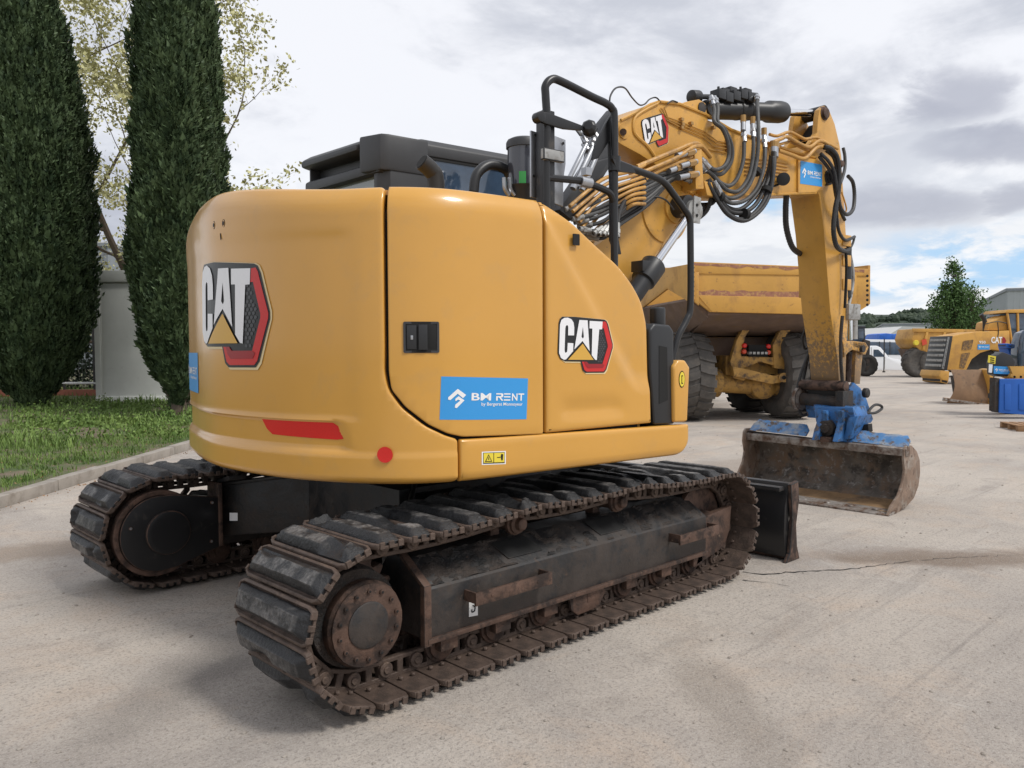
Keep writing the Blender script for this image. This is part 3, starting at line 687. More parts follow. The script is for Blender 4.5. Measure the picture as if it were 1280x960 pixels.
for i in range(len(PL)):
    t = PL[min(i+1, len(PL)-1)] - PL[max(i-1, 0)]; t.normalize(); PN.append(Vector((t.y, -t.x, 0)))   # outward?
if PN[0].y > 0: PN = [-n for n in PN]
import bisect
def plan(s):
    i = max(0, min(len(PC)-2, bisect.bisect_right(PC, s)-1)); t = (s-PC[i])/(PC[i+1]-PC[i])
    return PL[i].lerp(PL[i+1], t), PN[i].lerp(PN[i+1], t).normalized()
def inset(z):
    if z > 2.11: k = min(1.1, (z-2.11)/.115); return .010*k + .040*k**2.5
    if z < .915: return .02*((.915-z)/.03)**2
    return 0
def S(s, z, d=0):      # the counterweight's crown is slightly higher in the middle of the tail
    p, n = plan(s); k = max(0, min(1, (z-1.85)/.37)); q = max(0, min(1, (min(s, PLEN-s)-2.5)/1.1)); q = q*q*(3-2*q)
    return Vector((p.x, p.y, z+.085*k*q)) + n*(d-inset(z))
def sz(px, py):
    d = ROT_U @ ray(px, py); o = CAMU; best = None
    for i in range(len(PL)-1):
        a, b = PL[i], PL[i+1]; ex, ey = b.x-a.x, b.y-a.y
        den = d.x*ey - d.y*ex
        if abs(den) < 1e-12: continue
        t = ((a.x-o.x)*ey - (a.y-o.y)*ex)/den; q = ((a.x-o.x)*d.y - (a.y-o.y)*d.x)/den
        if t > 0 and -1e-6 <= q <= 1+1e-6 and (best is None or t < best[0]): best = (t, PC[i]+q*(PC[i+1]-PC[i]))
    if best is None: return None
    return best[1], o.z+d.z*best[0]
def offset_poly(P, d):
    n = len(P); out = []
    A = sum(P[i][0]*P[(i+1) % n][1]-P[(i+1) % n][0]*P[i][1] for i in range(n)); sg = 1 if A > 0 else -1
    for i in range(n):
        a, b, c = Vector(P[i-1]), Vector(P[i]), Vector(P[(i+1) % n])
        e1 = (b-a).normalized(); e2 = (c-b).normalized(); n1 = Vector((-e1.y, e1.x))*sg; n2 = Vector((-e2.y, e2.x))*sg
        m = (n1+n2); l = m.length
        if l < 1e-6: m = n1
        else: m = m/l
        k = 1/max(.5, m.dot(n1)); out.append(b + m*(d*k))
    return out
def round_poly(P, rads, seg=6):
    out = []; n = len(P)
    for i in range(n):
        r_ = rads[i] if isinstance(rads, (list, tuple)) else rads
        a, b, c = Vector(P[i-1]), Vector(P[i]), Vector(P[(i+1) % n])
        if r_ <= 0: out.append(tuple(b)); continue
        r1 = min(r_, (a-b).length*.45, (c-b).length*.45); p = b+(a-b).normalized()*r1; q = b+(c-b).normalized()*r1
        for k in range(seg+1): t = k/seg; v = p*(1-t)**2 + b*2*t*(1-t) + q*t*t; out.append((v.x, v.y))
    return out
def densify(P, st=.05):
    out = []; n = len(P)
    for i in range(n):
        a, b = Vector(P[i]), Vector(P[(i+1) % n]); k = max(1, int((b-a).length/st))
        for j in range(k): v = a.lerp(b, j/k); out.append((v.x, v.y))
    return out
def panel(name, poly, mt, parent=None, er=.014, d0=0, disp=None, grid=.04, gridz=.05, depth=.03, mapf=None):
    """a sheet-metal panel with rolled edges, laid on the body surface; poly in (s, z)"""
    P = densify(poly, .045); mapf = mapf or S
    rings = []
    for k, (ins, dz) in enumerate([(0, -depth), (0, -er), (er*.13, -er*.5), (er*.45, -er*.15), (er, 0)]):
        rings.append(([Vector(p) for p in P] if ins == 0 else offset_poly(P, ins), dz))
    bm = bmesh.new(); VV = []
    dl = bm.verts.layers.float.new('d')
    for pts, dz in rings:
        row = []
        for p in pts:
            v = bm.verts.new((p.x, p.y, 0)); v[dl] = dz; row.append(v)
        VV.append(row)
    n = len(P)
    for k in range(len(VV)-1):
        for i in range(n): bm.faces.new((VV[k][i], VV[k][(i+1) % n], VV[k+1][(i+1) % n], VV[k+1][i]))
    bm.faces.new(VV[-1])
    xs = [p[0] for p in P]; zs = [p[1] for p in P]
    def cuts(lo, hi, st, extra=()): 
        c = [lo+st*k for k in range(1, int((hi-lo)/st)+1)]; return [q for q in c+list(extra) if lo+.002 < q < hi-.002]
    for x in cuts(min(xs), max(xs), grid): bmesh.ops.bisect_plane(bm, geom=bm.verts[:]+bm.edges[:]+bm.faces[:], dist=1e-6, plane_co=(x, 0, 0), plane_no=(1, 0, 0))
    for z in cuts(min(zs), max(zs), gridz, (2.11, 2.13, 2.15, 2.17, 2.19, 2.205, 2.215)): bmesh.ops.bisect_plane(bm, geom=bm.verts[:]+bm.edges[:]+bm.faces[:], dist=1e-6, plane_co=(0, z, 0), plane_no=(0, 1, 0))
    for v in bm.verts:
        x, z = v.co.x, v.co.y; v.co = mapf(x, z, d0+v[dl]+(disp(x, z) if disp else 0))
    bmesh.ops.recalc_face_normals(bm, faces=bm.faces)
    me = bpy.data.meshes.new(name); bm.to_mesh(me); bm.free(); me.materials.append(MATS[mt])
    me.polygons.foreach_set('use_smooth', [True]*len(me.polygons)); me.set_sharp_from_angle(angle=R(50))
    # outward facing
    o = bpy.data.objects.new(name, me); COL.objects.link(o); o.parent = parent or EX
    if parent is None: o.rotation_euler.z = -SL
    return o
def decal(m, mt, pts2d, mapf, d, faces=None, subdiv=None):
    """a thin sticker piece: 2D outline (or mesh) mapped on a surface"""
    m.use(mt)
    if faces is None:
        pts2d, faces = tri2d(pts2d)
        if subdiv: pts2d, faces = cut2d(pts2d, faces, subdiv)
    m.add([mapf(x, y, d) for x, y in pts2d], faces); return m

# ---- key outline points read on the body surface
ZT = 2.225
s_seam = sz(480, 400)[0]; s_seamd = sz(485, 400)[0]
cwP = [sz(480, 465), sz(485, 487), sz(502, 510), sz(532, 533), sz(558, 545), sz(572, 548)]
s_cwf = sz(573, 580)[0]; z_sk = sz(573, 549)[1]
ZB = .885
sfar = lambda s: PLEN - s
near = [(s_cwf, ZB), (s_cwf, z_sk)] + [p for p in cwP[::-1][1:]] + [(s_seam, 1.5), (s_seam, ZT)]
cw_poly = near + [(sfar(s), z) for s, z in near[::-1]]
cw_poly = round_poly(cw_poly, [.03]*1+[.02]+[.03]*(len(cw_poly)-3)+[.03], 4)
s_ref1 = sz(436, 560)[0]
def sm(a, b, x): t = max(0, min(1, (x-a)/(b-a))); return t*t*(3-2*t)
zc_hi = sz(300, 521)[1]; zc_lo = sz(300, 553)[1]
def cw_disp(s, z):
    ss = min(s, PLEN-s)                      # symmetric
    # recessed lamp band with a slanted end, framed by soft ledges
    zl = zc_lo; zh = zc_hi
    e = s_ref1 + (z-zl)*.35 
    k = sm(zl-.008, zl+.006, z)*(1-sm(zh-.006, zh+.008, z))*sm(e-.015, e+.02, ss)
    d = -.014*k
    # the upper field is dished slightly behind the flank that runs down to the skirt
    d -= .005*sm(zh, zh+.03, z)*sm(s_seam+.10, s_seam+.2, ss)*(1-sm(1.98, 2.06, z))
    # bulged foot
    d += .005*(1-sm(zl-.03, zl-.005, z))*sm(ZB, ZB+.03, z)
    return d
CW = panel('counterweight', cw_poly, 'cat_paint', er=.013, disp=cw_disp, grid=.03, gridz=.0125, depth=.05)
# reflector strip in the band, round reflector, small rear reflector
def on_surf(px, py): return sz(px, py)
rf = MB()
st = [on_surf(*p) for p in [(323, 520), (412, 527), (421, 533), (428, 549), (420, 550), (338, 543), (331, 536)]]
decal(rf, 'reflector', st, S, -.0115, subdiv=.03); rf.build('reflector_strip', parent=CW)
rf = MB(); c_ = sz(482, 568); rr = .036
decal(rf, 'reflector', [(c_[0]+rr*.98*math.cos(t), c_[1]+rr*math.sin(t)) for t in [2*PI*i/28 for i in range(28)]], S, .0135); rf.build('round_reflector', parent=CW)
rf = MB(); sA = sz(238.5, 505)[0] if sz(238.5, 505) else PLEN/2
st_f = [(PLEN-s, z) for s, z in st]; decal(rf, 'reflector', st_f, S, -.0115, subdiv=.03); rf.build('reflector_strip', parent=CW)
# towing / lifting recess with two bolt holes near the top
def szc(px, py):
    s_, z_ = sz(px, py); zz_ = z_
    for _ in range(8): zz_ -= (S(s_, zz_).z-z_)
    return s_, zz_
lr = MB(); pts = [szc(*p) for p in [(263, 273), (281, 271), (284, 276), (283, 292), (266, 296), (262, 290)]]
lr.use('seam_black')
for q in ((267.5, 281.5), (279.5, 279)):
    c_ = szc(*q); decal(lr, 'seam_black', [(c_[0]+.017*math.cos(t), c_[1]+.017*math.sin(t)) for t in [2*PI*i/16 for i in range(16)]], S, .0)
    decal(lr, 'frame_paint', [(c_[0]+.009*math.cos(t), c_[1]+.009*math.sin(t)) for t in [2*PI*i/16 for i in range(16)]], S, .002)
c_ = szc(276, 295); decal(lr, 'seam_black', [(c_[0]-.006, c_[1]-.014), (c_[0]+.004, c_[1]-.016), (c_[0]+.008, c_[1]+.01), (c_[0]-.002, c_[1]+.012)], S, .001)
lr.build('bolt_holes', parent=CW)
fr_ = MB().use('cat_paint'); loop = [S(s, z, -.004) for s, z in round_poly(pts, .015, 3)]
fr_.tube(loop+[loop[0]], .004, 6, smooth=False); fr_.build('recess_frame', parent=CW)

# ---- side door, front panel, skirt
def szl(*L_): return [sz(*p) for p in L_]
s_d2 = sz(679, 400)[0]; s_p1 = sz(683, 400)[0]
door_poly = [(s_seamd, ZT), (s_seamd, sz(481, 465)[1])] + szl((489, 487), (507, 509), (536, 531), (560, 542), (578, 546)) + [(s_d2, sz(674, 543)[1]), (s_d2, ZT)]
DOOR = panel('side_door', round_poly(door_poly, [.004, .02, .02, .02, .02, .02, .02, .012, .004], 4), 'cat_paint', er=.007)
pf = szl((815, 529), (812, 405), (806, 378), (796, 358), (778, 333), (745, 303), (718, 277), (700, 262))
p3 = [(s_p1, ZT), (s_p1, sz(679, 542)[1])] + pf + [(sz(690, 255)[0], ZT-.01)]
def p3disp(s, z):        # raised field with a soft fold that follows the slanted nose, shallow dish at the foot
    x = plan(s)[0].x
    f = (x-.02)+(z-1.75)*.75; a = sm(.02, .07, f)*(1-sm(1.7, 1.95, z)*0)
    d = -.016*a*sm(1.25, 1.35, z)
    b = sm(-.16, -.08, x)*(1-sm(.22, .34, x+(z-1.2)*.6))*sm(1.135, 1.16, z)*(1-sm(1.18, 1.27, z))
    return d-.012*b
def S3(s, z, d=0):       # the nose edge rolls inwards
    p = S(s, z, d); x = p.x
    zt = np.interp(x, [-.30, -.17, .03, .25, .37, .42, .46, .49], [2.19, 2.10, 1.98, 1.83, 1.73, 1.6, 1.4, 1.0])
    return p
FP = panel('front_side_panel', round_poly(p3, [.004, .012, .01, .04, .04, .06, .06, .06, .05, .02, .01], 5), 'cat_paint', er=.018, disp=p3disp, grid=.03, gridz=.03)
sk = [(s_cwf-.008, ZB), (s_cwf-.008, z_sk-.002), (sz(861, 530)[0], sz(861, 530)[1]), (sz(861, 560)[0], ZB+.06), (sz(850, 570)[0], ZB)]
SKT = panel('side_skirt', round_poly(sk, [.01, .012, .015, .05, .04], 5), 'cat_paint', er=.016, d0=.004)
# open panel gaps; the inner core is coloured black to darken them
core = MB().use('seam_black')
ol = [S(s, 1.5, -.045) for s in np.linspace(1.74, PLEN-1.74, 80)]
core.prism([Vector((p.x, p.y, .90)) for p in ol], (0, 0, 1.22))
xz = [(-.45, .90), (.80, .90), (.80, 1.04), (.46, 1.06), (.45, 1.45), (.40, 1.63), (.31, 1.75), (.02, 1.97), (-.2, 2.10), (-.45, 2.12)]
core.prism([Vector((x, BY+.045, z)) for x, z in xz], (0, .80, 0))
core.box(-.7, .74, -1.40, 1.40, .88, 1.02)
part(core, 'inner_housing')
# roof sheets of the hood (seen from above only)
hd = MB(); ol = [S(s, 2.2, -.03) for s in np.linspace(s_d2+.0, PLEN-1.55, 70)]
poly = [Vector((p.x, p.y, 2.19)) for p in ol if p.y < .38] 
hd.prism(poly + [Vector((-.28, .38, 2.19))], (0, 0, .022)); part(hd, 'hood_top', 'cat_paint')
nose = MB(); topz = [(-.27, 2.185), (-.17, 2.125), (.03, 1.995), (.27, 1.835), (.37, 1.745), (.43, 1.62), (.475, 1.42), (.495, 1.06)]
nose.loft([[Vector((x-dx, y, z-dz)) for x, z in topz] + [Vector((x-dx-.03, y, z-dz-.03)) for x, z in topz[::-1]] for y, dx, dz in ((BY+.06, .0, .0), (BY+.12, -.0, -.004), (-.62, 0, 0))])
part(nose, 'hood_nose', 'cat_paint', bevel=.004)
# far side panel of the cab side
fs = panel('left_side_panel', [(PLEN-.5, .9), (PLEN-.5, 1.10), (PLEN-s_cwf+.02, 1.10), (PLEN-s_cwf+.02, .9)], 'cat_paint', er=.015)
fs2 = panel('left_engine_door', round_poly([(PLEN-s_seam+.01, ZT), (PLEN-s_seam+.01, 1.38), (PLEN-s_seam+.35, 1.12), (PLEN-1.5, 1.12), (PLEN-1.5, ZT)], .01, 3), 'cat_paint', er=.012)

# ---- door handle
def rect_sz(x0, y0, x1, y1): a = sz(x0, y0); b = sz(x1, y1); return [(a[0], a[1]), (b[0], a[1]), (b[0], b[1]), (a[0], b[1])]
h = MB(); q = rect_sz(504, 402, 549, 441)
a, b, c, d = q; s0, s1, z1, z0 = a[0], b[0], a[1], c[1]
P4 = [(s0, z0), (s1, z0), (s1, z1), (s0, z1)]
def frame(m, mt, P4, wd, d0, d1):
    inn = offset_poly(P4, wd)
    o0 = [S(x, y, d0) for x, y in P4]; o1 = [S(x, y, d1) for x, y in P4]; i1 = [S(x, y, d1) for x, y in inn]; i0 = [S(x, y, d0) for x, y in inn]
    m.use(mt)
    for A_, B_ in ((o0, o1), (o1, i1), (i1, i0)): m.add(A_+B_, [(i, (i+1) % len(A_), len(A_)+(i+1) % len(A_), len(A_)+i) for i in range(len(A_))])
Pr = round_poly(P4, .008, 3)
frame(h, 'grey_plastic', Pr, .010, -.002, .005)
decal(h, 'seam_black', Pr, S, .0025, subdiv=.015)
def patch(m, mt, u0, v0, u1, v1, d0, d1):
    P = [(s0+(s1-s0)*u0, z0+(z1-z0)*v0), (s0+(s1-s0)*u1, z0+(z1-z0)*v0), (s0+(s1-s0)*u1, z0+(z1-z0)*v1), (s0+(s1-s0)*u0, z0+(z1-z0)*v1)]
    m.use(mt); m.loft([[S(x, y, d0) for x, y in P], [S(x, y, d1) for x, y in P]])
patch(h, 'black_plastic', .10, .12, .36, .88, .001, .006); patch(h, 'black_plastic', .42, .10, .66, .90, .001, .013); patch(h, 'seam_black', .70, .10, .92, .90, .001, .003)
patch(h, 'zinc', .2, .42, .27, .56, .006, .008)
h.build('door_handle', parent=DOOR, bevel=.0015)
lt = MB(); a = sz(716, 292); b = sz(724, 307)
lt.use('seam_black').loft([[S(x, y, dd) for x, y in round_poly([(a[0], b[1]), (b[0], b[1]), (b[0], a[1]), (a[0], a[1])], .004, 3)] for dd in (-.002, .004)]); lt.build('panel_latch', parent=FP)

# ---- emblem: lettered badge with hexagon, traced once in its own units (960 = 90 px of the side badge)
EMB = {}
EMB['black'] = [(130, 115), (300, 118), (480, 135), (690, 155), (720, 170), (742, 215), (805, 480), (805, 530), (720, 820), (690, 862), (440, 865), (405, 835), (375, 715), (170, 712), (105, 680), (70, 600), (85, 200), (100, 145)]
EMB['cream'] = [(x+ (12 if x > 380 else 0), y + (16 if y > 700 else -2)) for x, y in EMB['black']]
EMB['red'] = [(668, 182), (705, 180), (722, 205), (795, 490), (793, 525), (705, 815), (680, 845), (455, 848), (425, 825), (392, 716), (455, 716), (480, 745), (665, 745), (735, 520), (735, 490), (682, 270), (660, 270)]
EMB['darkred'] = [(455, 716), (480, 745), (665, 745), (690, 760), (670, 800), (470, 802), (440, 770), (420, 716)]
EMB['mesh'] = [(620, 285), (675, 285), (728, 500), (660, 735), (600, 735), (600, 480)]
EMB['C'] = [(285, 365), (205, 365), (207, 260), (203, 235), (188, 228), (175, 240), (168, 270), (158, 560), (163, 590), (175, 597), (190, 585), (195, 560), (200, 465), (275, 470), (272, 575), (178, 685), (150, 690), (110, 665), (85, 600), (97, 220), (115, 160), (155, 132), (200, 128), (250, 150), (278, 195), (287, 260)]
EMB['A'] = [(355, 160), (465, 165), (492, 575), (397, 440), (288, 552)]
EMB['Ah'] = [(403, 250), (415, 385), (402, 408), (383, 385)]
EMB['T'] = [(492, 172), (665, 182), (658, 285), (620, 285), (588, 695), (565, 690), (520, 628), (528, 275), (490, 272)]
EMB['tri'] = [(398, 475), (545, 692), (203, 690)]
def hexes(poly, r_):
    from mathutils.geometry import intersect_point_tri_2d
    def inside(x, y):
        c = False; n = len(poly)
        for i in range(n):
            (x1, y1), (x2, y2) = poly[i], poly[(i+1) % n]
            if (y1 > y) != (y2 > y) and x < (x2-x1)*(y-y1)/(y2-y1)+x1: c = not c
        return c
    out = []
    for j in range(24):
        for i in range(10):
            x = 600+i*r_*1.9+(j % 2)*r_*.95; y = 290+j*r_*1.65
            if inside(x, y) and inside(x+r_, y) and inside(x-r_*.6, y): out.append([(x+r_*.78*math.cos(PI/6+k*PI/3), y+r_*.78*math.sin(PI/6+k*PI/3)) for k in range(6)])
    return out
def emblem(mp, parent, sub=None, full=True, ds=.0012, d0=.001):
    m = MB()
    f = lambda x, y, d: mp(x, y, d)
    def dc(mt, P, k): 
        pts, fs_ = tri2d(P); m.use(mt)
        if sub: pts, fs_ = cut2d(pts, fs_, sub)
        m.add([f(x, y, d0+ds*k) for x, y in pts], fs_)
    dc('decal_cream', EMB['cream'], 0); dc('decal_black', EMB['black'], 1); dc('decal_red', EMB['red'], 2)
    if full:
        dc('decal_darkred', EMB['darkred'], 3)
        for hx in hexes(EMB['mesh'], 17): dc('decal_grey', hx, 2)
    dc('decal_white', EMB['C'], 3)
    pts, fs_ = tri2d(EMB['A'], [EMB['Ah']])
    if sub: pts, fs_ = cut2d(pts, fs_, sub)
    m.use('decal_white'); m.add([f(x, y, d0+ds*3) for x, y in pts], fs_)
    dc('decal_white', EMB['T'], 3); dc('decal_yellow', EMB['tri'], 4)
    return m.build('brand_emblem', parent=parent, smooth=None)
# side badge: straight from the traced units to the panel surface
def mp_side(u, v, d): q = sz(690+u*90/960, 385+v*90/960); return S(q[0], q[1], d+.001)
emblem(mp_side, FP, sub=60)
# counterweight badge: same badge, larger, placed by arc length and height
a = sz(690, 385); 
sA, zA = sz(690+80*90/960, 385+150*90/960); sB, zB = sz(690+665*90/960, 385+165*90/960)
q_tip = sz(230+690/6.4, 320+480/6.4); q_top = sz(230+455/6.4, 320+80/6.4); q_bot = sz(230+450/6.4, 320+893/6.4)
sc_z = (q_top[1]-q_bot[1])/(865-150.)
ASP = (abs(sB-sA)/(665-80.))/((sz(722, 400)[1]-sz(722, 445)[1])/480.)
def mp_cw(u, v, d):
    s = q_tip[0] + (805-u)*sc_z*ASP*1.08; z = q_top[1]-(v-150)*sc_z
    return S(s, z, d+cw_disp(s, z)+.002)
emblem(mp_cw, CW, sub=35, ds=.002, d0=.002)
print('CW badge scale', sc_z, ASP, q_tip, q_top, q_bot, 'seam', s_seam, PLEN/2)

# ---- blue hire stickers
def sticker(mp, parent, name='hire_sticker', ds=.0012):
    """mp maps unit square (0..1, 0..1 upwards) to the surface"""
    m = MB(); n = 8
    P = [(i/n, 0) for i in range(n)]+[(1, i/n) for i in range(n)]+[(1-i/n, 1) for i in range(n)]+[(0, 1-i/n) for i in range(n)]
    pts, fs_ = cut2d([(0, 0), (1, 0), (1, 1), (0, 1)], [(0, 1, 2, 3)], .1); m.use('blue_sticker'); m.add([mp(x, y, .001) for x, y in pts], fs_)
    m.use('white')
    def poly(P): pts, fs_ = cut2d(*tri2d(P), .1, True); m.add([mp(x, y, .001+ds) for x, y in pts], fs_)
    px = lambda u, v: ((u-80)/800, (475-v)/395)
    poly([px(*p) for p in [(140, 270), (215, 190), (288, 245), (262, 275), (216, 235), (158, 295), (140, 290)]])
    poly([px(*p) for p in [(198, 282), (225, 258), (275, 295), (212, 368), (196, 362), (200, 335), (240, 298), (222, 288), (200, 305)]])
    for t, x0, x1, y0, y1, bd in (('BM', .32, .545, .455, .63, .02), ('N', .80, .87, .455, .63, .02), ('T', .88, .955, .455, .63, .02), ('by Bergerat Monnoyeur', .435, .94, .31, .41, .012)):
        vs, fs_ = cut2d(*fit_text(t, x0, x1, y0, y1, bd), .1, True); m.add([mp(x, y, .001+ds) for x, y in vs], fs_)
    # R without a stem and E of three bars
    for (x0, x1, y0, y1) in ((.605, .68, .60, .63), (.605, .68, .53, .56), (.70, .78, .60, .63), (.70, .78, .53, .56), (.70, .78, .455, .485)): poly([(x0, y0), (x1, y0), (x1, y1), (x0, y1)])
    poly([(.665, .545), (.69, .545), (.69, .62), (.665, .62)]); poly([(.64, .53), (.66, .53), (.695, .455), (.67, .455)]); poly([(.605, .455), (.625, .455), (.625, .53), (.605, .53)])
    return m.build(name, parent=parent, smooth=None)
c4 = [sz(549.5, 524.5), sz(658, 524), sz(660, 473), sz(551.5, 470.5)]
def bil(c, x, y): return tuple((c[0][k]*(1-x)+c[1][k]*x)*(1-y) + (c[3][k]*(1-x)+c[2][k]*x)*y for k in range(len(c[0])))
sticker(lambda x, y, d: S(*bil(c4, x, y), d), DOOR)
# the sticker that wraps out of sight at the far left of the counterweight
zs0, zs1 = sz(243, 441)[1], sz(243, 490)[1]; sR = sz(247, 465)[0]
sticker(lambda x, y, d: S(sR+.62*(1-x), zs1+(zs0-zs1)*y, d+cw_disp(sR+.62*(1-x), zs1+(zs0-zs1)*y)+.002), CW, ds=.002)
# warning label on the skirt
wl = MB(); c5 = [sz(601.5, 581), sz(631.5, 580), sz(631.5, 563.5), sz(601.5, 564.5)]
f5 = lambda x, y, d: S(*bil(c5, x, y), d+.004)
def q5(mt, P, d): pts, fs_ = tri2d(P); wl.use(mt); wl.add([f5(x, y, d) for x, y in pts], fs_)
q5('white', [(0, 0), (1, 0), (1, 1), (0, 1)], .001); q5('seam_black', [(.05, .08), (.95, .08), (.95, .92), (.05, .92)], .0016); q5('label_yellow', [(.07, .16), (.47, .16), (.47, .88), (.07, .88)], .0022); q5('label_yellow', [(.50, .16), (.93, .16), (.93, .88), (.50, .88)], .0022)
q5('seam_black', [(.12, .22), (.42, .22), (.27, .8)], .0028); q5('label_yellow', [(.17, .28), (.37, .28), (.27, .68)], .0034); q5('seam_black', [(.25, .36), (.29, .36), (.285, .56), (.255, .56)], .004)
q5('seam_black', [(.80, .3), (.86, .3), (.88, .75), (.80, .8), (.77, .6)], .0028); q5('seam_black', [(.62, .5), (.76, .5), (.76, .56), (.62, .56)], .0028)
wl.build('warning_label', parent=SKT, smooth=None)

# ---- black reservoir and yellow post at the front corner of the body
pts = [U(px_, py_, 'Y', BY+.01) for px_, py_ in [(818, 531), (813, 460), (812, 412), (818, 404), (838, 406), (843, 414), (844, 530)]]
dt = MB().use('black_plastic'); dt.prism(pts, (0, .42, 0))
dt.cyl(U(822, 408, 'Y', BY+.12), U(822, 384, 'Y', BY+.12), .045, seg=16)
dt = part(dt, 'front_reservoir', bevel=.018, seg=3)
g_ = MB().use('seam_black'); g_.prism([U(px_, py_, 'Y', BY+.008) for px_, py_ in [(824, 432), (834, 434), (835, 500), (824, 505)]], (0, .004, 0)); g_.build('grip_recess', parent=dt)
yp = MB(); o_ = [U(px_, py_, 'Y', BY-.01) for px_, py_ in [(843, 528), (842, 458), (848, 450), (857, 450), (863, 459), (860, 527)]]
yp.prism(o_, (0, .20, 0)); YP = part(yp, 'corner_post', 'cat_paint', bevel=.018, seg=3)
ye = MB(); c_ = U(852.5, 474, 'Y', BY-.012)
def ell(rx, rz, d): return [c_+Vector((rx*math.cos(t), -d, rz*math.sin(t))) for t in [2*PI*i/24 for i in range(24)]]
for mt_, rx, rz, d in (('seam_black', .026, .048, .0), ('label_yellow', .022, .042, .001)): ye.use(mt_).add(ell(rx, rz, d), [tuple(range(24))])
ye.use('seam_black').box(c_.x-.006, c_.x+.006, c_.y-.0025, c_.y-.0015, c_.z-.026, c_.z+.022); ye.use('label_yellow').box(c_.x-.003, c_.x+.003, c_.y-.0035, c_.y-.0028, c_.z-.02, c_.z+.016)
ye.build('oval_label', parent=YP)
# deck plates in front
dk = MB(); dk.box(.50, .76, -1.42, -.55, .93, 1.06); dk.box(.3, .9, -.5, .5, .90, 1.25); part(dk, 'front_deck', 'black_paint', bevel=.01)
# ================================================================== CAB
cbm = MB().use('grey_plastic')
def cabring(z, k=0, x0=-.22, x1=1.32, y0=.20, y1=1.46, c=.09):
    return [Vector((x, y, z)) for x, y in [(x0+k+c*.6, y0+k), (x0+k, y0+k+c), (x0+k, y1-k-c), (x0+k+c*.6, y1-k), (x1-k-c, y1-k), (x1-k, y1-k-c), (x1-k, y0+k+c), (x1-k-c, y0+k)]]
cbm.loft([cabring(1.0), cabring(2.30, .0)], cap=True)
# rear: waist band, pillars and header leave a real window opening; glass set back in it
def bx(m, x0, x1, y0, y1, z0, z1): m.box(x0, x1, y0, y1, z0, z1)
CAB = part(cbm, 'cab_body', bevel=.015)
# the four pillars
for pts in ([(-.22, .29), (-.17, .20), (.12, .20), (.12, .27), (-.12, .27), (-.12, .34), (-.22, .34)], [(-.22, 1.38), (-.17, 1.46), (.05, 1.46), (.05, 1.40), (-.12, 1.40), (-.12, 1.36), (-.22, 1.36)], [(1.20, .20), (1.30, .20), (1.30, .27), (1.20, .27)], [(1.20, 1.39), (1.30, 1.39), (1.30, 1.46), (1.20, 1.46)]):
    fr_ = MB().use('grey_plastic'); fr_.prism([Vector((x, y, 2.28)) for x, y in pts], (0, 0, .60)); fr_.build('cab_pillar', parent=CAB, bevel=.012)
hdr = MB().use('grey_plastic')
# header above the rear window with a deep slot under the roof moulding
hdr.loft([[Vector((x, y, z)) for x, z in [(-.235, 2.655), (-.235, 2.72), (-.16, 2.745), (-.04, 2.745), (-.04, 2.655)]] for y in (.24, 1.44)])
hdr.loft([[Vector((x+(.02 if k else 0), y, z)) for x, z in [(-.285, 2.815), (-.285, 2.855), (-.21, 2.895), (.06, 2.92), (.06, 2.80), (-.20, 2.80)]] for k, y in enumerate((.46, 1.44))])
hdr.box(-.14, .02, .26, 1.42, 2.70, 2.86)
hdr.prism([Vector((x, y, 2.665)) for x, y in [(-.275, .44), (-.235, .215), (-.18, .19), (.12, .19), (.12, .44)]], (0, 0, .235))
hdr.build('rear_header', parent=CAB, bevel=.022)
rfm = MB().use('grey_plastic')
rfm.loft([cabring(2.80, .0, .0), cabring(2.875, .0, .0), cabring(2.915, .045, .0), cabring(2.925, .15, .0)])
rfm.build('cab_roof', parent=CAB, bevel=.01)
gl = MB().use('glass_dark'); gl.box(.12, 1.20, .215, .225, 2.30, 2.80); gl.build('side_window', parent=CAB)
gl = MB().use('glass_grey'); gl.box(-.17, -.16, .34, 1.36, 2.28, 2.66); gl.build('rear_window', parent=CAB)
gl = MB().use('glass_dark'); gl.box(1.29, 1.30, .27, 1.39, 1.4, 2.80); gl.build('windscreen', parent=CAB)
gl = MB().use('glass_dark'); gl.box(.10, 1.20, 1.435, 1.445, 2.28, 2.80); gl.build('door_window', parent=CAB)
wf = MB().use('seam_black')
for b_ in ((.12, 1.2, .208, .2145, 2.78, 2.80), (.12, .14, .208, .2145, 2.28, 2.78), (.80, .83, .206, .2145, 2.28, 2.78)): wf.box(*b_)
wf.tube([(-.165, 1.45, 2.3), (-.175, 1.45, 2.55), (-.17, 1.48, 2.74)], .012, 6)
wf.build('window_trim', parent=CAB)
sl = MB().use('seam_black'); p_ = U(467, 232, 'X', -.155); sl.lathe((-.222, .315, 2.50), (-1, 0, 0), [(0, .035), (.004, .035)], 16); sl.build('cab_lock', parent=CAB)
# CABSHEAR: the roof rises a little towards the door side
for o in [CAB]+list(CAB.children):
    for v in o.data.vertices:
        if v.co.z > 2.32: v.co.z += (.005+.085*(v.co.y-.2)/1.25)*(v.co.z-2.32)/.55
# exhaust
exh = MB().use('exhaust'); yq = -.75
P = [U(546, 245, 'Y', yq), U(545, 228, 'Y', yq), U(539, 213, 'Y', yq), U(527, 202, 'Y', yq)]
P[0].z = 2.1; dirx = (P[3]-P[2])
exh.tube(P, .046, 18, step=8); e_ = catmull(P, 8)[-1]; d_ = (catmull(P, 8)[-1]-catmull(P, 8)[-2]).normalized()
exh.use('seam_black').cyl(e_+d_*.001, e_+d_*.003, .040, seg=18)
part(exh, 'exhaust_pipe')
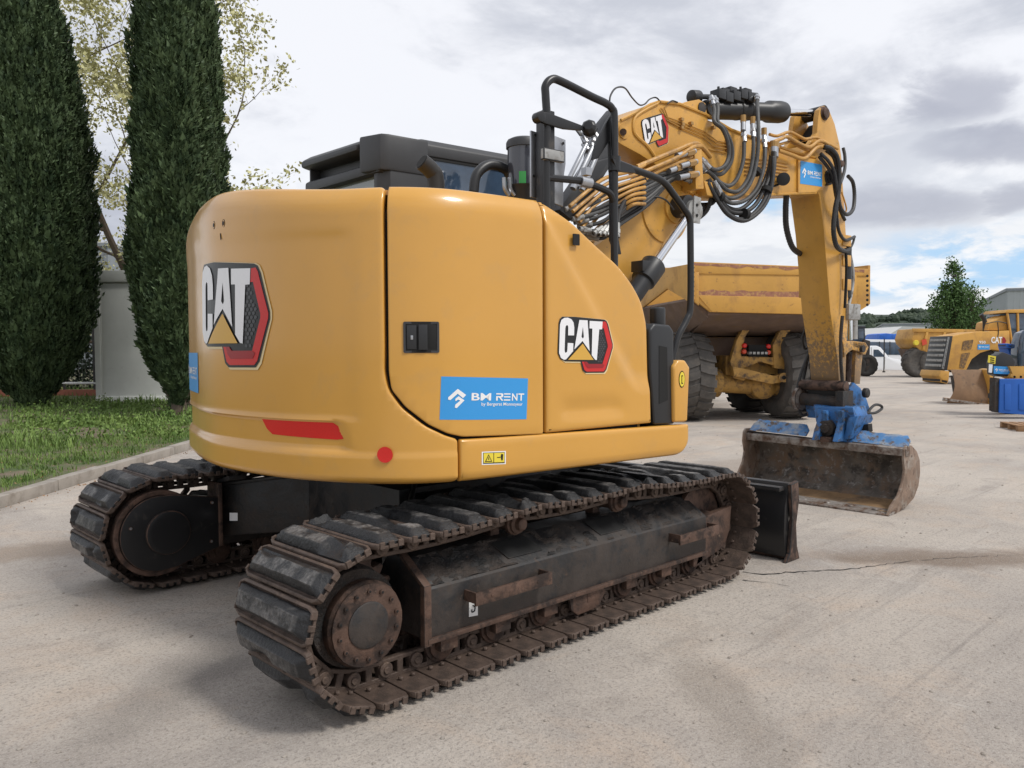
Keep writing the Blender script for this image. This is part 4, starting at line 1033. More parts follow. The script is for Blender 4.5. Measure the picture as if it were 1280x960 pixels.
# air precleaner with black lid and green strip
ya = -.92; b0 = U(655, 243, 'Y', ya); t0 = U(655, 176, 'Y', ya); rr_ = .092
ap = MB().use('bowl'); ap.lathe((b0.x, ya, b0.z+.02), (0, 0, 1), [(0, rr_), (t0.z-b0.z-.06, rr_), (t0.z-b0.z-.055, rr_-.01)], 30)
ap.use('grey_plastic').lathe((b0.x, ya, t0.z-.045), (0, 0, 1), [(0, rr_+.008), (.03, rr_+.008), (.045, rr_), (.055, rr_-.02)], 30)
ap.use('green_label')
for k in range(6):
    t = R(215)+k*.07; ap.add([Vector((b0.x+(rr_+.001)*math.cos(t+q), ya+(rr_+.001)*math.sin(t+q), b0.z+.03+zz_)) for q, zz_ in ((0, 0), (.06, 0), (.06, .08), (0, .08))], [(0, 1, 2, 3)])
ap.use('black_plastic').lathe((b0.x, ya, 2.16), (0, 0, 1), [(0, .08), (b0.z-2.15, .10), (b0.z-2.12, .115)], 24)
part(ap, 'air_precleaner')
lo = MB().use('black_plastic'); P = [U(x, y, 'Y', -.85) for x, y in [(592, 240), (596, 218), (612, 206), (632, 212), (645, 232), (668, 228)]]; lo.tube(P, .028, 12)
lo.use('zinc'); 
for x in (630, 637): lo.tube([U(x, 222, 'Y', -.95), U(x+1, 236, 'Y', -.95), U(x+6, 244, 'Y', -.95)], .012, 8)
part(lo, 'air_hose')
bk = MB().use('zinc')
def plate(m, pts, y, th): m.prism([U(px_, py_, 'Y', y) for px_, py_ in pts], (0, th, 0))
plate(bk, [(664, 163), (679, 168), (679, 250), (664, 246)], -1.22, .012)
q = [U(px_, py_, 'Y', -1.22) for px_, py_ in [(679, 168), (679, 250)]]
plate(bk, [(689, 168), (707, 175), (707, 205), (704, 226), (704, 258), (688, 252)], -1.10, .012)
bk.use('seam_black')
for x, y, Y_ in ((669, 169, -1.2225), (704, 179, -1.1025), (667, 220, -1.2225)): c_ = U(x, y, 'Y', Y_); bk.cyl(c_, c_+Vector((0, -.001, 0)), .009, seg=10)
part(bk, 'bracket_plates', bevel=.003)

# ================================================================== handrail on the right-hand side
YR = -1.30
def H(x, y, Y_=YR): return U(x, y, 'Y', Y_)
hr = MB().use('black_paint')
b_ = H(683, 258); b_.z = 1.95
hr.tube([b_, H(683, 210), H(683.5, 150), H(682, 120), H(682, 107), H(690, 99), H(702, 102), H(740, 121), H(757, 129), H(765, 136), H(768, 150), H(768, 230), H(768, 322), Vector((H(768, 330).x, YR, 1.72))], .021, 12, step=5)
f_ = hr.build('handrail', parent=EX, rot=-SL)
HR = f_
sq = MB().use('black_paint'); a_ = H(682, 258, -1.27); a_.z = 2.05; t_ = H(683, 140, -1.27)
sq.box(a_.x-.035, a_.x+.035, -1.305, -1.235, 2.05, t_.z); sq.use('grey_metal').box(a_.x-.06, a_.x+.08, -1.33, -1.30, H(683, 194).z-.03, H(683, 194).z+.03)
sq.build('rail_post', parent=HR, bevel=.006)
br = MB().use('black_paint')
plate(br, [(677, 140), (684, 140), (729, 157), (728, 163), (706, 161), (684, 155), (676, 152)], YR-.03, .02)
c_ = H(676, 146, YR-.03); br.cyl(c_+Vector((0, -.01, 0)), c_+Vector((0, .04, 0)), .028, seg=14)
c1_ = H(729, 158, YR-.02); br.tube([c1_, H(733, 163, YR-.02)], .012, 8, smooth=False)
c_ = H(736, 159, YR-.02); br.lathe(c_+Vector((-.03, -.03, 0)), (.6, .5, -.2), [(0, .025), (.015, .042), (.05, .044), (.062, .03)], 8)
br.build('camera_bracket', parent=HR, bevel=.004)
lw = MB().use('black_paint')
lw.tube([H(684, 222), H(725, 226), H(735, 229), H(757, 238), H(764, 244), H(767, 252)], .019, 10)
lw.use('zinc').cyl(H(730, 227)-Vector((.03, 0, 0)), H(736, 229)+Vector((.01, 0, 0)), .029, seg=14); c_ = H(738, 212); lw.box(H(733, 217).x-.02, H(733, 217).x+.02, YR-.02, YR+.02, H(733, 217).z-.01, H(733, 217).z+.03)
lw.build('brace_tube', parent=HR)
ft = MB().use('black_paint')
ft.tube([H(770, 203), H(790, 211), H(815, 220), H(830, 228), H(842, 243), H(857, 264), H(862, 274), H(863, 292), H(863, 380), H(858, 400), H(846, 425), H(838, 470), Vector((H(838, 470).x+.02, YR, 1.08))], .020, 12, step=5)
ft.use('black_paint').cyl(H(768, 196), H(768, 214), .035, seg=14)
plate(ft, [(766, 198), (790, 207), (795, 216), (772, 214)], YR-.03, .02)
ft.build('front_guard_rail', parent=HR)
gs = MB().use('black_paint')
plate(gs, [(768, 137), (757, 155), (745, 180), (741, 200), (748, 198), (762, 176), (764, 230), (764, 300), (770, 316), (777, 318), (772, 290), (771, 200)], YR+.03, .02)
gs.build('guard_plate', parent=HR, bevel=.004)

# ================================================================== BOOM
YB = -.17
def B(x, y, Y_=YB): return U(x, y, 'Y', Y_)
def slab(m, pts, y0, y1): m.prism([B(x, y, y0) for x, y in pts], (0, y1-y0, 0)); return m
stub = MB().use('boom_paint')
slab(stub, [(868, 200), (868, 244), (865, 260), (857, 285), (844, 303), (830, 316), (812, 330), (785, 356), (758, 400), (735, 440), (690, 420), (690, 375), (738, 312), (769, 290), (794, 264), (807, 241), (822, 215), (840, 198)], -.15, .15)
STUB = part(stub, 'lower_boom', bevel=.012)
bs = MB().use('boom_paint'); c_ = B(842, 260, -.15)
for Y_, r1, r2 in ((-.15, .25, .0),):
    bs.lathe(c_+Vector((-.10, .0, -.02)), (0, -1, 0), [(0, .27), (.012, .265), (.014, .25)], 40)
bs.lathe(c_, (0, -1, 0), [(0, .13), (.03, .125), (.035, .10)], 30)
bs.use('frame_paint').lathe(c_+Vector((0, -.03, 0)), (0, -1, 0), [(0, .085), (.13, .08), (.135, .05)], 24)
bs.build('pivot_boss', parent=STUB)
fb = MB().use('boom_paint')
FB = [(768, 160), (776, 150), (795, 141), (812, 131), (824, 127), (850, 130), (858, 127), (874, 124), (882, 129), (885, 150), (893, 153), (914, 162), (941, 172), (973, 183), (1000, 192), (1020, 197), (1031, 205), (1035, 217), (1034, 229), (1028, 237), (1020, 241), (945, 244), (868, 244), (846, 228), (825, 209), (800, 193), (776, 180), (768, 174)]
slab(fb, FB, YB, -YB)
BOOM = part(fb, 'upper_boom', bevel=.008)
fl = MB().use('boom_paint')        # welded edge flanges and the raised shoulder round the tail
def strip(m, pts, y, r_=.012, mt='boom_paint', seg=6): m.use(mt).tube([B(x, yy, y) for x, yy in pts], r_, seg, smooth=False)
strip(fl, [(776, 150), (795, 141), (812, 131), (824, 127), (850, 130), (882, 143), (914, 162), (941, 172), (973, 183), (1000, 192), (1020, 197)], YB-.004)
strip(fl, [(868, 244), (945, 244), (1020, 241)], YB-.004)
fl.tube([B(x, y, YB) for x, y in [(822, 129), (800, 141), (792, 150), (792, 164), (797, 172), (808, 182), (818, 196)]], .016, 8)
slab(fl, [(998, 196), (1020, 199), (1031, 206), (1034, 218), (1033, 229), (1020, 240), (998, 241)], YB-.018, YB)
fl.build('boom_flange', parent=BOOM, bevel=0)
pn = MB()
def pin(m, x, y, Y_, r_, th=.03, mt='frame_paint'): c_ = B(x, y, Y_); m.use(mt).lathe(c_+Vector((0, .02, 0)), (0, -1, 0), [(0, r_*1.35), (.03, r_*1.3), (.031, r_), (.02+th, r_), (.022+th, r_*.7)], 22)
pin(pn, 779, 165, YB, .04, .012, 'boom_paint'); pin(pn, 877, 135, YB, .035, .01); pin(pn, 1036, 222, YB-.02, .055)
pn.use('rust_steel').cyl(B(779, 165, YB-.01), B(779, 165, YB-.03), .026, seg=14)
pn.build('boom_pin', parent=BOOM)
# badge on the boom: affine placement through three traced points
def aff(src, dst):
    (x1, y1), (x2, y2), (x3, y3) = src; A_ = np.array([[x1, y1, 1], [x2, y2, 1], [x3, y3, 1]], float)
    cx_ = np.linalg.solve(A_, np.array([d[0] for d in dst], float)); cy_ = np.linalg.solve(A_, np.array([d[1] for d in dst], float))
    return lambda u, v: (cx_[0]*u+cx_[1]*v+cx_[2], cy_[0]*u+cy_[1]*v+cy_[2])
af = aff([(85, 150), (690, 155), (105, 690)], [(800.5, 152.5), (826.5, 142), (807, 180.5)])
def mp_b(u, v, d): q = af(u, v); p = B(q[0], q[1], YB); return Vector((p.x, YB-d-.001, p.z))
emblem(mp_b, BOOM, full=False, ds=.0025)
cq = [B(1000, 229.5, YB-.018), B(1027.5, 233.5, YB-.018), B(1027.5, 206, YB-.018), B(1000.5, 201, YB-.018)]
def mp_bs(x, y, d): p = bil(cq, x, y); return Vector((p[0], YB-.019-d, p[2]))
sticker(mp_bs, BOOM, ds=.002)
hl = MB(); c_ = B(979, 224, YB-.06); hl.use('black_plastic').lathe(c_, (-.75, -.55, -.15), [(-.05, .03), (0, .052), (.03, .058), (.032, .048)], 20); hl.use('seam_black').tube([B(979, 224), B(972, 231), B(962, 234)], .01, 6)
hl.build('work_light', parent=BOOM)
# little clamps and greasing lines on the boom side
gz = MB()
for pts in ([(826, 135), (833, 146), (850, 152), (880, 164), (896, 176), (907, 178)], [(830, 134), (836, 150), (852, 156), (880, 168), (896, 180), (908, 182)], [(833, 150), (852, 160), (878, 171), (893, 184), (908, 186)], [(886, 187), (908, 191)]):
    strip(gz, pts, YB-.01, .005, 'pipe_yellow')
for x, y in ((850, 150), (851, 156), (850, 160), (907, 178), (908, 183), (908, 188), (862, 155), (890, 160)): c_ = B(x, y); gz.use('brass').box(c_.x-.015, c_.x+.015, YB-.03, YB, c_.z-.012, c_.z+.012)
for k in range(5): strip(gz, [(931, 198+k*5), (962, 200+k*4.6), (985, 205+k*4)], YB-.008, .005, 'pipe_yellow')
gz.build('grease_lines', parent=BOOM)
# stick cylinder on top of the boom
y0 = 0
cy_ = MB().use('black_plastic')
a1 = U(885, 140, 'Y', y0); a2 = U(955, 140, 'Y', y0)
A0, A1, A2, A3, A4 = [U(x, y, 'Y', y0) for x, y in ((879, 137), (958, 140), (962, 140), (980, 140.5), (1014, 141.5))]
ax_ = (A4-A0).normalized(); L1 = (A1-A0).length; L2 = (A3-A0).length; L4 = (A4-A0).length
cy_.lathe(A0, ax_, [(.0, .065), (.03, .080), (L1, .080), (L1+.03, .098), (L2-.08, .100), (L2-.03, .094), (L2, .065), (L2+.01, .04)], 32)
cy_.cyl(A0+Vector((0, -.10, 0)), A0+Vector((0, .10, 0)), .07, seg=20)
CYL = part(cy_, 'stick_cylinder')
rd = MB().use('chrome'); rd.cyl(A0+ax_*L2, A4, .034, seg=24); rd.use('frame_paint').cyl(A4+Vector((.06, -.11, 0)), A4+Vector((.06, .11, 0)), .062, seg=22); rd.build('cylinder_rod', parent=CYL)
vb = MB().use('black_plastic')
T_ = [U(x, y, 'Y', -.03) for x, y in [(868, 121), (886, 121), (900, 122), (925, 118), (946, 119)]]
vb.tube(T_, .022, 10); vb.lathe(T_[0]-ax_*.05, ax_, [(0, .03), (.01, .055), (.1, .055), (.11, .03)], 16)
for k in range(9):
    c_ = U(898+k*4.6, 118.5+(k % 3)*1.8, 'Y', -.05+.03*(k % 2)); vb.box(c_.x-.05, c_.x+.045, c_.y-.05, c_.y+.05, c_.z-.045, c_.z+.035+.02*(k % 2)); vb.cyl(c_+Vector((0, 0, .03)), c_+Vector((0, 0, .07)), .012, seg=8)
vb.build('valve_block', parent=CYL, bevel=.008)
st_ = MB().use('seam_black')
for x in (921, 934):
    q = (U(x, 140, 'Y', y0)-A0).dot(ax_); st_.lathe(A0+ax_*q, ax_, [(-.012, .083), (.012, .083)], 24)
st_.build('cylinder_straps', parent=CYL)

# ================================================================== STICK
YS = -.155
SO = [(1022, 150), (1024, 137), (1030, 132), (1037, 140), (1043, 155), (1049, 180), (1052, 205), (1055, 250), (1058, 300), (1060, 350), (1060, 400), (1058, 440), (1057, 478), (1049, 480), (1047, 449), (1038, 390), (1030, 290), (1024, 243), (1010, 222), (1000, 205), (1003, 192), (1013, 178), (1021, 166)]
stk = MB().use('stick_paint'); lowr = [p for p in SO if p[1] > 180]
bodyS = [(1049, 180), (1052, 205), (1055, 250), (1058, 300), (1060, 350), (1060, 400), (1058, 440), (1057, 478), (1049, 480), (1047, 449), (1038, 390), (1030, 290), (1024, 243), (1010, 222), (1004, 205), (1013, 180)]
stk.prism([B(x, y, YS) for x, y in bodyS], (0, -2*YS, 0))
STK = part(stk, 'stick', bevel=.008)
lg = MB().use('stick_paint')
lug = [(1022, 150), (1024, 137), (1030, 132), (1037, 140), (1043, 155), (1049, 180), (1053, 208), (1040, 215), (1010, 222), (1000, 205), (1003, 192), (1013, 178), (1021, 166)]
for Y0, Y1 in ((YS-.004, YS+.05), (-YS-.05, -YS+.004)): lg.prism([B(x, y, YS) + Vector((0, Y0-YS, 0)) for x, y in lug], (0, Y1-Y0, 0))
lg.use('seam_black').prism([B(x, y, YS)+Vector((0, .06, 0)) for x, y in [(1026, 172), (1046, 180), (1044, 160), (1040, 150), (1030, 165)]], (0, -2*YS-.12, 0))
lg.build('stick_ears', parent=STK, bevel=.006)
for x_, y_, r__ in ((1030, 142, .05), (1050, 205, .03)): pn = MB(); pin(pn, x_, y_, YS, r__, mt='rust_steel'); pn.build('stick_pin', parent=STK)
# mud on the lower rear face is real dirt: a second paint zone with its own edge
mdp = MB().use('muddy_paint')
lowface = []; MUDON = False
for (xa, ya_) in ((1035.5, 350), (1038, 390), (1047, 449), (1049, 479)):
    p = B(xa, ya_, YS); lowface.append(p)
rows = []
for p in lowface: rows.append([Vector((p.x-.006, YS+.006, p.z)), Vector((p.x-.006, -YS-.006, p.z))])
for a_, b_ in zip(rows, rows[1:]): mdp.add([a_[0], a_[1], b_[1], b_[0]], [(0, 1, 2, 3)])
pass
# box bracket on the far flank, rod brackets on the front face
bb = MB().use('stick_paint'); c_ = B(1006, 352, .155); bb.box(c_.x-.02, c_.x+.14, .155, .21, c_.z-.16, c_.z+.16); 
for yy_ in (300, 325, 355): c_ = B(1057, yy_, YS); bb.box(c_.x-.06, c_.x+.09, YS-.01, YS+.07, c_.z-.06, c_.z+.05)
bb.build('stick_bracket', parent=STK, bevel=.006)
# yellow chalk-like paint mark
# bucket cylinder along the front face
XF = lambda x, y, Y_: U(x, y, 'Y', Y_)
bc = MB().use('grey_metal'); q0 = XF(1057, 389, -.10); bc.box(q0.x-.09, q0.x+.13, -.19, .02, q0.z-.09, q0.z+.07)
BC = part(bc, 'bucket_cylinder', bevel=.015)
r_ = MB().use('chrome'); r_.cyl(XF(1062, 392, -.05), XF(1062, 425, -.05), .028, seg=16); r_.use('grey_metal').cyl(XF(1067, 380, -.0), XF(1067, 424, .0), .04, seg=16)
r_.use('black_plastic').cyl(XF(1058, 305, -.1), XF(1058, 372, -.1), .05, seg=20)
r_.build('cylinder_rod', parent=BC)
# rocker and links
rk = MB().use('stick_paint')
for Y_ in (-.19, .15): rk.prism([XF(x, y, Y_) for x, y in [(1054, 427), (1066, 426), (1082, 428), (1086, 434), (1082, 444), (1076, 440), (1066, 437), (1060, 441), (1056, 447)]], (0, .04, 0))
rk.prism([XF(x, y, -.19) for x, y in [(1066, 426), (1082, 428), (1086, 434), (1080, 438), (1066, 434)]], (0, .38, 0))
RKR = part(rk, 'rocker_link', bevel=.01)
for Y_ in (-.15, .11): lk = MB().use('stick_paint'); lk.prism([XF(x, y, Y_) for x, y in [(1070, 436), (1079, 437), (1075, 480), (1068, 480)]], (0, .04, 0)); lk.build('push_link', parent=RKR, bevel=.006)
lk = MB().use('frame_paint').cyl(XF(1080, 436, -.22), XF(1080, 436, -.22)+Vector((0, .44, 0)), .035, seg=14)
lk.build('link_pin', parent=RKR)
dk_ = MB().use('rust_steel'); dk_.prism([XF(x, y, -.05) for x, y in [(1060, 440), (1070, 446), (1068, 478), (1058, 478)]], (0, .1, 0)); dk_.build('link_knuckle', parent=RKR, bevel=.01)
# boom lift cylinders on both sides of the lower boom
for Y_ in (-.30, .30):
    top = B(864, 264, -.30); mid = B(818, 328, -.30); low = B(796, 362, -.30); 
    for v in (top, mid, low): v.y = Y_
    ax_ = (top-low).normalized(); base = low-ax_*.75
    c = MB().use('black_plastic'); Lb = (mid-base).length
    c.lathe(base, ax_, [(0, .07), (.02, .075), (Lb-.20, .075), (Lb-.19, .095), (Lb-.02, .098), (Lb, .08)], 28)
    c.box(mid.x-.19, mid.x-.10, Y_-.06, Y_+.06, mid.z-.08, mid.z-.0)
    C_ = part(c, 'boom_cylinder', bevel=.004)
    r_ = MB().use('chrome'); r_.cyl(base+ax_*(Lb-.01), top-ax_*.03, .036, seg=22)
    r_.use('grey_metal').cyl(top-Vector((0, .045, 0)), top+Vector((0, .045, 0)), .085, seg=24)
    s_ = -1 if Y_ < 0 else 1
    r_.prism([top+Vector((x, s_*.045, z)) for x, z in ((-.04, -.10), (.04, -.10), (.05, .10), (-.03, .11))], (0, s_*.012, 0))
    for dz in (-.04, .04): r_.use('seam_black').cyl(top+Vector((.0, s_*.056, dz)), top+Vector((.0, s_*.062, dz)), .012, seg=10)
    r_.build('cylinder_rod', parent=C_)
# boom adjusting cylinder: grey sheathed strut up to the tail of the upper boom
vc = MB().use('grey_plastic')
q1 = B(775, 163, 0); q0 = B(706, 275, 0)
ax_ = (q1-q0).normalized()
vc.prism([B(x, y, -.42) for x, y in [(770, 134), (757, 150), (744, 178), (740, 200), (726, 222), (699, 262), (716, 276), (737, 250), (758, 216), (769, 200)]], (0, .10, 0))
vc.use('black_plastic').prism([B(x, y, -.42) for x, y in [(742, 202), (764, 196), (737, 240), (722, 232)]], (0, -.02, 0))
part(vc, 'boom_adjusting_strut', bevel=.012)
vr = MB().use('zinc')
for (a_, b_, r__) in (((742, 182), (716, 236), .022), ((733, 180), (712, 222), .016), ((749, 186), (727, 238), .02)): vr.cyl(B(*a_, -.62), B(*b_, -.62), r__, seg=12)
for k in range(9): c_ = B(728+(k*7) % 22, 168+(k*5) % 24, -.62); vr.cyl(c_, c_+Vector((.02*(k % 3-1), .03, .05)), .022, seg=8)
vr.use('brass'); 
part(vr, 'hose_couplings', bevel=.003)
# ================================================================== HOSES AND PIPES (each one a part of the boom it is fixed to)
def line(name, pts, r_, mt, Y0=-.24, parent=None, step=6, ends=None, seg=9):
    m = MB().use(mt); P = [B(p[0], p[1], p[2] if len(p) > 2 else Y0) for p in pts]
    if mt == 'hose_grey' or (mt == 'hose' and r_ > .017):       # spiral guard: fine ribs along the hose
        Q = catmull(P, 14); n_ = len(Q); m.tube(Q, lambda t: r_*(1.0+.10*(int(round(t*(n_-1))) % 2)), seg, smooth=False)
    else: m.tube(P, r_, seg, step=step)
    if ends:
        P2 = catmull(P, step); m.use(ends)
        for a_, b_ in ((P2[0], P2[2]), (P2[-1], P2[-3])): m.cyl(a_, a_+(b_-a_).normalized()*.11, r_*1.35, seg=10); m.cyl(a_+(b_-a_).normalized()*.03, a_+(b_-a_).normalized()*.06, r_*1.7, seg=6)
    o = part(m, name, parent=parent); 
    return o
HG = [  # grey hoses hanging in loops on the boom's flank
 [(893, 122, -.12), (897, 135, -.2), (897, 152, -.24), (906, 162, -.26), (914, 180, -.27), (915, 198, -.27), (908, 212, -.26), (898, 218, -.25), (880, 210, -.25), (872, 201, -.24)],
 [(889, 121, -.12), (893, 138, -.2), (893, 152, -.25), (903, 161, -.28), (910, 178, -.3), (911, 195, -.3), (905, 208, -.3), (893, 212, -.28), (882, 204, -.27), (876, 198, -.26)],
 [(929, 163, -.24), (930, 175, -.26), (929, 200, -.28), (922, 222, -.28), (912, 232, -.27), (900, 228, -.26), (888, 216, -.25), (878, 215, -.24), (866, 221, -.24)],
 [(941, 158, -.25), (942, 180, -.29), (940, 205, -.3), (934, 225, -.3), (922, 239, -.29), (908, 237, -.28), (897, 226, -.27), (885, 214, -.26), (874, 213, -.26), (864, 218, -.25)],
 [(946, 120, -.1), (947, 140, -.25), (948, 170, -.31), (946, 200, -.32), (940, 224, -.32), (928, 242, -.31), (912, 248, -.3), (900, 240, -.28), (892, 226, -.27)],
 [(955, 172, -.26), (956, 190, -.3), (954, 212, -.32), (946, 235, -.32), (932, 250, -.31), (915, 254, -.3), (903, 246, -.29), (896, 232, -.28)],
]
for k, P in enumerate(HG): line('hydraulic_hose', P, .0165, 'hose_grey', parent=None, ends='zinc')
HB = [  # black bundle below the boom
 [(966, 190, -.27), (964, 212, -.31), (956, 235, -.32), (944, 256, -.31), (928, 266, -.3), (912, 264, -.29), (902, 252, -.28), (893, 238, -.26), (886, 224, -.25)],
 [(968, 190, -.30), (967, 214, -.33), (960, 240, -.34), (947, 262, -.33), (930, 274, -.32), (914, 270, -.3), (903, 258, -.28), (896, 242, -.26)],
 [(964, 192, -.24), (961, 212, -.28), (953, 232, -.29), (940, 250, -.28), (924, 262, -.28), (908, 258, -.27), (898, 244, -.26), (890, 230, -.25)],
 [(966, 196, -.33), (966, 222, -.35), (959, 250, -.35), (945, 268, -.34), (928, 276, -.33), (910, 268, -.31), (898, 252, -.28), (884, 228, -.26)],
 [(884, 226, -.26), (890, 240, -.24), (892, 250, -.2), (884, 258, -.16), (872, 266, -.12), (864, 268, -.1)],
 [(888, 230, -.24), (893, 246, -.2), (890, 254, -.16), (878, 256, -.1), (866, 254, -.05)],
 [(890, 244, -.22), (884, 262, -.18), (874, 272, -.14), (864, 276, -.1)],
]
for P in HB: line('hydraulic_hose', P, .0175, 'hose')
for (x_, y_, Y_) in ((958, 238, -.33), (931, 268, -.32), (899, 246, -.27), (944, 214, -.30)):
    m = MB().use('seam_black'); c_ = B(x_, y_, Y_); t_ = Vector((.5, 0, .8)) if x_ > 940 else Vector((1, 0, -.1)); m.lathe(c_-t_.normalized()*.02, t_, [(0, .048), (.04, .048)], 16); part(m, 'hose_tie')
# hoses and pipes that feed from the machine to the joint
rnd = random.Random(4)
for k in range(9):
    y0 = 232+k*5.5; dy = rnd.uniform(-3, 3)
    line('feed_hose', [(706+k*3, 262+k*4, -.42+.05*(k % 3)), (738+k*2, y0+20+dy, -.40), (775, y0+4+dy*.5, -.36+.03*(k % 2)), (810, y0-12-k*1.0, -.33), (842, 214+k*1.3, -.30+.02*(k % 3)), (868, 202+k*3.2, -.26)], .0135, 'hose' if k % 3 else 'hose_grey', ends='grey_metal')
for k in range(8):
    a0 = rnd.uniform(-3, 3)
    line('feed_pipe', [(712+k*4, 258+k*6.5, -.50+.03*k), (735+k*3, 240+k*6+a0, -.48+.03*k), (758+k*2, 222+k*7, -.44+.02*k), (790, 214+k*6, -.40), (806, 206+k*7, -.36)], .013, 'pipe_yellow', step=4)
for k in range(6):
    line('feed_hose', [(742+k*6, 292+k*1, -.44), (764+k*2, 276-k*2, -.40), (783+k*1, 262-k*5, -.36), (797, 250-k*6, -.33)], .013, 'hose' if k % 2 else 'frame_mud', ends='grey_metal')
# the two thick yellow pipes crossing the front of the tail
line('boom_pipe', [(796, 209, -.32), (822, 198, -.32), (846, 188, -.31), (862, 181, -.30), (872, 180, -.29), (880, 186, -.28), (888, 196, -.26)], .020, 'pipe_yellow', step=3)
line('boom_pipe', [(800, 217, -.36), (826, 206, -.36), (848, 196, -.35), (866, 184, -.33), (876, 183, -.31)], .016, 'pipe_yellow', step=3)
line('boom_pipe', [(806, 224, -.33), (830, 210, -.33), (850, 203, -.32), (864, 196, -.3)], .018, 'pipe_yellow', step=3)
for (a_, b_) in (((846, 195), (868, 189)), ((850, 208), (870, 202)), ((848, 222), (872, 217)), ((836, 214), (852, 208))):
    m = MB().use('zinc'); m.cyl(B(*a_, -.34), B(*b_, -.32), .024, seg=12); m.use('brass').cyl(B((a_[0]+b_[0])/2, (a_[1]+b_[1])/2, -.33), B(b_[0]-2, b_[1]+1, -.32), .030, seg=6); part(m, 'hose_coupling')
jb = MB().use('boom_paint'); slab(jb, [(868, 186), (877, 186), (880, 236), (870, 236)], -.31, YB); slab(jb, [(880, 226), (890, 228), (896, 246), (884, 244)], -.27, YB); part(jb, 'hose_bracket', bevel=.005)
# signal cable over the tail, the thin loop against the stub
line('signal_cable', [(762, 132, -.9), (763, 120, -.9), (770, 110, -.8), (781, 110, -.6), (790, 122, -.4), (799, 131, -.25), (806, 130, -.2), (812, 124, -.19), (820, 122, -.18), (826, 128, -.18)], .006, 'hose', seg=6)
line('signal_cable', [(834, 130, -.19), (840, 126, -.19), (847, 128, -.19)], .006, 'hose', seg=6)
line('signal_cable', [(800, 262, -.28), (805, 252, -.32), (818, 246, -.33), (832, 250, -.33), (842, 262, -.3)], .007, 'hose', seg=6)
# pipes from the boom end to the stick
for P, r_ in (([(962, 168, -.2), (972, 170, -.2), (986, 165, -.2), (998, 170, -.2), (1007, 174, -.2), (1020, 172, -.2), (1032, 178, -.2), (1047, 186, -.2)], .014),
              ([(966, 178, -.22), (978, 173, -.23), (984, 171, -.23), (1000, 180, -.23), (1012, 184, -.23), (1024, 176, -.22), (1036, 181, -.22)], .017),
              ([(973, 188, -.22), (990, 194, -.22), (1000, 198, -.23), (1008, 197, -.23), (1020, 185, -.22), (1028, 184, -.22)], .018),
              ([(970, 182, -.2), (984, 178, -.2), (990, 178, -.2), (1006, 187, -.2), (1018, 188, -.2)], .013)):
    line('boom_pipe', P, r_, 'pipe_yellow', step=3)
for x, y in ((929, 150), (941, 152), (955, 166), (966, 182)):
    m = MB().use('brass'); m.cyl(B(x, y-6, -.25), B(x, y+3, -.25), .024, seg=8); m.use('zinc').cyl(B(x, y+2, -.25), B(x, y+13, -.26), .022, seg=10); part(m, 'hose_coupling')
m = MB().use('brass'); m.cyl(B(967, 178, -.24), B(967, 186, -.24), .05, seg=10); m.use('zinc').cyl(B(967, 185, -.25), B(967, 197, -.26), .042, seg=12); part(m, 'swivel_coupling')
# hoses looping over the stick
HS = [
 [(1030, 184, -.24), (1038, 186, -.27), (1046, 196, -.28), (1049, 215, -.28), (1048, 240, -.28), (1044, 262, -.28), (1042, 288, -.28), (1046, 308, -.26), (1056, 314, -.2), (1062, 312, -.16)],
 [(1033, 188, -.22), (1042, 196, -.25), (1046, 212, -.26), (1047, 236, -.26), (1050, 258, -.24), (1058, 268, -.2), (1066, 262, -.15), (1068, 245, -.12), (1066, 228, -.12), (1060, 220, -.14)],
 [(1026, 192, -.24), (1036, 202, -.26), (1043, 216, -.27), (1046, 240, -.27), (1046, 270, -.26), (1049, 290, -.24), (1056, 300, -.2), (1064, 298, -.16), (1068, 296, -.12)],
 [(1024, 196, -.22), (1034, 208, -.23), (1041, 222, -.24), (1045, 245, -.24), (1050, 262, -.22), (1056, 275, -.2)],
 [(1054, 185, -.1), (1056, 195, -.12), (1056, 210, -.14), (1053, 222, -.18), (1050, 230, -.2)],
 [(1068, 296, -.12), (1066, 304, -.12), (1061, 314, -.14), (1058, 322, -.14)],
]
for P, r_ in zip(HS, (.022, .018, .016, .016, .016, .012)): line('stick_hose', P, r_, 'hose', ends=None)
line('stick_hose', [(983, 243, -.1), (982, 262, -.05), (983, 285, 0), (990, 308, .05), (1000, 317, .12), (1008, 317, .16)], .026, 'hose')
line('stick_hose', [(998, 243, .16), (998, 262, .18), (1001, 285, .18), (1006, 302, .16)], .012, 'hose')
line('stick_cable', [(1052, 240, -.17), (1056, 252, -.18), (1058, 262, -.18), (1055, 268, -.18)], .008, 'pipe_yellow', seg=6)
line('stick_pipe', [(1053, 395, -.22), (1051, 420, -.22), (1051, 450, -.22), (1053, 478, -.22), (1054, 500, -.24)], .017, 'frame_mud')
line('stick_pipe', [(1062, 316, -.1), (1066, 340, -.1), (1065, 360, -.1), (1060, 385, -.12)], .018, 'grey_metal')
line('stick_pipe', [(1057, 310, -.2), (1058, 340, -.2), (1056, 385, -.2)], .014, 'seam_black')
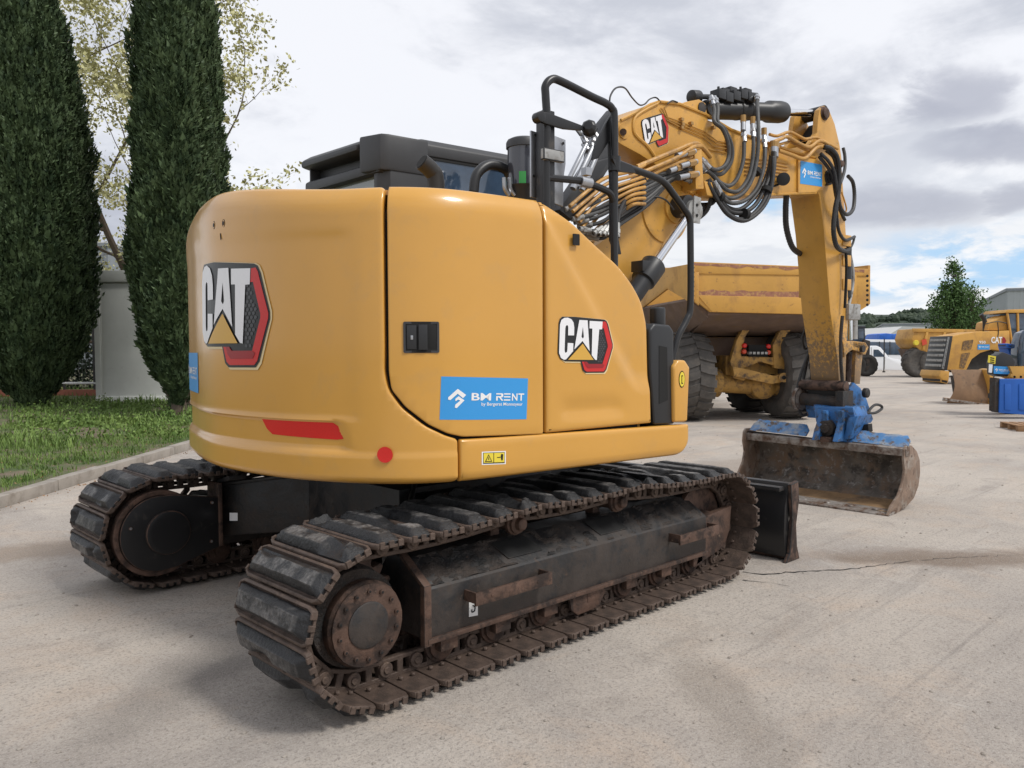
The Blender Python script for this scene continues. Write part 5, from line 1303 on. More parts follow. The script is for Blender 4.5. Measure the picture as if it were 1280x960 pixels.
# small white light / coupling on the far flank with hanging hoses
wc = MB().use('white'); c_ = B(1011, 390, .2); wc.box(c_.x-.03, c_.x+.04, .17, .24, c_.z-.07, c_.z+.07); wc.use('frame_paint').cyl(c_-Vector((0, 0, .07)), c_-Vector((0, 0, .17)), .03, seg=10); part(wc, 'quick_coupling', bevel=.006)
for P, r_ in (([(1011, 400, .2), (1006, 412, .22), (1003, 424, .24), (1006, 436, .25), (1012, 430, .22), (1016, 415, .18)], .012),
              ([(1013, 404, .2), (1013, 430, .22), (1008, 455, .26), (1003, 480, .28), (1000, 500, .28), (1002, 512, .26), (1010, 512, .22)], .018),
              ([(1014, 410, .18), (1016, 440, .18), (1014, 470, .2), (1010, 492, .22)], .013),
              ([(1012, 440, .2), (1002, 465, .24), (996, 490, .26), (996, 505, .26), (1003, 519, .22), (1012, 515, .18)], .016)):
    line('coupler_hose', P, r_, 'hose')
line('coupler_hose', [(1055, 495, -.25), (1064, 503, -.25), (1074, 512, -.25), (1084, 516, -.25), (1094, 516, -.25), (1102, 511, -.25), (1101, 507, -.25), (1094, 506, -.25), (1088, 511, -.25), (1085, 516, -.25)], .014, 'hose')
# ================================================================== TILTING COUPLER
YC = -.17
cp = MB().use('blue_worn')
for Y_ in (-.20, .16):
    cp.prism([B(x, y, -.20)+Vector((0, Y_+.20, 0)) for x, y in [(1062, 486), (1068, 478), (1076, 485), (1083, 497), (1088, 512), (1092, 524), (1089, 529), (1080, 526), (1073, 514), (1066, 502)]], (0, .04, 0))
cp.loft([[Vector((p.x, y, p.z)) for y in (-.19, .19)] + [Vector((p.x+.22, y, p.z)) for y in (.19, -.19)] for p in (B(1049, 506, -.19), B(1052, 525, -.19))])
CPL = part(cp, 'tilt_coupler', bevel=.012)
tc_ = MB().use('frame_mud'); a_ = B(1057, 503, -.20); b_ = Vector((a_.x-.10, .22, a_.z+.02)); a_ = Vector((a_.x-.10, -.24, a_.z))
tc_.cyl(a_, b_, .062, seg=20); tc_.use('steel_worn').lathe(b_, (0, 1, 0), [(0, .12), (.05, .12), (.055, .09)], 24); tc_.use('frame_mud').box(a_.x-.07, a_.x+.12, a_.y-.03, a_.y+.05, a_.z-.09, a_.z+.12)
tc_.use('rust_steel').cyl(B(1058, 483, -.25), B(1058, 483, -.25)+Vector((0, .5, 0)), .055, seg=16)
tc_.use('seam_black').box(a_.x, a_.x+.25, -.15, .15, a_.z+.03, a_.z+.16)
tc_.use('frame_paint').lathe(B(1080, 491, -.24), (0, -1, 0), [(0, .05), (.04, .05), (.05, .03)], 14)
tc_.build('tilt_cylinder', parent=CPL, bevel=.006)
# ================================================================== BUCKET (stands on the ground, opening towards the machine)
BL = W(926, 540, 'X', 4.12); BR = W(1138, 567, 'X', 4.12)
yl, yr = .27, -1.37
def bp(y, x, z):     # bucket-local: y along the edge with the slight side tilt
    k = (y-yr)/(yl-yr); return Vector((4.13+x - .02*k, y, z + .05*k*z/.5))
TOPZ = .50
bk_ = MB()
# curved shell profile (x back, z): lip on the ground, belly, back, top
prof = [(.0, .0), (.22, .012), (.42, .045), (.58, .12), (.655, .27), (.64, .41), (.56, .51), (.45, .555), (.34, .565)]
inn = [(.0, .022), (.21, .034), (.40, .067), (.55, .14), (.62, .27), (.605, .40), (.535, .485), (.44, .53), (.34, .54)]
ys = np.linspace(yr+.02, yl-.02, 18)
pr_ = catmull([Vector((x, 0, z)) for x, z in prof], 4); in_ = catmull([Vector((x, 0, z)) for x, z in inn], 4)
def shell(m, pts, mt, i0=0, i1=None, rev=False):
    pts = pts[i0:i1]
    m.use(mt); V_ = [bp(y, p.x + .01*noise.noise(Vector((y*3, p.z*8, 1))), p.z) for y in ys for p in pts]; n = len(pts)
    m.add(V_, [(i*n+j, (i+1)*n+j, (i+1)*n+j+1, i*n+j+1) for i in range(len(ys)-1) for j in range(n-1)])
shell(bk_, pr_, 'rust_steel'); shell(bk_, in_, 'bucket_floor', 0, 9); shell(bk_, in_, 'bucket_in', 8)
BKT = bk_.build('bucket_shell', parent=EX)
lp = MB().use('steel_worn')
lp.prism([bp(yr-.01, x, z) for x, z in [(-.09, -.012), (.10, .002), (.10, .03), (-.09, .008)]], (0, yl-yr+.02, .03))
for k in range(7): c_ = bp(yr+.15+k*(yl-yr-.3)/6, .02, .025); lp.lathe(c_, (0, 0, 1), [(0, .028), (.012, .024), (.014, .01)], 12)
lp.build('cutting_edge', 'steel_worn', BKT, bevel=.004)
ub = MB().use('steel_worn'); ub.prism([bp(yr-.01, x, z) for x, z in [(.305, .495), (.30, .565), (.35, .582), (.39, .575), (.39, .495)]], (0, yl-yr+.02, .03)); ub.build('top_beam', parent=BKT, bevel=.006)
for y_, mt_ in ((yr, 'bucket_side'), (yl-.02, 'bucket_side')):
    sp = MB().use(mt_)
    outl = [(-.09, -.005), (.10, -.006), (.34, .02), (.54, .08), (.65, .18), (.69, .31), (.67, .43), (.59, .52), (.46, .585), (.33, .59), (.29, .56), (.275, .47), (.305, .37), (.27, .27), (.16, .15), (.0, .08)]
    sp.prism([bp(y_, x, z) for x, z in outl], (0, .022, 0)); sp.build('side_plate', parent=BKT, bevel=.004)
def bpl(y0, y1, h):
    bt = MB().use('blue_strip'); n = 14; rnd = random.Random(int(y0*100)); rows = []
    for k in range(n):
        y = y0+(y1-y0)*k/(n-1); e = h-.012*rnd.random()-(.05 if (k in (0, n-1)) else 0)
        rows.append([bp(y, .335, .575), bp(y, .365, .572), bp(y, .39+e, .575+e*.95), bp(y, .37+e, .585+e*.95)])
    bt.loft(rows); bt.build('top_strip', parent=BKT, bevel=.004)
ymid = W(1040, 545, 'X', 4.2).y
bpl(yr+.0, W(1066, 547, 'X', 4.48).y, .10); bpl(W(1008, 541, 'X', 4.48).y, yl-.05, .10)
# hitch ears and trunnion carrying the coupler
ht = MB().use('blue_worn')
e0 = W(1015, 508, 'X', 4.45); e1 = W(1069, 510, 'X', 4.45); e2 = W(1057, 549, 'X', 4.3); e3 = W(1020, 546, 'X', 4.3)
ht.loft([[W(x, y, 'X', 4.44) for x, y in [(1017, 512), (1066, 512), (1060, 530), (1022, 528)]][0:4], [W(x, y, 'X', 4.50) for x, y in [(1017, 505), (1068, 507), (1068, 530), (1020, 528)]]])
ht.prism([W(x, y, 'X', 4.42) for x, y in [(1016, 508), (1066, 509), (1069, 522), (1056, 552), (1026, 547), (1020, 522)]], (.30, 0, 0))
for x in (1026, 1046): ht.prism([W(x+dx, yy_, 'X', 4.36) for dx, yy_ in ((0, 513), (7, 513.5), (8, 528), (2, 527.5))], (.07, 0, 0))
ht.prism([W(x, y, 'X', 4.38) for x, y in [(1072, 520), (1062, 549), (1054, 549), (1060, 522)]], (.34, 0, 0))
ht.loft([[bp(y, x, z) for x, z in ((.33, .56), (.64, .53), (.60, .66), (.38, .66))] for y in (W(1062, 548, 'X', 4.4).y, W(1012, 545, 'X', 4.4).y)])
for yy_ in (W(1052, 548, 'X', 4.4).y, W(1026, 545, 'X', 4.4).y): ht.loft([[Vector((x, yy_+dy, z)) for x, z in ((4.26, .60), (4.85, .60), (4.8, .86), (4.42, .86))] for dy in (-.03, .03)])
HT = ht.build('bucket_hitch', parent=BKT, bevel=.01)
tr = MB().use('frame_mud'); c_ = W(1035, 535, 'X', 4.42); tr.lathe(c_, (-1, 0, 0), [(0, .085), (.06, .08), (.065, .045), (.09, .045)], 20); tr.build('trunnion', parent=HT, bevel=.005); tr = MB(); tr.use('rust_steel').box(c_.x-.1, c_.x, c_.y-.08, c_.y+.06, c_.z-.13, c_.z-.08); tr.build('trunnion_foot', parent=HT, bevel=.005); tr = MB()
tr.use('seam_black').prism([W(x, y, 'X', 4.6) for x, y in [(1058, 534), (1085, 530), (1086, 540), (1072, 545), (1056, 548)]], (.1, 0, 0))
tr.build('hitch_lug', parent=HT, bevel=.005)
# ================================================================== BACKGROUND: helpers
FH = Vector((math.cos(YAW), math.sin(YAW), 0)); RH = Vector((math.sin(YAW), -math.cos(YAW), 0))
def site(px, depth, z=0):                      # ground point under a picture column at a distance along the view
    s = (px-640)/FOC; p = Vector((CX, CY, 0)) + FH*depth + RH*(depth*s*1.0); p.z = z; return p
BZ = YAW - PI/2                                # local x = right, local y = away
class Loc:
    """local frame of one background thing: origin on the ground, x right, y away, optionally turned"""
    def __init__(s, px, depth, dh=0, z=0): s.o = site(px, depth, z); s.rz = BZ+R(dh); s.inv = Matrix.Rotation(-s.rz, 4, 'Z') @ Matrix.Translation(-s.o); s.depth = depth
    def px(s, x, y, ly=0):                     # picture point on the local plane y = ly
        d = ray(x, y); n = Matrix.Rotation(s.rz, 3, 'Z') @ Vector((0, 1, 0)); p0 = s.o + n*ly
        t = (p0-CAM).dot(n)/d.dot(n); return s.inv @ (CAM+d*t)
    def ext(s, m, pts, ly, th): m.prism([s.px(x, y, ly) for x, y in pts], (0, th, 0)); return m
def thing(name, label, cat, L_, group=None): return empty(name, label, cat, L_.o, L_.rz, group)

def make_wheel(parent, c, r_, wd, axis=(1, 0, 0), side=-1, dark=False, lugs=22, rim='axle_paint'):
    """c = hub centre in the parent's frame; side=-1 rim shows towards -axis"""
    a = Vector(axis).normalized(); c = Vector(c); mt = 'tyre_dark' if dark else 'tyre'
    m = MB().use(mt); h = wd/2
    m.lathe(c, a, [(-h*.8, r_*.55), (-h, r_*.66), (-h*1.02, r_*.82), (-h*.86, r_*.94), (-h*.5, r_*.965), (h*.5, r_*.965), (h*.86, r_*.94), (h*1.02, r_*.82), (h, r_*.66), (h*.8, r_*.55)], 44)
    b = a.orthogonal().normalized(); e = a.cross(b)
    for k in range(lugs):
        for sgn in (-1, 1):
            t0 = 2*PI*(k+(.5 if sgn > 0 else 0))/lugs; dt = 2*PI/lugs
            rows = []
            for w0, ph in ((.02, .0), (.5, .22), (.98, .30)):
                q = []
                for dd in (-.30, .30):
                    for rr in (.955, 1.0 if w0 < .9 else .965):
                        t = t0+dt*(ph+dd); q.append(c + a*(sgn*h*w0*1.0) + (b*math.cos(t)+e*math.sin(t))*r_*rr)
                rows.append([q[0], q[1], q[3], q[2]])
            m.loft(rows)
    w_ = m.build('wheel', parent=parent)
    rm = MB().use(rim); rm.lathe(c, a, [(-h*.78, r_*.56), (-h*.7, r_*.50), (-h*.2, r_*.46), (-h*.15, r_*.2), (-h*.3, r_*.18), (-h*.32, r_*.02), (h*.3, r_*.02), (h*.3, r_*.18), (h*.2, r_*.46), (h*.7, r_*.5), (h*.78, r_*.56)], 30)
    for k in range(10):
        t = 2*PI*k/10
        for sg in (-1, 1): m2 = c+a*(sg*h*.3)+(b*math.cos(t)+e*math.sin(t))*r_*.3; rm.cyl(m2-a*.02, m2+a*.02, .02, seg=6)
    rm.build('rim', parent=w_)
    return w_

# ================================================================== dump truck behind the boom
L1_ = Loc(865, 15.6, 8); T1 = thing('articulated_dump_truck', 'yellow articulated dump truck seen from behind, scraped tailgate, parked right behind the excavator boom', 'dump truck', L1_)
P = lambda x, y, ly=0: L1_.px(x, y, ly)
db = MB().use('dump_paint')
out_ = [(866, 329), (1082, 337), (1088, 350), (1088, 380), (1064, 396), (1010, 393), (888, 390), (866, 373)]
out_l = [P(x, y) for x, y in out_]
zt = out_l[0].z; zb = out_l[6].z; xr = out_l[2].x
# side walls and floor of the body (open on top)
def wall(x0, x1): 
    q0, q1, q2, q3 = (0, zt), (5.6, zt+.35), (5.4, 2.2), (3.3, 2.35)
    db.prism([Vector((x0, y, z)) for y, z in [(0, zt), (6.2, zt+.25), (6.0, 2.1), (3.5, 2.42), (1.5, 2.78), (.2, 2.42), (0, 2.45)]], (x1-x0, 0, 0))
wall(.0, .06); wall(xr-.06, xr)
db.loft([[Vector((x, 6.0, z)) for x, z in ((.0, 2.1), (xr, 2.1), (xr, 3.7), (0, 3.7))], [Vector((x, 6.2, z)) for x, z in ((.0, 2.1), (xr, 2.1), (xr, 3.7), (0, 3.7))]])
BD = db.build('dump_body', parent=T1, bevel=.015)
tg = MB().use('dump_paint'); L1_.ext(tg, out_, -.02, .07)
tg.prism([P(x, y, -.04) for x, y in [(862, 327), (1085, 336), (1085, 345), (862, 342)]], (0, .10, 0))
for pts in ([(868, 340), (874, 340), (874, 382), (868, 377)], [(1063, 343), (1071, 344), (1071, 388), (1063, 392)], [(1004, 342), (1011, 342), (1011, 391), (1004, 391)]): tg.prism([P(x, y, -.05) for x, y in pts], (0, .06, 0))
tg.prism([P(x, y, -.035) for x, y in [(872, 369), (1068, 373), (1064, 394), (890, 390)]], (0, .03, 0))
tgo = tg.build('tailgate', parent=T1, bevel=.012)
sc_ = MB().use('dump_scrape'); 
up_, dn_ = [], []
for k in range(40):
    x = 872+k*4.95; n1_ = noise.noise(Vector((k*.4, 0, 0))); up_.append(P(x, 363+k*.06+3*n1_, -.037 if False else -.0225)); dn_.append(P(x, 371+k*.09+2*noise.noise(Vector((k*.7, 5, 0))), -.0225))
sc_.add(up_+dn_, [(i, i+1, 41+i, 40+i) for i in range(39)])
up_, dn_ = [], []
for k in range(40):
    x = 866+k*5.5; n1_ = noise.noise(Vector((k*.5, 9, 0))); up_.append(P(x, 328.6+k*.215, -.0425)); dn_.append(P(x, 332+k*.215+3.4*max(-.4, noise.noise(Vector((k*.35, 3, 2)))), -.0425))
sc_.add(up_+dn_, [(i, i+1, 41+i, 40+i) for i in range(39)])
sc_.build('scrape_marks', parent=tgo, smooth=None)
ho = MB().use('dump_paint')
for xx in (-.05,): ho.box(xx-.03, xx+.06, -.12, .10, 2.45, zt-.05)
ho.use('seam_black')
for k in range(7):
    for xx in (-.055,): ho.cyl((xx+.03, -.125, 2.52+k*.09), (xx+.03, -.13, 2.52+k*.09), .02, seg=8)
    c_ = P(1084, 345+k*6, -.13); ho.cyl(c_, c_+Vector((0, -.01, 0)), .028, seg=8)
ho.build('hinge_post', parent=T1)
# underside: sloping floor plates, darker brown than the body
uf = MB().use('dump_under')
uf.loft([[Vector((x0, y, z0)), Vector((x1, y, z0)), Vector((x1, y, z1)), Vector((x0, y, z1))] for y, x0, x1, z0, z1 in ((.05, .34, xr-.34, 2.16, 2.25), (.5, .36, xr-.36, 1.98, 2.2), (1.3, .45, xr-.45, 1.78, 2.3), (6.0, .5, xr-.5, 1.75, 2.3))])
uf.loft([[Vector((.0, y, 2.45)), Vector((.36, y, 2.10-k)), Vector((.40, y, 2.2-k)), Vector((.04, y, 2.5))] for y, k in ((.1, 0), (1.4, .3), (6, .4))])
uf.loft([[Vector((xr, y, 2.45)), Vector((xr-.36, y, 2.10-k)), Vector((xr-.40, y, 2.2-k)), Vector((xr-.04, y, 2.5))] for y, k in ((.1, 0), (1.4, .3), (6, .4))])
uf.build('body_underside', parent=T1)
ch = MB().use('axle_paint'); s1 = .0168
# chassis tail: two curved hangers, cross box, axle, tow eye
yl_ = .9
for pts in ([(917, 472), (913, 452), (921, 425), (934, 402), (945, 400), (932, 420), (926, 440), (928, 458), (936, 470), (930, 476)], [(968, 460), (966, 432), (976, 412), (990, 402), (998, 404), (983, 418), (977, 436), (982, 462)]):
    ch.prism([P(x, y, yl_) for x, y in pts], (0, .14, 0))
ch.prism([P(x, y, yl_+.02) for x, y in [(922, 445), (970, 447), (972, 458), (950, 452), (935, 458), (922, 462)]], (0, .3, 0))
ch.cyl(P(884, 478, 1.3), P(1012, 485, 1.3), .20, seg=18); ch.cyl(P(884, 478, 1.3), P(898, 479, 1.3), .30, seg=20)
ch.lathe(P(950, 482, 1.3)-Vector((0, .3, 0)), (0, 1, 0), [(0, .12), (.1, .28), (.5, .30), (.6, .2)], 20)
ch.prism([P(x, y, yl_-.1) for x, y in [(916, 458), (940, 463), (968, 470), (985, 466), (985, 476), (965, 480), (918, 470)]], (0, .2, 0))
ch.cyl(P(980, 472, .7), P(980, 472, .9), .10, seg=16); ch.use('seam_black').cyl(P(980, 472, .69), P(980, 472, .70), .05, seg=12)
ch.use('axle_paint').box(1.2, xr-1.2, 1.2, 7.0, .95, 1.35)
ch.use('dump_under').box(.9, xr-.9, 1.6, 7.4, 1.35, 1.75)
ch.cyl(P(884, 478, 3.2), P(1012, 485, 3.2), .20, seg=18)
ch.build('chassis', parent=T1, bevel=.02)
lb_ = MB().use('seam_black'); lb_.prism([P(x, y, yl_-.02) for x, y in [(936, 431), (960, 431), (960, 446), (936, 446)]], (0, .1, 0)); 
for k in range(5): c_ = P(938+k*5, 441, yl_-.06); lb_.use('grey_metal').box(c_.x-.05, c_.x+.03, c_.y-.02, c_.y+.06, c_.z-.04, c_.z+.03)
lbo = lb_.build('light_bar', parent=T1, bevel=.01)
for x, y, mt_ in ((931.5, 432, 'reflector'), (931, 439.5, 'orange_red'), (961.5, 433, 'reflector'), (961.5, 440.5, 'orange_red')):
    q = MB().use(mt_); q.lathe(P(x, y, yl_-.06), (0, 1, 0), [(0, .035), (.02, .05), (.1, .05)], 16); q.build('tail_light', parent=T1)
rr1 = .93
for yy in (1.3, 3.1):
    for k, x0 in enumerate((.33, 2.66)):
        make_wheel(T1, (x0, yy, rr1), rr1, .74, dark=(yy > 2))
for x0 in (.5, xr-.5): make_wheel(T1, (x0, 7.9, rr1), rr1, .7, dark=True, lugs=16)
cabt = MB().use('dump_paint'); cabt.box(.7, xr-.7, 7.0, 9.4, 1.2, 2.2); cabt.use('glass_dark').box(.9, xr-.9, 7.1, 8.4, 2.2, 3.2); cabt.use('dump_paint').box(.85, xr-.85, 7.0, 8.5, 3.2, 3.3); cabt.build('cab', parent=T1, bevel=.05)

# ================================================================== second dump truck, side on
L2_ = Loc(1146, 41, 0); T2 = thing('articulated_dump_truck', 'distant yellow dump truck, nose to the left, between the white van and the loader', 'dump truck', L2_)
P2 = L2_.px
m = MB().use('dump_paint'); L2_.ext(m, [(1144, 411), (1226, 413), (1235, 418), (1232, 440), (1180, 447), (1166, 442), (1150, 438), (1142, 430), (1140, 424)], 0, 1.9); bd2 = m.build('dump_body', parent=T2, bevel=.06)
m = MB().use('dump_paint'); m.prism([P2(x, y, -.06) for x, y in [(1141, 410.5), (1228, 412), (1228, 416), (1141, 415)]], (0, .08, 0)); 
for x in (1158, 1180, 1205): m.prism([P2(x+dx, y, -.06) for dx, y in ((0, 414), (3, 414), (-2, 438), (-5, 437))], (0, .08, 0))
m.build('body_ribs', parent=bd2, bevel=.01)
m = MB().use('orange_red'); m.prism([P2(x, y, -.09) for x, y in [(1152, 425), (1158, 423.5), (1159, 430), (1153, 432)]], (0, .02, 0)); m.build('warning_sign', parent=bd2)
m = MB().use('label_yellow'); m.lathe(P2(1146, 428.5, -.1), (0, 1, 0), [(0, .12), (.05, .14), (.12, .14)], 16); m.build('lamp', parent=bd2)
m = MB().use('dump_under'); L2_.ext(m, [(1140, 436), (1232, 440), (1230, 462), (1150, 458)], .5, 1.6); m.build('chassis', parent=T2, bevel=.04)
for x, r_ in ((1147, .78), (1164, .74)):
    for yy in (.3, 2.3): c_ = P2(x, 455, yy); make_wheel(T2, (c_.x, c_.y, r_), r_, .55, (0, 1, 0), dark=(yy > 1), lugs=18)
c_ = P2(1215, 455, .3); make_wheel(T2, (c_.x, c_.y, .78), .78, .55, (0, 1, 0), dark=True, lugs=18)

# ================================================================== wheel loader with open-work hood
L3_ = Loc(1210, 33, 0); T3 = thing('wheel_loader', 'yellow wheel loader with numbered engine hood, its cab cut by the right edge', 'loader', L3_)
P3_ = L3_.px
m = MB().use('dump_paint'); L3_.ext(m, [(1188, 421), (1200, 418), (1222, 414.5), (1262, 413), (1263, 440), (1240, 437), (1226, 441), (1215, 449), (1209, 461), (1207, 464), (1183, 462)], 0, 1.5)
HD = m.build('engine_hood', parent=T3, bevel=.04)
m = MB().use('black_plastic'); L3_.ext(m, [(1187, 420), (1191, 420), (1184, 463), (1179, 462)], -.02, 1.54); m.use('grey_metal').prism([P3_(x, y, -.05) for x, y in [(1186.4, 421), (1187.4, 421), (1180, 462), (1178.6, 461)]], (0, .1, 0))
for k in range(6): c_ = P3_(1186.5-k*1.3, 424+k*6.4, .0); m.box(c_.x-.06, c_.x+.02, c_.y+.1, c_.y+1.4, c_.z-.09, c_.z+.03)
m.build('radiator_grille', parent=T3, bevel=.01)
m = MB().use('muddy_paint'); 
for pts in ([(1204, 426), (1217, 424.5), (1214, 437), (1202, 438)], [(1202, 442), (1213, 440.5), (1205, 461), (1199, 460)]): m.prism([P3_(x, y, -.015) for x, y in round_poly(pts, 1.5, 3)], (0, .02, 0))
m.build('side_vent', parent=HD)
m = MB(); 
def flat_text(m, Pf, txt, x0, x1, yb, yt, ly, mt_, bold=.02):
    vs, fs_ = fit_text(txt, 0, 1, 0, 1, bold); m.use(mt_); m.add([Pf(x0+(x1-x0)*v[0], yb+(yt-yb)*v[1], ly) for v in vs], fs_)
flat_text(m, P3_, 'CAT', 1239, 1253, 429, 421, -.012, 'white', .03); flat_text(m, P3_, '950', 1224, 1232, 429.5, 426, -.012, 'white')
m.use('decal_darkred').prism([P3_(x, y, -.008) for x, y in [(1253, 421), (1256, 422), (1258, 426), (1256, 430), (1253, 430)]], (0, .006, 0))
m.build('model_lettering', parent=HD, smooth=None)
c4b = [P3_(1222, 437, -.01), P3_(1237, 437, -.01), P3_(1237, 430.5, -.01), P3_(1222, 430.5, -.01)]
sticker(lambda x, y, d: Vector((*bil(c4b, x, y)[0:1], -.011-d, bil(c4b, x, y)[2])), HD, ds=.004)
m = MB().use('dump_paint'); L3_.ext(m, [(1176, 463), (1187, 464), (1186, 476), (1178, 475), (1174, 470)], -.1, 1.6); m.use('frame_mud'); L3_.ext(m, [(1176, 473), (1186, 476), (1184, 480), (1176, 478)], -.05, 1.5); m.build('rear_bumper', parent=T3, bevel=.03)
m = MB().use('dump_paint'); L3_.ext(m, [(1234, 413), (1236, 403), (1258, 394), (1262, 396), (1263, 413)], .3, .9)
m.build('hood_shoulder', parent=T3, bevel=.03)
m = MB().use('black_plastic'); m.tube([P3_(1231, 413, .6), P3_(1231, 403, .6), P3_(1229, 397, .6), P3_(1226, 393, .6)], .09, 12); m.build('exhaust_stack', parent=T3)
m = MB().use('glass_dark'); L3_.ext(m, [(1259, 392), (1290, 391), (1290, 430), (1264, 430)], .2, 1.4); CB3 = m.build('cab', parent=T3, bevel=.03)
m = MB().use('dump_paint'); L3_.ext(m, [(1256, 391), (1260, 387), (1292, 386), (1292, 391)], .1, 1.6); m.use('black_plastic')
for a_, b_ in (((1259, 391), (1265, 430)), ((1272, 391), (1273, 430)), ((1288, 391), (1288, 430))): m.cyl(P3_(*a_, .17), P3_(*b_, .17), .05, seg=8)
m.build('cab_roof', parent=CB3, bevel=.02)
m = MB().use('black_plastic'); m.tube([P3_(1232, 405, .0), P3_(1246, 402, .0), P3_(1258, 404, .0)], .02, 6); m.tube([P3_(1247, 403, 0), P3_(1248, 415, 0), P3_(1247, 422, 0)], .02, 6); m.build('grab_rail', parent=T3)
for px_ in (1222, 1300): 
    for yy in (.45, 2.0): c_ = P3_(px_, 460, yy); make_wheel(T3, (c_.x, c_.y, .78), .78, .5, (0, 1, 0), dark=True, lugs=18)
m = MB().use('seam_black'); L3_.ext(m, [(1200, 445), (1285, 445), (1285, 466), (1200, 466)], .5, .9); m.build('chassis', parent=T3)
# big bucket standing in front of the loader's wheel arch
L4_ = Loc(1215, 21.2, 0); P4_ = L4_.px
T4 = thing('loader_bucket', 'large worn brown steel blade standing on the ground below the loader hood', 'bucket', L4_)
mat('blade_brown', (.19, .105, .05), .7, noise_=(3, .25), dirt=[((.28, .18, .10), 2, .5, .7, .8), ((.08, .055, .04), 6, .56, .7, .8)])
m = MB().use('blade_brown')
def crv(x0, x1, n=8):
    rows = []
    for k in range(n+1):
        t = k/n; y = 462+t*42; off = .30*math.sin(t*PI*.55); rows.append([P4_(x0(t), y, .35-off), P4_(x1(t), y, .35-off)] + [P4_(x1(t), y, .42-off), P4_(x0(t), y, .42-off)])
    return rows
m.loft(crv(lambda t: 1188+6*math.sin(t*3)-6*t**3-0, lambda t: 1238+1*t)); m.use('steel_worn'); m.prism([P4_(x, y, .0) for x, y in [(1181, 497), (1238, 505), (1238, 509), (1180, 501)]], (0, .1, 0))
BB = m.build('blade_plate', parent=T4, bevel=.01)
m = MB().use('dump_paint'); L4_.ext(m, [(1237, 462), (1242, 461), (1241, 503), (1237, 506)], .0, .5); m.build('side_plate', parent=T4, bevel=.01)
m = MB().use('frame_mud'); L4_.ext(m, [(1200, 470), (1230, 470), (1232, 498), (1204, 496)], .45, .5); m.build('back_frame', parent=T4, bevel=.02)

# ================================================================== machine at the right edge
L5_ = Loc(1260, 17.5, 0); P5_ = L5_.px
T5 = thing('compact_roller', 'machine with black fender, yellow bumper and rounded dark cab, cut off by the right edge', 'machine', L5_)
m = MB().use('black_plastic'); L5_.ext(m, [(1243, 468), (1242, 453), (1247, 444), (1254, 440), (1264, 444), (1269, 452), (1266, 470), (1250, 471)], 0, .28); m.build('fender', parent=T5, bevel=.02)
m = MB().use('label_yellow'); L5_.ext(m, [(1236, 444), (1245, 445.5), (1244, 455), (1235, 453)], -.03, .02); m.use('seam_black')
for k in range(3): L5_.ext(m, [(1238, 446.5+k*2.6), (1243, 447.3+k*2.6), (1243, 448.5+k*2.6), (1238, 447.7+k*2.6)], -.035, .004)
m.build('warning_label', parent=T5)
m = MB().use('white'); L5_.ext(m, [(1236.5, 455), (1241, 455.5), (1240, 466), (1236, 465.5)], -.02, .015); m.build('paper_label', parent=T5)
c5b = [P5_(1242, 467, -.02), P5_(1262, 468, -.02), P5_(1262, 458.5, -.02), P5_(1242, 457.5, -.02)]
sticker(lambda x, y, d: Vector((bil(c5b, x, y)[0], -.021-d, bil(c5b, x, y)[2])), T5, ds=.004)
m = MB().use('glass_dark'); L5_.ext(m, [(1275, 460), (1276, 428), (1280, 416), (1290, 412), (1300, 412), (1300, 460)], .05, .35); m.use('black_plastic').tube([P5_(1275, 460, .03), P5_(1276, 428, .03), P5_(1280, 416, .03), P5_(1290, 412, .03), P5_(1300, 412, .03)], .05, 8); m.build('cab', parent=T5, bevel=.03)
m = MB().use('dump_paint'); L5_.ext(m, [(1262, 458), (1300, 458), (1300, 478), (1280, 477), (1270, 474), (1263, 471), (1264, 467), (1266, 468)], -.1, .4); m.use('seam_black')
for x in (1268, 1276, 1286): m.cyl(P5_(x, 471, -.105), P5_(x, 471, -.11), .03, seg=10)
m.build('bumper', parent=T5, bevel=.02)
m = MB().use('blue_tarp'); L5_.ext(m, [(1258, 433), (1274, 436), (1274, 448), (1262, 443)], .5, .35); m.use('grey_plastic'); L5_.ext(m, [(1258, 429), (1276, 431), (1274, 437), (1259, 435)], .4, .35); m.build('bonnet', parent=T5, bevel=.04)
for x in (1262, 1292):
    c_ = P5_(x, 480, .6); make_wheel(T5, (c_.x, c_.y, .40), .40, .35, (0, 1, 0), dark=True, lugs=14)
L6_ = Loc(1260, 16.8, 0); P6_ = L6_.px
T6 = thing('blue_container', 'bright blue plastic tank standing on the ground at the right edge', 'container', L6_)
m = MB().use('blue_box'); L6_.ext(m, round_poly([(1250, 474), (1300, 474), (1300, 520), (1249, 516)], 1.5, 3), 0, .30); 
for x in (1256, 1274, 1290): m.prism([P6_(x, 480, -.015), P6_(x+8, 480, -.015), P6_(x+8, 513, -.015), P6_(x, 512, -.015)], (0, .02, 0))
m.build('tank', parent=T6, bevel=.025)
m = MB().use('frame_mud'); L6_.ext(m, [(1244, 472), (1250, 473), (1249, 516), (1243, 514)], .03, .2); m.build('end_plate', parent=T6, bevel=.01)
L7_ = Loc(1278, 14.2, -12); T7 = thing('wooden_pallet', 'piece of a brown wooden pallet lying on the ground at the right edge', 'pallet', L7_)
for k in range(3): m = MB().use('wood'); m.box(-.05, 1.0, k*.36, k*.36+.1, .0, .09); m.build('stringer', parent=T7, bevel=.004)
for k in range(7): m = MB().use('wood'); m.box(-.05+k*.15, .06+k*.15, 0, .82, .092, .11); m.build('board', parent=T7, bevel=.003)

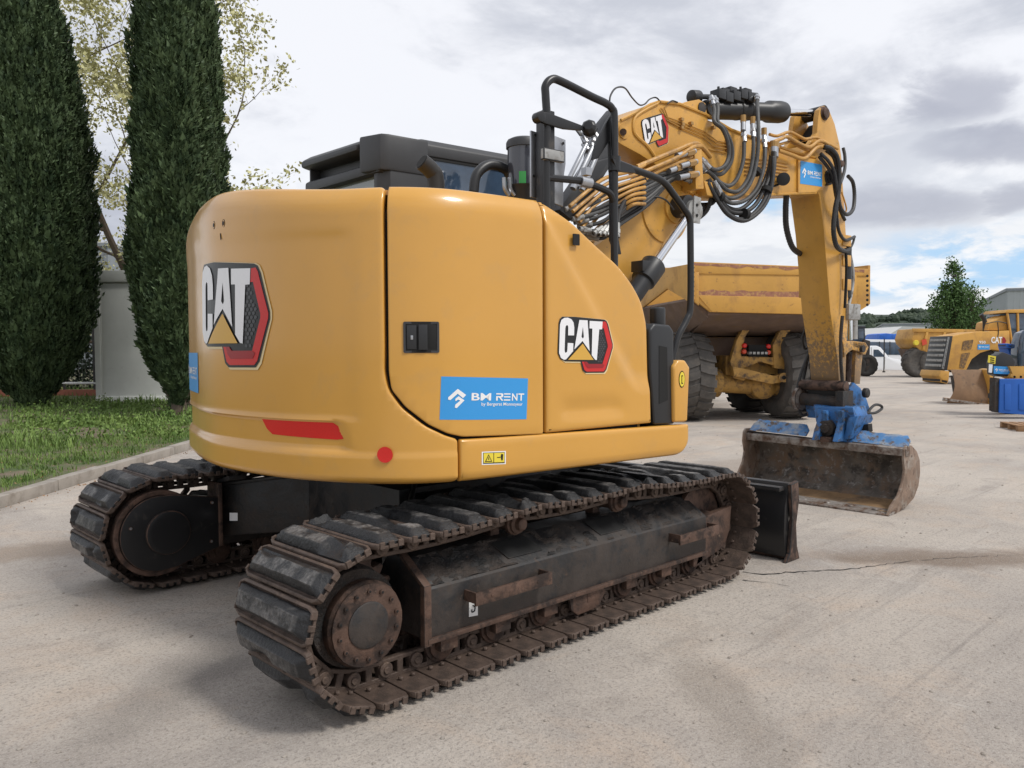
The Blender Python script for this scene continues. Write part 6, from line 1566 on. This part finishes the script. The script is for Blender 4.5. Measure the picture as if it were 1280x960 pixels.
# ================================================================== minibus, van, tractor, tarp, poles
L8_ = Loc(1110, 61, 0); P8_ = L8_.px
T8 = thing('minibus', 'white and dark blue minibus with long tinted window band, parked behind the white van', 'bus', L8_)
m = MB().use('bus_white'); L8_.ext(m, round_poly([(1070, 424), (1150, 425), (1151, 457), (1070, 456)], 2, 3), 0, 2.1); B8 = m.build('body', parent=T8, bevel=.06)
m = MB().use('glass_dark'); L8_.ext(m, [(1072, 427), (1150, 428.5), (1150, 444), (1072, 443)], -.02, .04)
m.build('window_band', parent=T8)
m = MB().use('black_plastic')
for x in (1086, 1099, 1112, 1125, 1138): L8_.ext(m, [(x, 427), (x+1, 427), (x+1, 443.5), (x, 443.5)], -.035, .02)
m.build('window_pillars', parent=B8)
for x in (1080, 1142): c_ = P8_(x, 455, .2); make_wheel(T8, (c_.x, c_.y, .42), .42, .25, (0, 1, 0), dark=True, lugs=8, rim='grey_metal')
L9_ = Loc(1115, 55, 0); P9_ = L9_.px
T9 = thing('delivery_van', 'small white panel van with sloping bonnet, parked in front of the minibus', 'van', L9_)
m = MB().use('bus_white'); L9_.ext(m, [(1080, 458), (1080, 433), (1096, 432), (1101, 434), (1108, 442), (1112, 447), (1126, 450), (1134, 453), (1138, 458), (1137, 463), (1080, 463)], 0, 1.6); B9 = m.build('body', parent=T9, bevel=.08)
m = MB().use('glass_dark'); L9_.ext(m, [(1092, 437), (1098, 437), (1105, 444), (1105, 446), (1092, 446)], -.015, .03); L9_.ext(m, [(1100, 434.5), (1103, 436), (1111, 446), (1109, 446)], .1, 1.4); m.build('side_window', parent=T9)
m = MB().use('grey_metal'); L9_.ext(m, [(1089, 434), (1089.6, 434), (1089.6, 461), (1089, 461)], -.006, .01); L9_.ext(m, [(1106, 446), (1106.5, 446), (1106, 461), (1105.5, 461)], -.006, .01); L9_.ext(m, [(1131, 453), (1136, 455), (1136, 457), (1131, 455)], -.01, .03); m.build('door_lines', parent=B9)
for x in (1085, 1124): c_ = P9_(x, 460, .12); make_wheel(T9, (c_.x, c_.y, .33), .33, .2, (0, 1, 0), dark=True, lugs=8, rim='grey_metal')
LA = Loc(1114, 72, 0); TA = MB().use('blue_tarp')
pts = [LA.px(x, y) for x, y in [(1098, 424), (1101, 417.5), (1108, 416.5), (1118, 417.5), (1126, 417), (1128, 424)]]
mtx = Matrix.Translation(LA.o) @ Matrix.Rotation(LA.rz, 4, 'Z')
tp = MB().use('blue_tarp'); tp.prism([LA.px(x, y) for x, y in [(1098, 426), (1101, 417.5), (1108, 416.5), (1118, 417.5), (1126, 417), (1128, 426)]], (0, 3, 0)); 
ta = thing('covered_stack', 'stack of goods under a bright blue tarpaulin beyond the minibus roof', 'stack', LA)
tp.build('tarpaulin', parent=ta, bevel=.1)
m = MB().use('wood'); LA.ext(m, [(1099, 425), (1127, 425), (1127, 458), (1099, 458)], .1, 2.8); m.build('goods', parent=ta, bevel=.02)
LB = Loc(1105, 50, 0); m = MB().use('frame_paint'); m.cyl((0, 0, 0), (0, 0, 2.1), .035, seg=8); m.use('frame_paint').cyl((0, 0, 0), (0, 0, .08), .09, seg=10)
po = m.build('metal_post'); po.location = LB.o; tag(po, 'thin dark metal post standing in front of the white van', 'post')
LC = Loc(1072, 43, 0); PC_ = LC.px; TC = thing('tractor', 'dark cabbed tractor mostly hidden behind the excavator stick', 'tractor', LC)
m = MB().use('glass_dark'); LC.ext(m, [(1064, 410), (1080, 410), (1083, 432), (1064, 432)], 0, 1.3); m.use('black_plastic'); LC.ext(m, [(1062, 407), (1082, 407.5), (1082, 410), (1062, 410)], -.1, 1.5)
for x in (1065, 1072, 1080): LC.ext(m, [(x, 410), (x+1.2, 410), (x+2, 434), (x+.6, 434)], -.02, .03)
m.build('cab', parent=TC, bevel=.02)
m = MB().use('frame_mud'); LC.ext(m, [(1062, 432), (1086, 433), (1088, 452), (1062, 455)], .1, 1.1); LC.ext(m, [(1080, 424), (1088, 426), (1087, 460), (1082, 466), (1078, 460)], -.3, .25); m.build('body', parent=TC, bevel=.04)
for x in (1068, 1082): c_ = PC_(x, 460, -.1); make_wheel(TC, (c_.x, c_.y, .6), .6, .45, (0, 1, 0), dark=True, lugs=12)

# ================================================================== buildings
def building(px0, px1, ytop, depth, thick, label, mt_='cladding', dh=0, ribs=.5, name='industrial_building', doors=()):
    L_ = Loc(px0, depth, dh); T_ = thing(name, label, 'building', L_)
    a = L_.px(px0, ytop); b = L_.px(px1, ytop); H_ = a.z; Wd = b.x-a.x
    m = MB().use(mt_); m.box(0, Wd, 0, thick, -.5, H_-.25); k = 0; x = .1
    while x < Wd and ribs and k < 400: m.box(x, x+ribs*.35, -.04, -.002, .3, H_-.25); x += ribs; k += 1
    y = .1
    while y < thick and ribs and k < 700: m.box(-.04, -.002, y, y+ribs*.35, .3, H_-.25); y += ribs; k += 1
    m.build('wall', parent=T_, smooth=None)
    m = MB().use('cladding_dark'); m.box(-.12, Wd+.12, -.12, thick+.12, H_-.25, H_); m.use('roof_light').box(-.08, Wd+.08, -.08, thick+.08, H_, H_+.06); m.build('roof', parent=T_, smooth=None)
    m = MB().use('cladding_dark')
    for (x0, x1, z1) in doors: m.box(x0, x1, -.07, -.045, 0, z1)
    if doors: m.build('loading_door', parent=T_, smooth=None)
    return T_
building(1257, 1420, 361, 78, 30, 'large pale corrugated metal warehouse at the right edge, tallest building in view', dh=-25, doors=((6, 9, 4),))
LD_ = Loc(1257, 78, -6); lmp = MB().use('black_plastic'); c_ = LD_.px(1252, 380); 
b2 = building(1103, 1166, 405, 150, 40, 'low pale grey flat-roofed warehouse below the wooded hill', dh=-22, ribs=2.5, doors=((3, 6, 3.5),))
b3 = building(1080, 1112, 411, 135, 25, 'lower grey shed left of the flat-roofed warehouse', 'cladding_dark', ribs=2)
LE = Loc(1140, 100, 0); m = MB().use('roof_light'); LE.ext(m, [(1112, 418), (1128, 408), (1158, 409), (1162, 418)], 0, 12); m.use('cladding'); LE.ext(m, [(1118, 418), (1160, 418), (1160, 445), (1118, 445)], .6, 10); cnp = thing('white_roofed_hall', 'small hall with white pitched roof in front of the flat-roofed warehouse', 'building', LE); m.build('hall_shell', parent=cnp, smooth=None)
building(60, 139, 304, 62, 12, 'grey slatted industrial building seen between the two cypresses', 'cladding_dark', ribs=.45)
# ---- grey cabinet in the grass
LH = Loc(119, 22.3, 3, .12); TH = thing('utility_cabin', 'tall plain light grey metal cabin standing in the grass between the cypresses', 'cabin', LH)
a = LH.px(120, 338); H_ = a.z; PH = LH.px
m = MB().use('hut_grey'); m.box(.04, 3.0, .04, 2.2, 0, H_-.2); CBN = m.build('cabin_body', parent=TH, bevel=.02)
m = MB().use('hut_grey'); m.box(-.02, 3.06, -.03, 2.26, H_-.32, H_); m.build('cabin_roof', parent=TH, bevel=.02)
m = MB().use('hut_grey'); m.box(0, .16, 0, .12, 0, H_-.32); m.box(2.84, 3.04, 0, .12, 0, H_-.32); m.box(0, 3.04, -.01, .1, -.2, .12); m.use('seam_black').box(.165, .185, .02, .038, .13, H_-.33); m.box(.16, 2.84, .02, .038, H_-.36, H_-.33)
m.build('corner_frame', parent=TH, bevel=.01)
# ---- rail fence and pipes behind
LF = Loc(60, 25, 0, .1); TF = thing('rail_fence', 'dark green mesh fence with pale bottom rail between the left cypress and the grey cabin', 'fence', LF)
m = MB().use('white_dull'); m.cyl((-3, 0, .42), (3.6, 0, .42), .04, seg=10); m.cyl((-3, 0, 2.3), (3.6, 0, 2.3), .03, seg=8); m.use('terracotta').box(-3, 3.6, -.05, .12, -.1, .22); m.build('rail', parent=TF)
for x in (-2.5, -1, .5, 1.45, 2.6): m = MB().use('frame_paint'); m.box(x-.03, x+.03, -.03, .03, 0, 2.4); m.build('post', parent=TF)
m = MB().use('frame_paint')
for k in range(60): m.box(-3+k*.11, -2.99+k*.11, .0, .008, .3, 2.3)
m.build('mesh_panel', parent=TF, smooth=None)

# ================================================================== VEGETATION
def leaves(m, c, n, size, spread, up=0, shape=(1, 1, 1)):
    for _ in range(n):
        p = Vector((random.gauss(0, spread*shape[0]), random.gauss(0, spread*shape[1]), random.gauss(0, spread*shape[2])))+c
        d = Vector((random.uniform(-1, 1), random.uniform(-1, 1), random.uniform(-1, 1)+up)).normalized(); e = d.orthogonal().normalized(); e = (Matrix.Rotation(random.uniform(0, 2*PI), 3, d) @ e)
        s_ = size*random.uniform(.6, 1.4); m.v += [tuple(p-e*s_*.4), tuple(p+d*s_*.7+e*0), tuple(p+e*s_*.4), tuple(p-d*s_*.6)]; q = len(m.v)-4; m.f.append((q, q+1, q+2, q+3)); m.mi.append(m.cur)
def cypress(px, depth, prof, H_, n, label, seed, z0=.1, size=.055):
    """prof = [(height, radius)...]; sprays of scale-leaf shoots stand on an uneven crown surface"""
    rnd = random.Random(seed); L_ = Loc(px, depth, 0, z0); T_ = thing('cypress_tree', label, 'tree', L_, 'columnar cypresses on the verge')
    hs = [p[0] for p in prof]; rs = [p[1] for p in prof]
    m = MB().use('cypress_leaf'); V = m.v; F = m.f
    def rad(h, t): 
        r_ = float(np.interp(h, hs, rs)); q = Vector((math.cos(t)*1.3, math.sin(t)*1.3, h*.5+seed))
        flute = .06*math.sin(5*t+h*.4+seed)
        e_ = noise.noise(Vector((math.cos(t)*r_*3.2, math.sin(t)*r_*3.2, h*1.1+seed))); e2_ = noise.noise(Vector((math.cos(t)*r_*8, math.sin(t)*r_*8, h*2.6+seed)))
        return r_*(.98+.10*noise.noise(q)+flute*.6) + .22*e_ + .10*e2_
    k = 0
    while k < n:
        h = rnd.uniform(hs[0], hs[-1]); rr = float(np.interp(h, hs, rs))
        if rnd.random() > rr/max(rs)+.05: continue
        t = rnd.uniform(0, 2*PI)
        if math.sin(t) > .35 and rnd.random() < .6: continue        # fewer shoots on the side away from the yard
        r_ = rad(h, t)*(1-abs(rnd.gauss(0, .10))); k += 1
        p = Vector((math.cos(t)*r_, math.sin(t)*r_, h))
        lean = Vector((math.cos(t), math.sin(t), 0))*rnd.uniform(.15, .75) + Vector((rnd.gauss(0, .22), rnd.gauss(0, .22), 1))
        lean.normalize(); side = lean.cross(Vector((math.cos(t), math.sin(t), 0))+Vector((rnd.gauss(0, .5), rnd.gauss(0, .5), 0))).normalized()
        L0 = size*rnd.choice((1, 1, 1.6))*rnd.uniform(1.0, 3.2)
        q0 = len(V); w_ = L0*.19; out_n = side.cross(lean)
        V += [tuple(p-side*w_*.5), tuple(p+side*w_*.5), tuple(p+lean*L0*.55+side*w_), tuple(p+lean*L0), tuple(p+lean*L0*.55-side*w_)]
        F.append((q0, q0+1, q0+2, q0+3, q0+4)); m.mi.append(0)
        for s_ in (-1, 1):     # two side shoots
            d2 = (lean*.8+side*s_*.7+out_n*rnd.uniform(-.3, .5)).normalized(); b_ = p+lean*L0*rnd.uniform(.15, .5); l2 = L0*.55; e2 = lean.cross(side).normalized()
            q0 = len(V); V += [tuple(b_), tuple(b_+d2*l2*.5+e2*w_*.5), tuple(b_+d2*l2), tuple(b_+d2*l2*.5-e2*w_*.5)]; F.append((q0, q0+1, q0+2, q0+3)); m.mi.append(0)
    cr_ = m.build('crown', parent=T_, smooth=None)
    # dense dark inside so that the sky does not shine through the middle
    m = MB().use('cypress_leaf'); rings = []
    for i in range(90):
        h = hs[0]+.05+(hs[-1]-.1-hs[0])*i/89; rings.append([Vector((math.cos(t)*rad(h, t)*.88, math.sin(t)*rad(h, t)*.88, h)) for t in [2*PI*j/64 for j in range(64)]])
    m.loft(rings); m.build('inner_foliage', parent=T_, smooth=80)
    m = MB().use('bark'); m.tube([Vector((0, 0, -.2)), Vector((.02, 0, .5)), Vector((0, .02, 1.4)), Vector((0, 0, H_*.8))], lambda t: .17*(1-t)+.03, 10)
    for k in range(5): t = k*1.3; m.tube([Vector((0, 0, .15)), Vector((math.cos(t)*.22, math.sin(t)*.22, .5)), Vector((math.cos(t)*.4, math.sin(t)*.4, 1.2))], lambda q: .05*(1-q)+.01, 6)
    m.build('trunk', parent=T_)
cypress(38, 20, [(.05, .3), (.35, .5), (.9, .95), (1.4, 1.2), (2.3, 1.46), (4.3, 1.62), (6.3, 1.54), (8.3, 1.20), (10.3, .72), (12, .34), (13, .05)], 13, 60000, 'dark green columnar cypress at the left edge, widest of the three', 3, .1)
cypress(222, 17.3, [(.05, .10), (.35, .22), (.9, .45), (1.6, .68), (2.4, .80), (4, .84), (5.5, .80), (7, .60), (8.2, .34), (9.0, .05)], 9, 48000, 'dark columnar cypress with bare dirt at its foot, nearest of the three beside the cabin', 11, .1)
cypress(232, 19.6, [(.1, .2), (1, .55), (3, .92), (6, 1.0), (8, .96), (9.5, .86), (11, .66), (12.5, .3), (13, .05)], 13, 36000, 'taller dark cypress standing just behind the one beside the cabin', 23, .1)

def branch_tree(px, depth, H_, label, leaf, seed, spread=1, nleaf=14, lsize=.09, name='deciduous_tree', trunk_r=.2, levels=4, z0=0, first=.25, cl=.3, cat='tree', up=.35):
    rnd = random.Random(seed); random.seed(seed); L_ = Loc(px, depth, 0, z0); T_ = thing(name, label, cat, L_)
    w_ = MB().use('bark'); lf = MB().use(leaf)
    def grow(p, d, l, r_, lev):
        pts = [p]; q = p.copy(); dd = d.copy()
        for k in range(4):
            dd = (dd+Vector((rnd.gauss(0, .13), rnd.gauss(0, .13), rnd.gauss(0, .10)+.04*(lev > 0)))).normalized(); q = q+dd*l/4; pts.append(q.copy())
        w_.tube(pts, lambda t: r_*(1-.45*t), 7 if lev < 2 else 4, step=2)
        if lev >= levels-2:
            for k in range(3 if lev >= levels-1 else 1): leaves(lf, pts[1+k+(1 if lev >= levels-1 else 3-0)*0], nleaf//3+1, lsize, cl*.5)
        if lev >= levels-1: leaves(lf, pts[-1], nleaf, lsize, cl); return
        nb_ = (7 if lev == 0 else 4)
        for k in range(nb_):
            t = first+(1-first)*(k+rnd.random()*.6)/nb_ if lev == 0 else .3+.7*(k+rnd.random()*.5)/nb_; i = min(3, int(t*4)); b_ = pts[i].lerp(pts[i+1], t*4-i)
            a = rnd.uniform(0, 2*PI) if lev else k*2.4+rnd.uniform(-.4, .4); side = dd.orthogonal().normalized(); side = Matrix.Rotation(a, 3, dd) @ side
            nd = (dd*rnd.uniform(.35, .8)+side*spread*rnd.uniform(.6, 1.1)+Vector((0, 0, up))).normalized()
            grow(b_, nd, l*rnd.uniform(.45, .68), r_*.5*(1-.35*t), lev+1)
        grow(pts[-1], dd, l*.5, r_*.5, lev+1)
    grow(Vector((0, 0, -.1)), Vector((0, 0, 1)), H_*.62, trunk_r, 0)
    w_.build('trunk', parent=T_); lf.build('crown', parent=T_, smooth=None)
    return T_
branch_tree(226, 28, 15.5, 'bare-branched tree with sparse yellow-green spring leaves spreading behind the cypresses', 'spring_leaf', 5, spread=1.85, nleaf=26, lsize=.10, trunk_r=.15, levels=5, cl=.17, first=.10, up=.06)
# airy poplar on the right: dense little leaves on upright boughs
def clump_tree(px, depth, prof, n, label, leaf, seed, lsize=.15, nl=26, lean=0):
    """upright boughs with leaf clumps that fill an uneven envelope prof=[(height, radius)...]"""
    rnd = random.Random(seed); random.seed(seed); L_ = Loc(px, depth, 0, 0); T_ = thing('deciduous_tree', label, 'tree', L_)
    hs = [p[0] for p in prof]; rs = [p[1] for p in prof]; w_ = MB().use('bark'); lf = MB().use(leaf); H_ = hs[-1]
    w_.tube([Vector((0, 0, -.1)), Vector((.05, 0, H_*.3)), Vector((lean*.5, .05, H_*.6)), Vector((lean, 0, H_*.95))], lambda t: .14*(1-t)+.02, 8)
    k = 0
    while k < n:
        h = rnd.uniform(hs[0], H_); r_ = float(np.interp(h, hs, rs)); 
        if rnd.random() > r_/max(rs): continue
        a = rnd.uniform(0, 2*PI); lobe = 1+.35*noise.noise(Vector((math.cos(a)*1.5, math.sin(a)*1.5, h*.7+seed)))
        q = r_*lobe*math.sqrt(rnd.random()); p = Vector((math.cos(a)*q+lean*h/H_, math.sin(a)*q, h)); k += 1
        if noise.noise(p*1.1+Vector((seed, 0, 0))) < -.22: continue
        b0 = Vector((lean*h/H_*.5, 0, max(.3, h-q*1.3)))
        if k % 3 == 0: w_.tube([b0, b0.lerp(p, .5)+Vector((0, 0, -.05)), p], lambda t: .035*(1-t)+.008, 4, step=2)
        leaves(lf, p, nl, lsize, .20, shape=(1, 1, 1.5), up=.3)
    w_.build('trunk', parent=T_); lf.build('crown', parent=T_, smooth=None); return T_
clump_tree(1193, 62, [(1.2, .9), (2.4, 1.75), (4.0, 1.7), (5.4, 1.2), (6.5, .75), (7.5, .35), (8.2, .1)], 520, 'light green poplar standing behind the dump truck and the loader', 'poplar_leaf', 9, .15, 26, -.25)
clump_tree(1214, 60, [(1.0, .5), (2, .9), (3.6, .95), (5, .7), (5.8, .2)], 120, 'silvery young tree at the right foot of the poplar', 'poplar_leaf', 15, .14, 24, .1)
branch_tree(888, 45, 4.1, 'green treetop showing above the dump body behind the boom cylinder', 'poplar_leaf', 19, spread=.7, nleaf=40, lsize=.17, trunk_r=.16, levels=4, cl=.45, first=.2)
branch_tree(150, 70, 6.3, 'small dark round tree above the roof of the grey cabin', 'cypress_leaf', 21, spread=.8, nleaf=60, lsize=.24, trunk_r=.2, levels=4, cl=.6, first=.2)
# hedge mass on the far left behind the fence
hg = MB().use('hill_leaf'); random.seed(3)
LHg = Loc(30, 29, 0, .1)
for k in range(420):
    c_ = Vector((random.uniform(-5, 4.4), random.uniform(0, 2), random.uniform(.1, 2.4))); leaves(hg, c_, 26, .10, .22)
ho_ = hg.build('hedge', smooth=None); ho_.location = LHg.o; ho_.rotation_euler.z = LHg.rz; tag(ho_, 'dark green hedge running behind the mesh fence on the left', 'hedge')
# weeds at the foot of the near cypress and cabin
# broad-leaved weeds and tufts at the foot of the trees and the cabin, fallen leaves near the kerb
random.seed(31); wdm = MB().use('grass_leaf')
for k in range(520):
    px = random.uniform(20, 250); d = random.uniform(12.5, 22); p = site(px, d)
    q = p-k0; a_ = q.dot(kd); b_ = q.dot(kn)
    if b_ < .5: continue
    c_ = Vector((p.x, p.y, gh(a_, b_)+.05)); leaves(wdm, c_, 12, .045, .07, up=.6)
o = wdm.build('weeds', smooth=None); tag(o, 'low leafy weeds growing among the grass below the cypresses', 'weeds', kind='stuff')
lt_ = MB().use('wood')
for k in range(500):
    a_ = random.uniform(-3, 9); b_ = abs(random.gauss(0, 1.2))+.16; x, y_, z = kp(a_, b_, gh(a_, b_)+.012); leaves(lt_, Vector((x, y_, z)), 1, .022, .01)
for k in range(260):
    a_ = random.uniform(-3, 8); b_ = -abs(random.gauss(0, .10))-.02; x, y_, z = kp(a_, b_, .006); leaves(lt_, Vector((x, y_, z)), 1, .016, .004)
tag(lt_.build('leaf_litter', smooth=None), 'dead leaves and litter scattered along the kerb', 'leaf litter', kind='stuff')
# ---- hills
hl_ = MB().use('hill_leaf'); nx, ny = 240, 26; vs = []
def hillz(px, v):
    base = np.interp(px, [200, 500, 800, 1000, 1060, 1100, 1130, 1165, 1230, 1300, 1500], [8, 14, 26, 38, 44, 47, 48, 46, 42, 40, 30])
    return float(base)
for i in range(nx):
    px = 150+1400*i/(nx-1)
    for j in range(ny):
        v = j/(ny-1); d = 620+560*v; p = site(px, d); prof_ = math.sin(min(1, v*1.25)*PI/2)
        s_ = noise.noise(Vector((p.x*.006, p.y*.006, 1)))*9 + noise.noise(Vector((p.x*.02, p.y*.02, 4)))*5
        p.z = -3 + (hillz(px, v)*d/1000*1.0)*prof_ + s_*prof_*.6 ; vs.append(p)
hl_.add(vs, [(i*ny+j, (i+1)*ny+j, (i+1)*ny+j+1, i*ny+j+1) for i in range(nx-1) for j in range(ny-1)])
tag(hl_.build('hills', smooth=80), kind='structure')
wd_ = MB().use('hill_leaf'); random.seed(8)
ico = None
bm = bmesh.new(); bmesh.ops.create_icosphere(bm, subdivisions=1, radius=1); iv = [v.co.copy() for v in bm.verts]; fi = [tuple(v.index for v in f.verts) for f in bm.faces]; bm.free()
for k in range(7000):
    px = random.uniform(840, 1330); i = (px-150)/1400*(nx-1); j = random.uniform(2, ny-6)*1.0
    v = vs[int(i)*ny+int(j)]; u = vs[min(nx-1, int(i)+1)*ny+int(j)]; w2 = vs[int(i)*ny+int(j)+1]
    p = v + (u-v)*random.random() + (w2-v)*random.random(); r_ = random.uniform(2.2, 5.5)
    if noise.noise(p*.012) < -.3: continue
    wd_.add([p+Vector((c.x*r_*random.uniform(.8, 1.2), c.y*r_, c.z*r_*random.uniform(.7, 1.2)+r_*.4)) for c in iv], fi)
tag(wd_.build('hill_wood', smooth=None), 'dark wood of pines covering the far hills', 'wood', kind='stuff')
# scattered grit and small stones on the yard
gr = MB().use('kerb'); random.seed(12)
for k in range(900):
    d = 1.8+16*random.random()**1.6; px = random.uniform(-60, 1340); p = site(px, d); r_ = random.uniform(.003, .010)*(1+d*.05)
    if (p-k0).dot(kn) > -.1: continue
    gr.add([p+Vector((c.x*r_*1.2, c.y*r_, max(0, c.z)*r_*.7)) for c in iv], fi)
tag(gr.build('gravel', smooth=None), 'loose grit and small stones scattered on the yard', 'gravel', kind='stuff')
# crack in the slab that runs off from the track and the darker joint line
def crack(pts, w0, seed):
    rnd = random.Random(seed); P_ = []
    pts = [W(x, y, 'Z', 0) for x, y in pts]
    for a_, b_ in zip(pts, pts[1:]):
        n = max(2, int((b_-a_).length/.035))
        for k in range(n): P_.append(a_.lerp(b_, k/n)+Vector((rnd.gauss(0, .010), rnd.gauss(0, .010), 0)))
    ck = MB().use('seam_black'); L_, R_ = [], []
    for i, p in enumerate(P_):
        t = (P_[min(i+1, len(P_)-1)]-P_[max(0, i-1)]).normalized(); nn = Vector((-t.y, t.x, 0))*w0*rnd.uniform(.15, 1.1)*(1-.6*i/len(P_)); L_.append((p+nn)+Vector((0, 0, .003))); R_.append((p-nn)+Vector((0, 0, .003)))
    n = len(P_); ck.add(L_+R_, [(i, i+1, n+i+1, n+i) for i in range(n-1)]); return ck
for pts, w0, sd_ in (([(930, 716), (960, 718), (1005, 715), (1060, 712), (1105, 706), (1150, 700)], .010, 1), ([(925, 726), (960, 728), (990, 733)], .007, 2), ([(1150, 700), (1200, 697), (1280, 694)], .005, 5)):
    tag(crack(pts, w0, sd_).build('pavement_crack', smooth=None), kind='structure')
for o in list(bpy.data.objects):          # labels on loose sheets
    pass
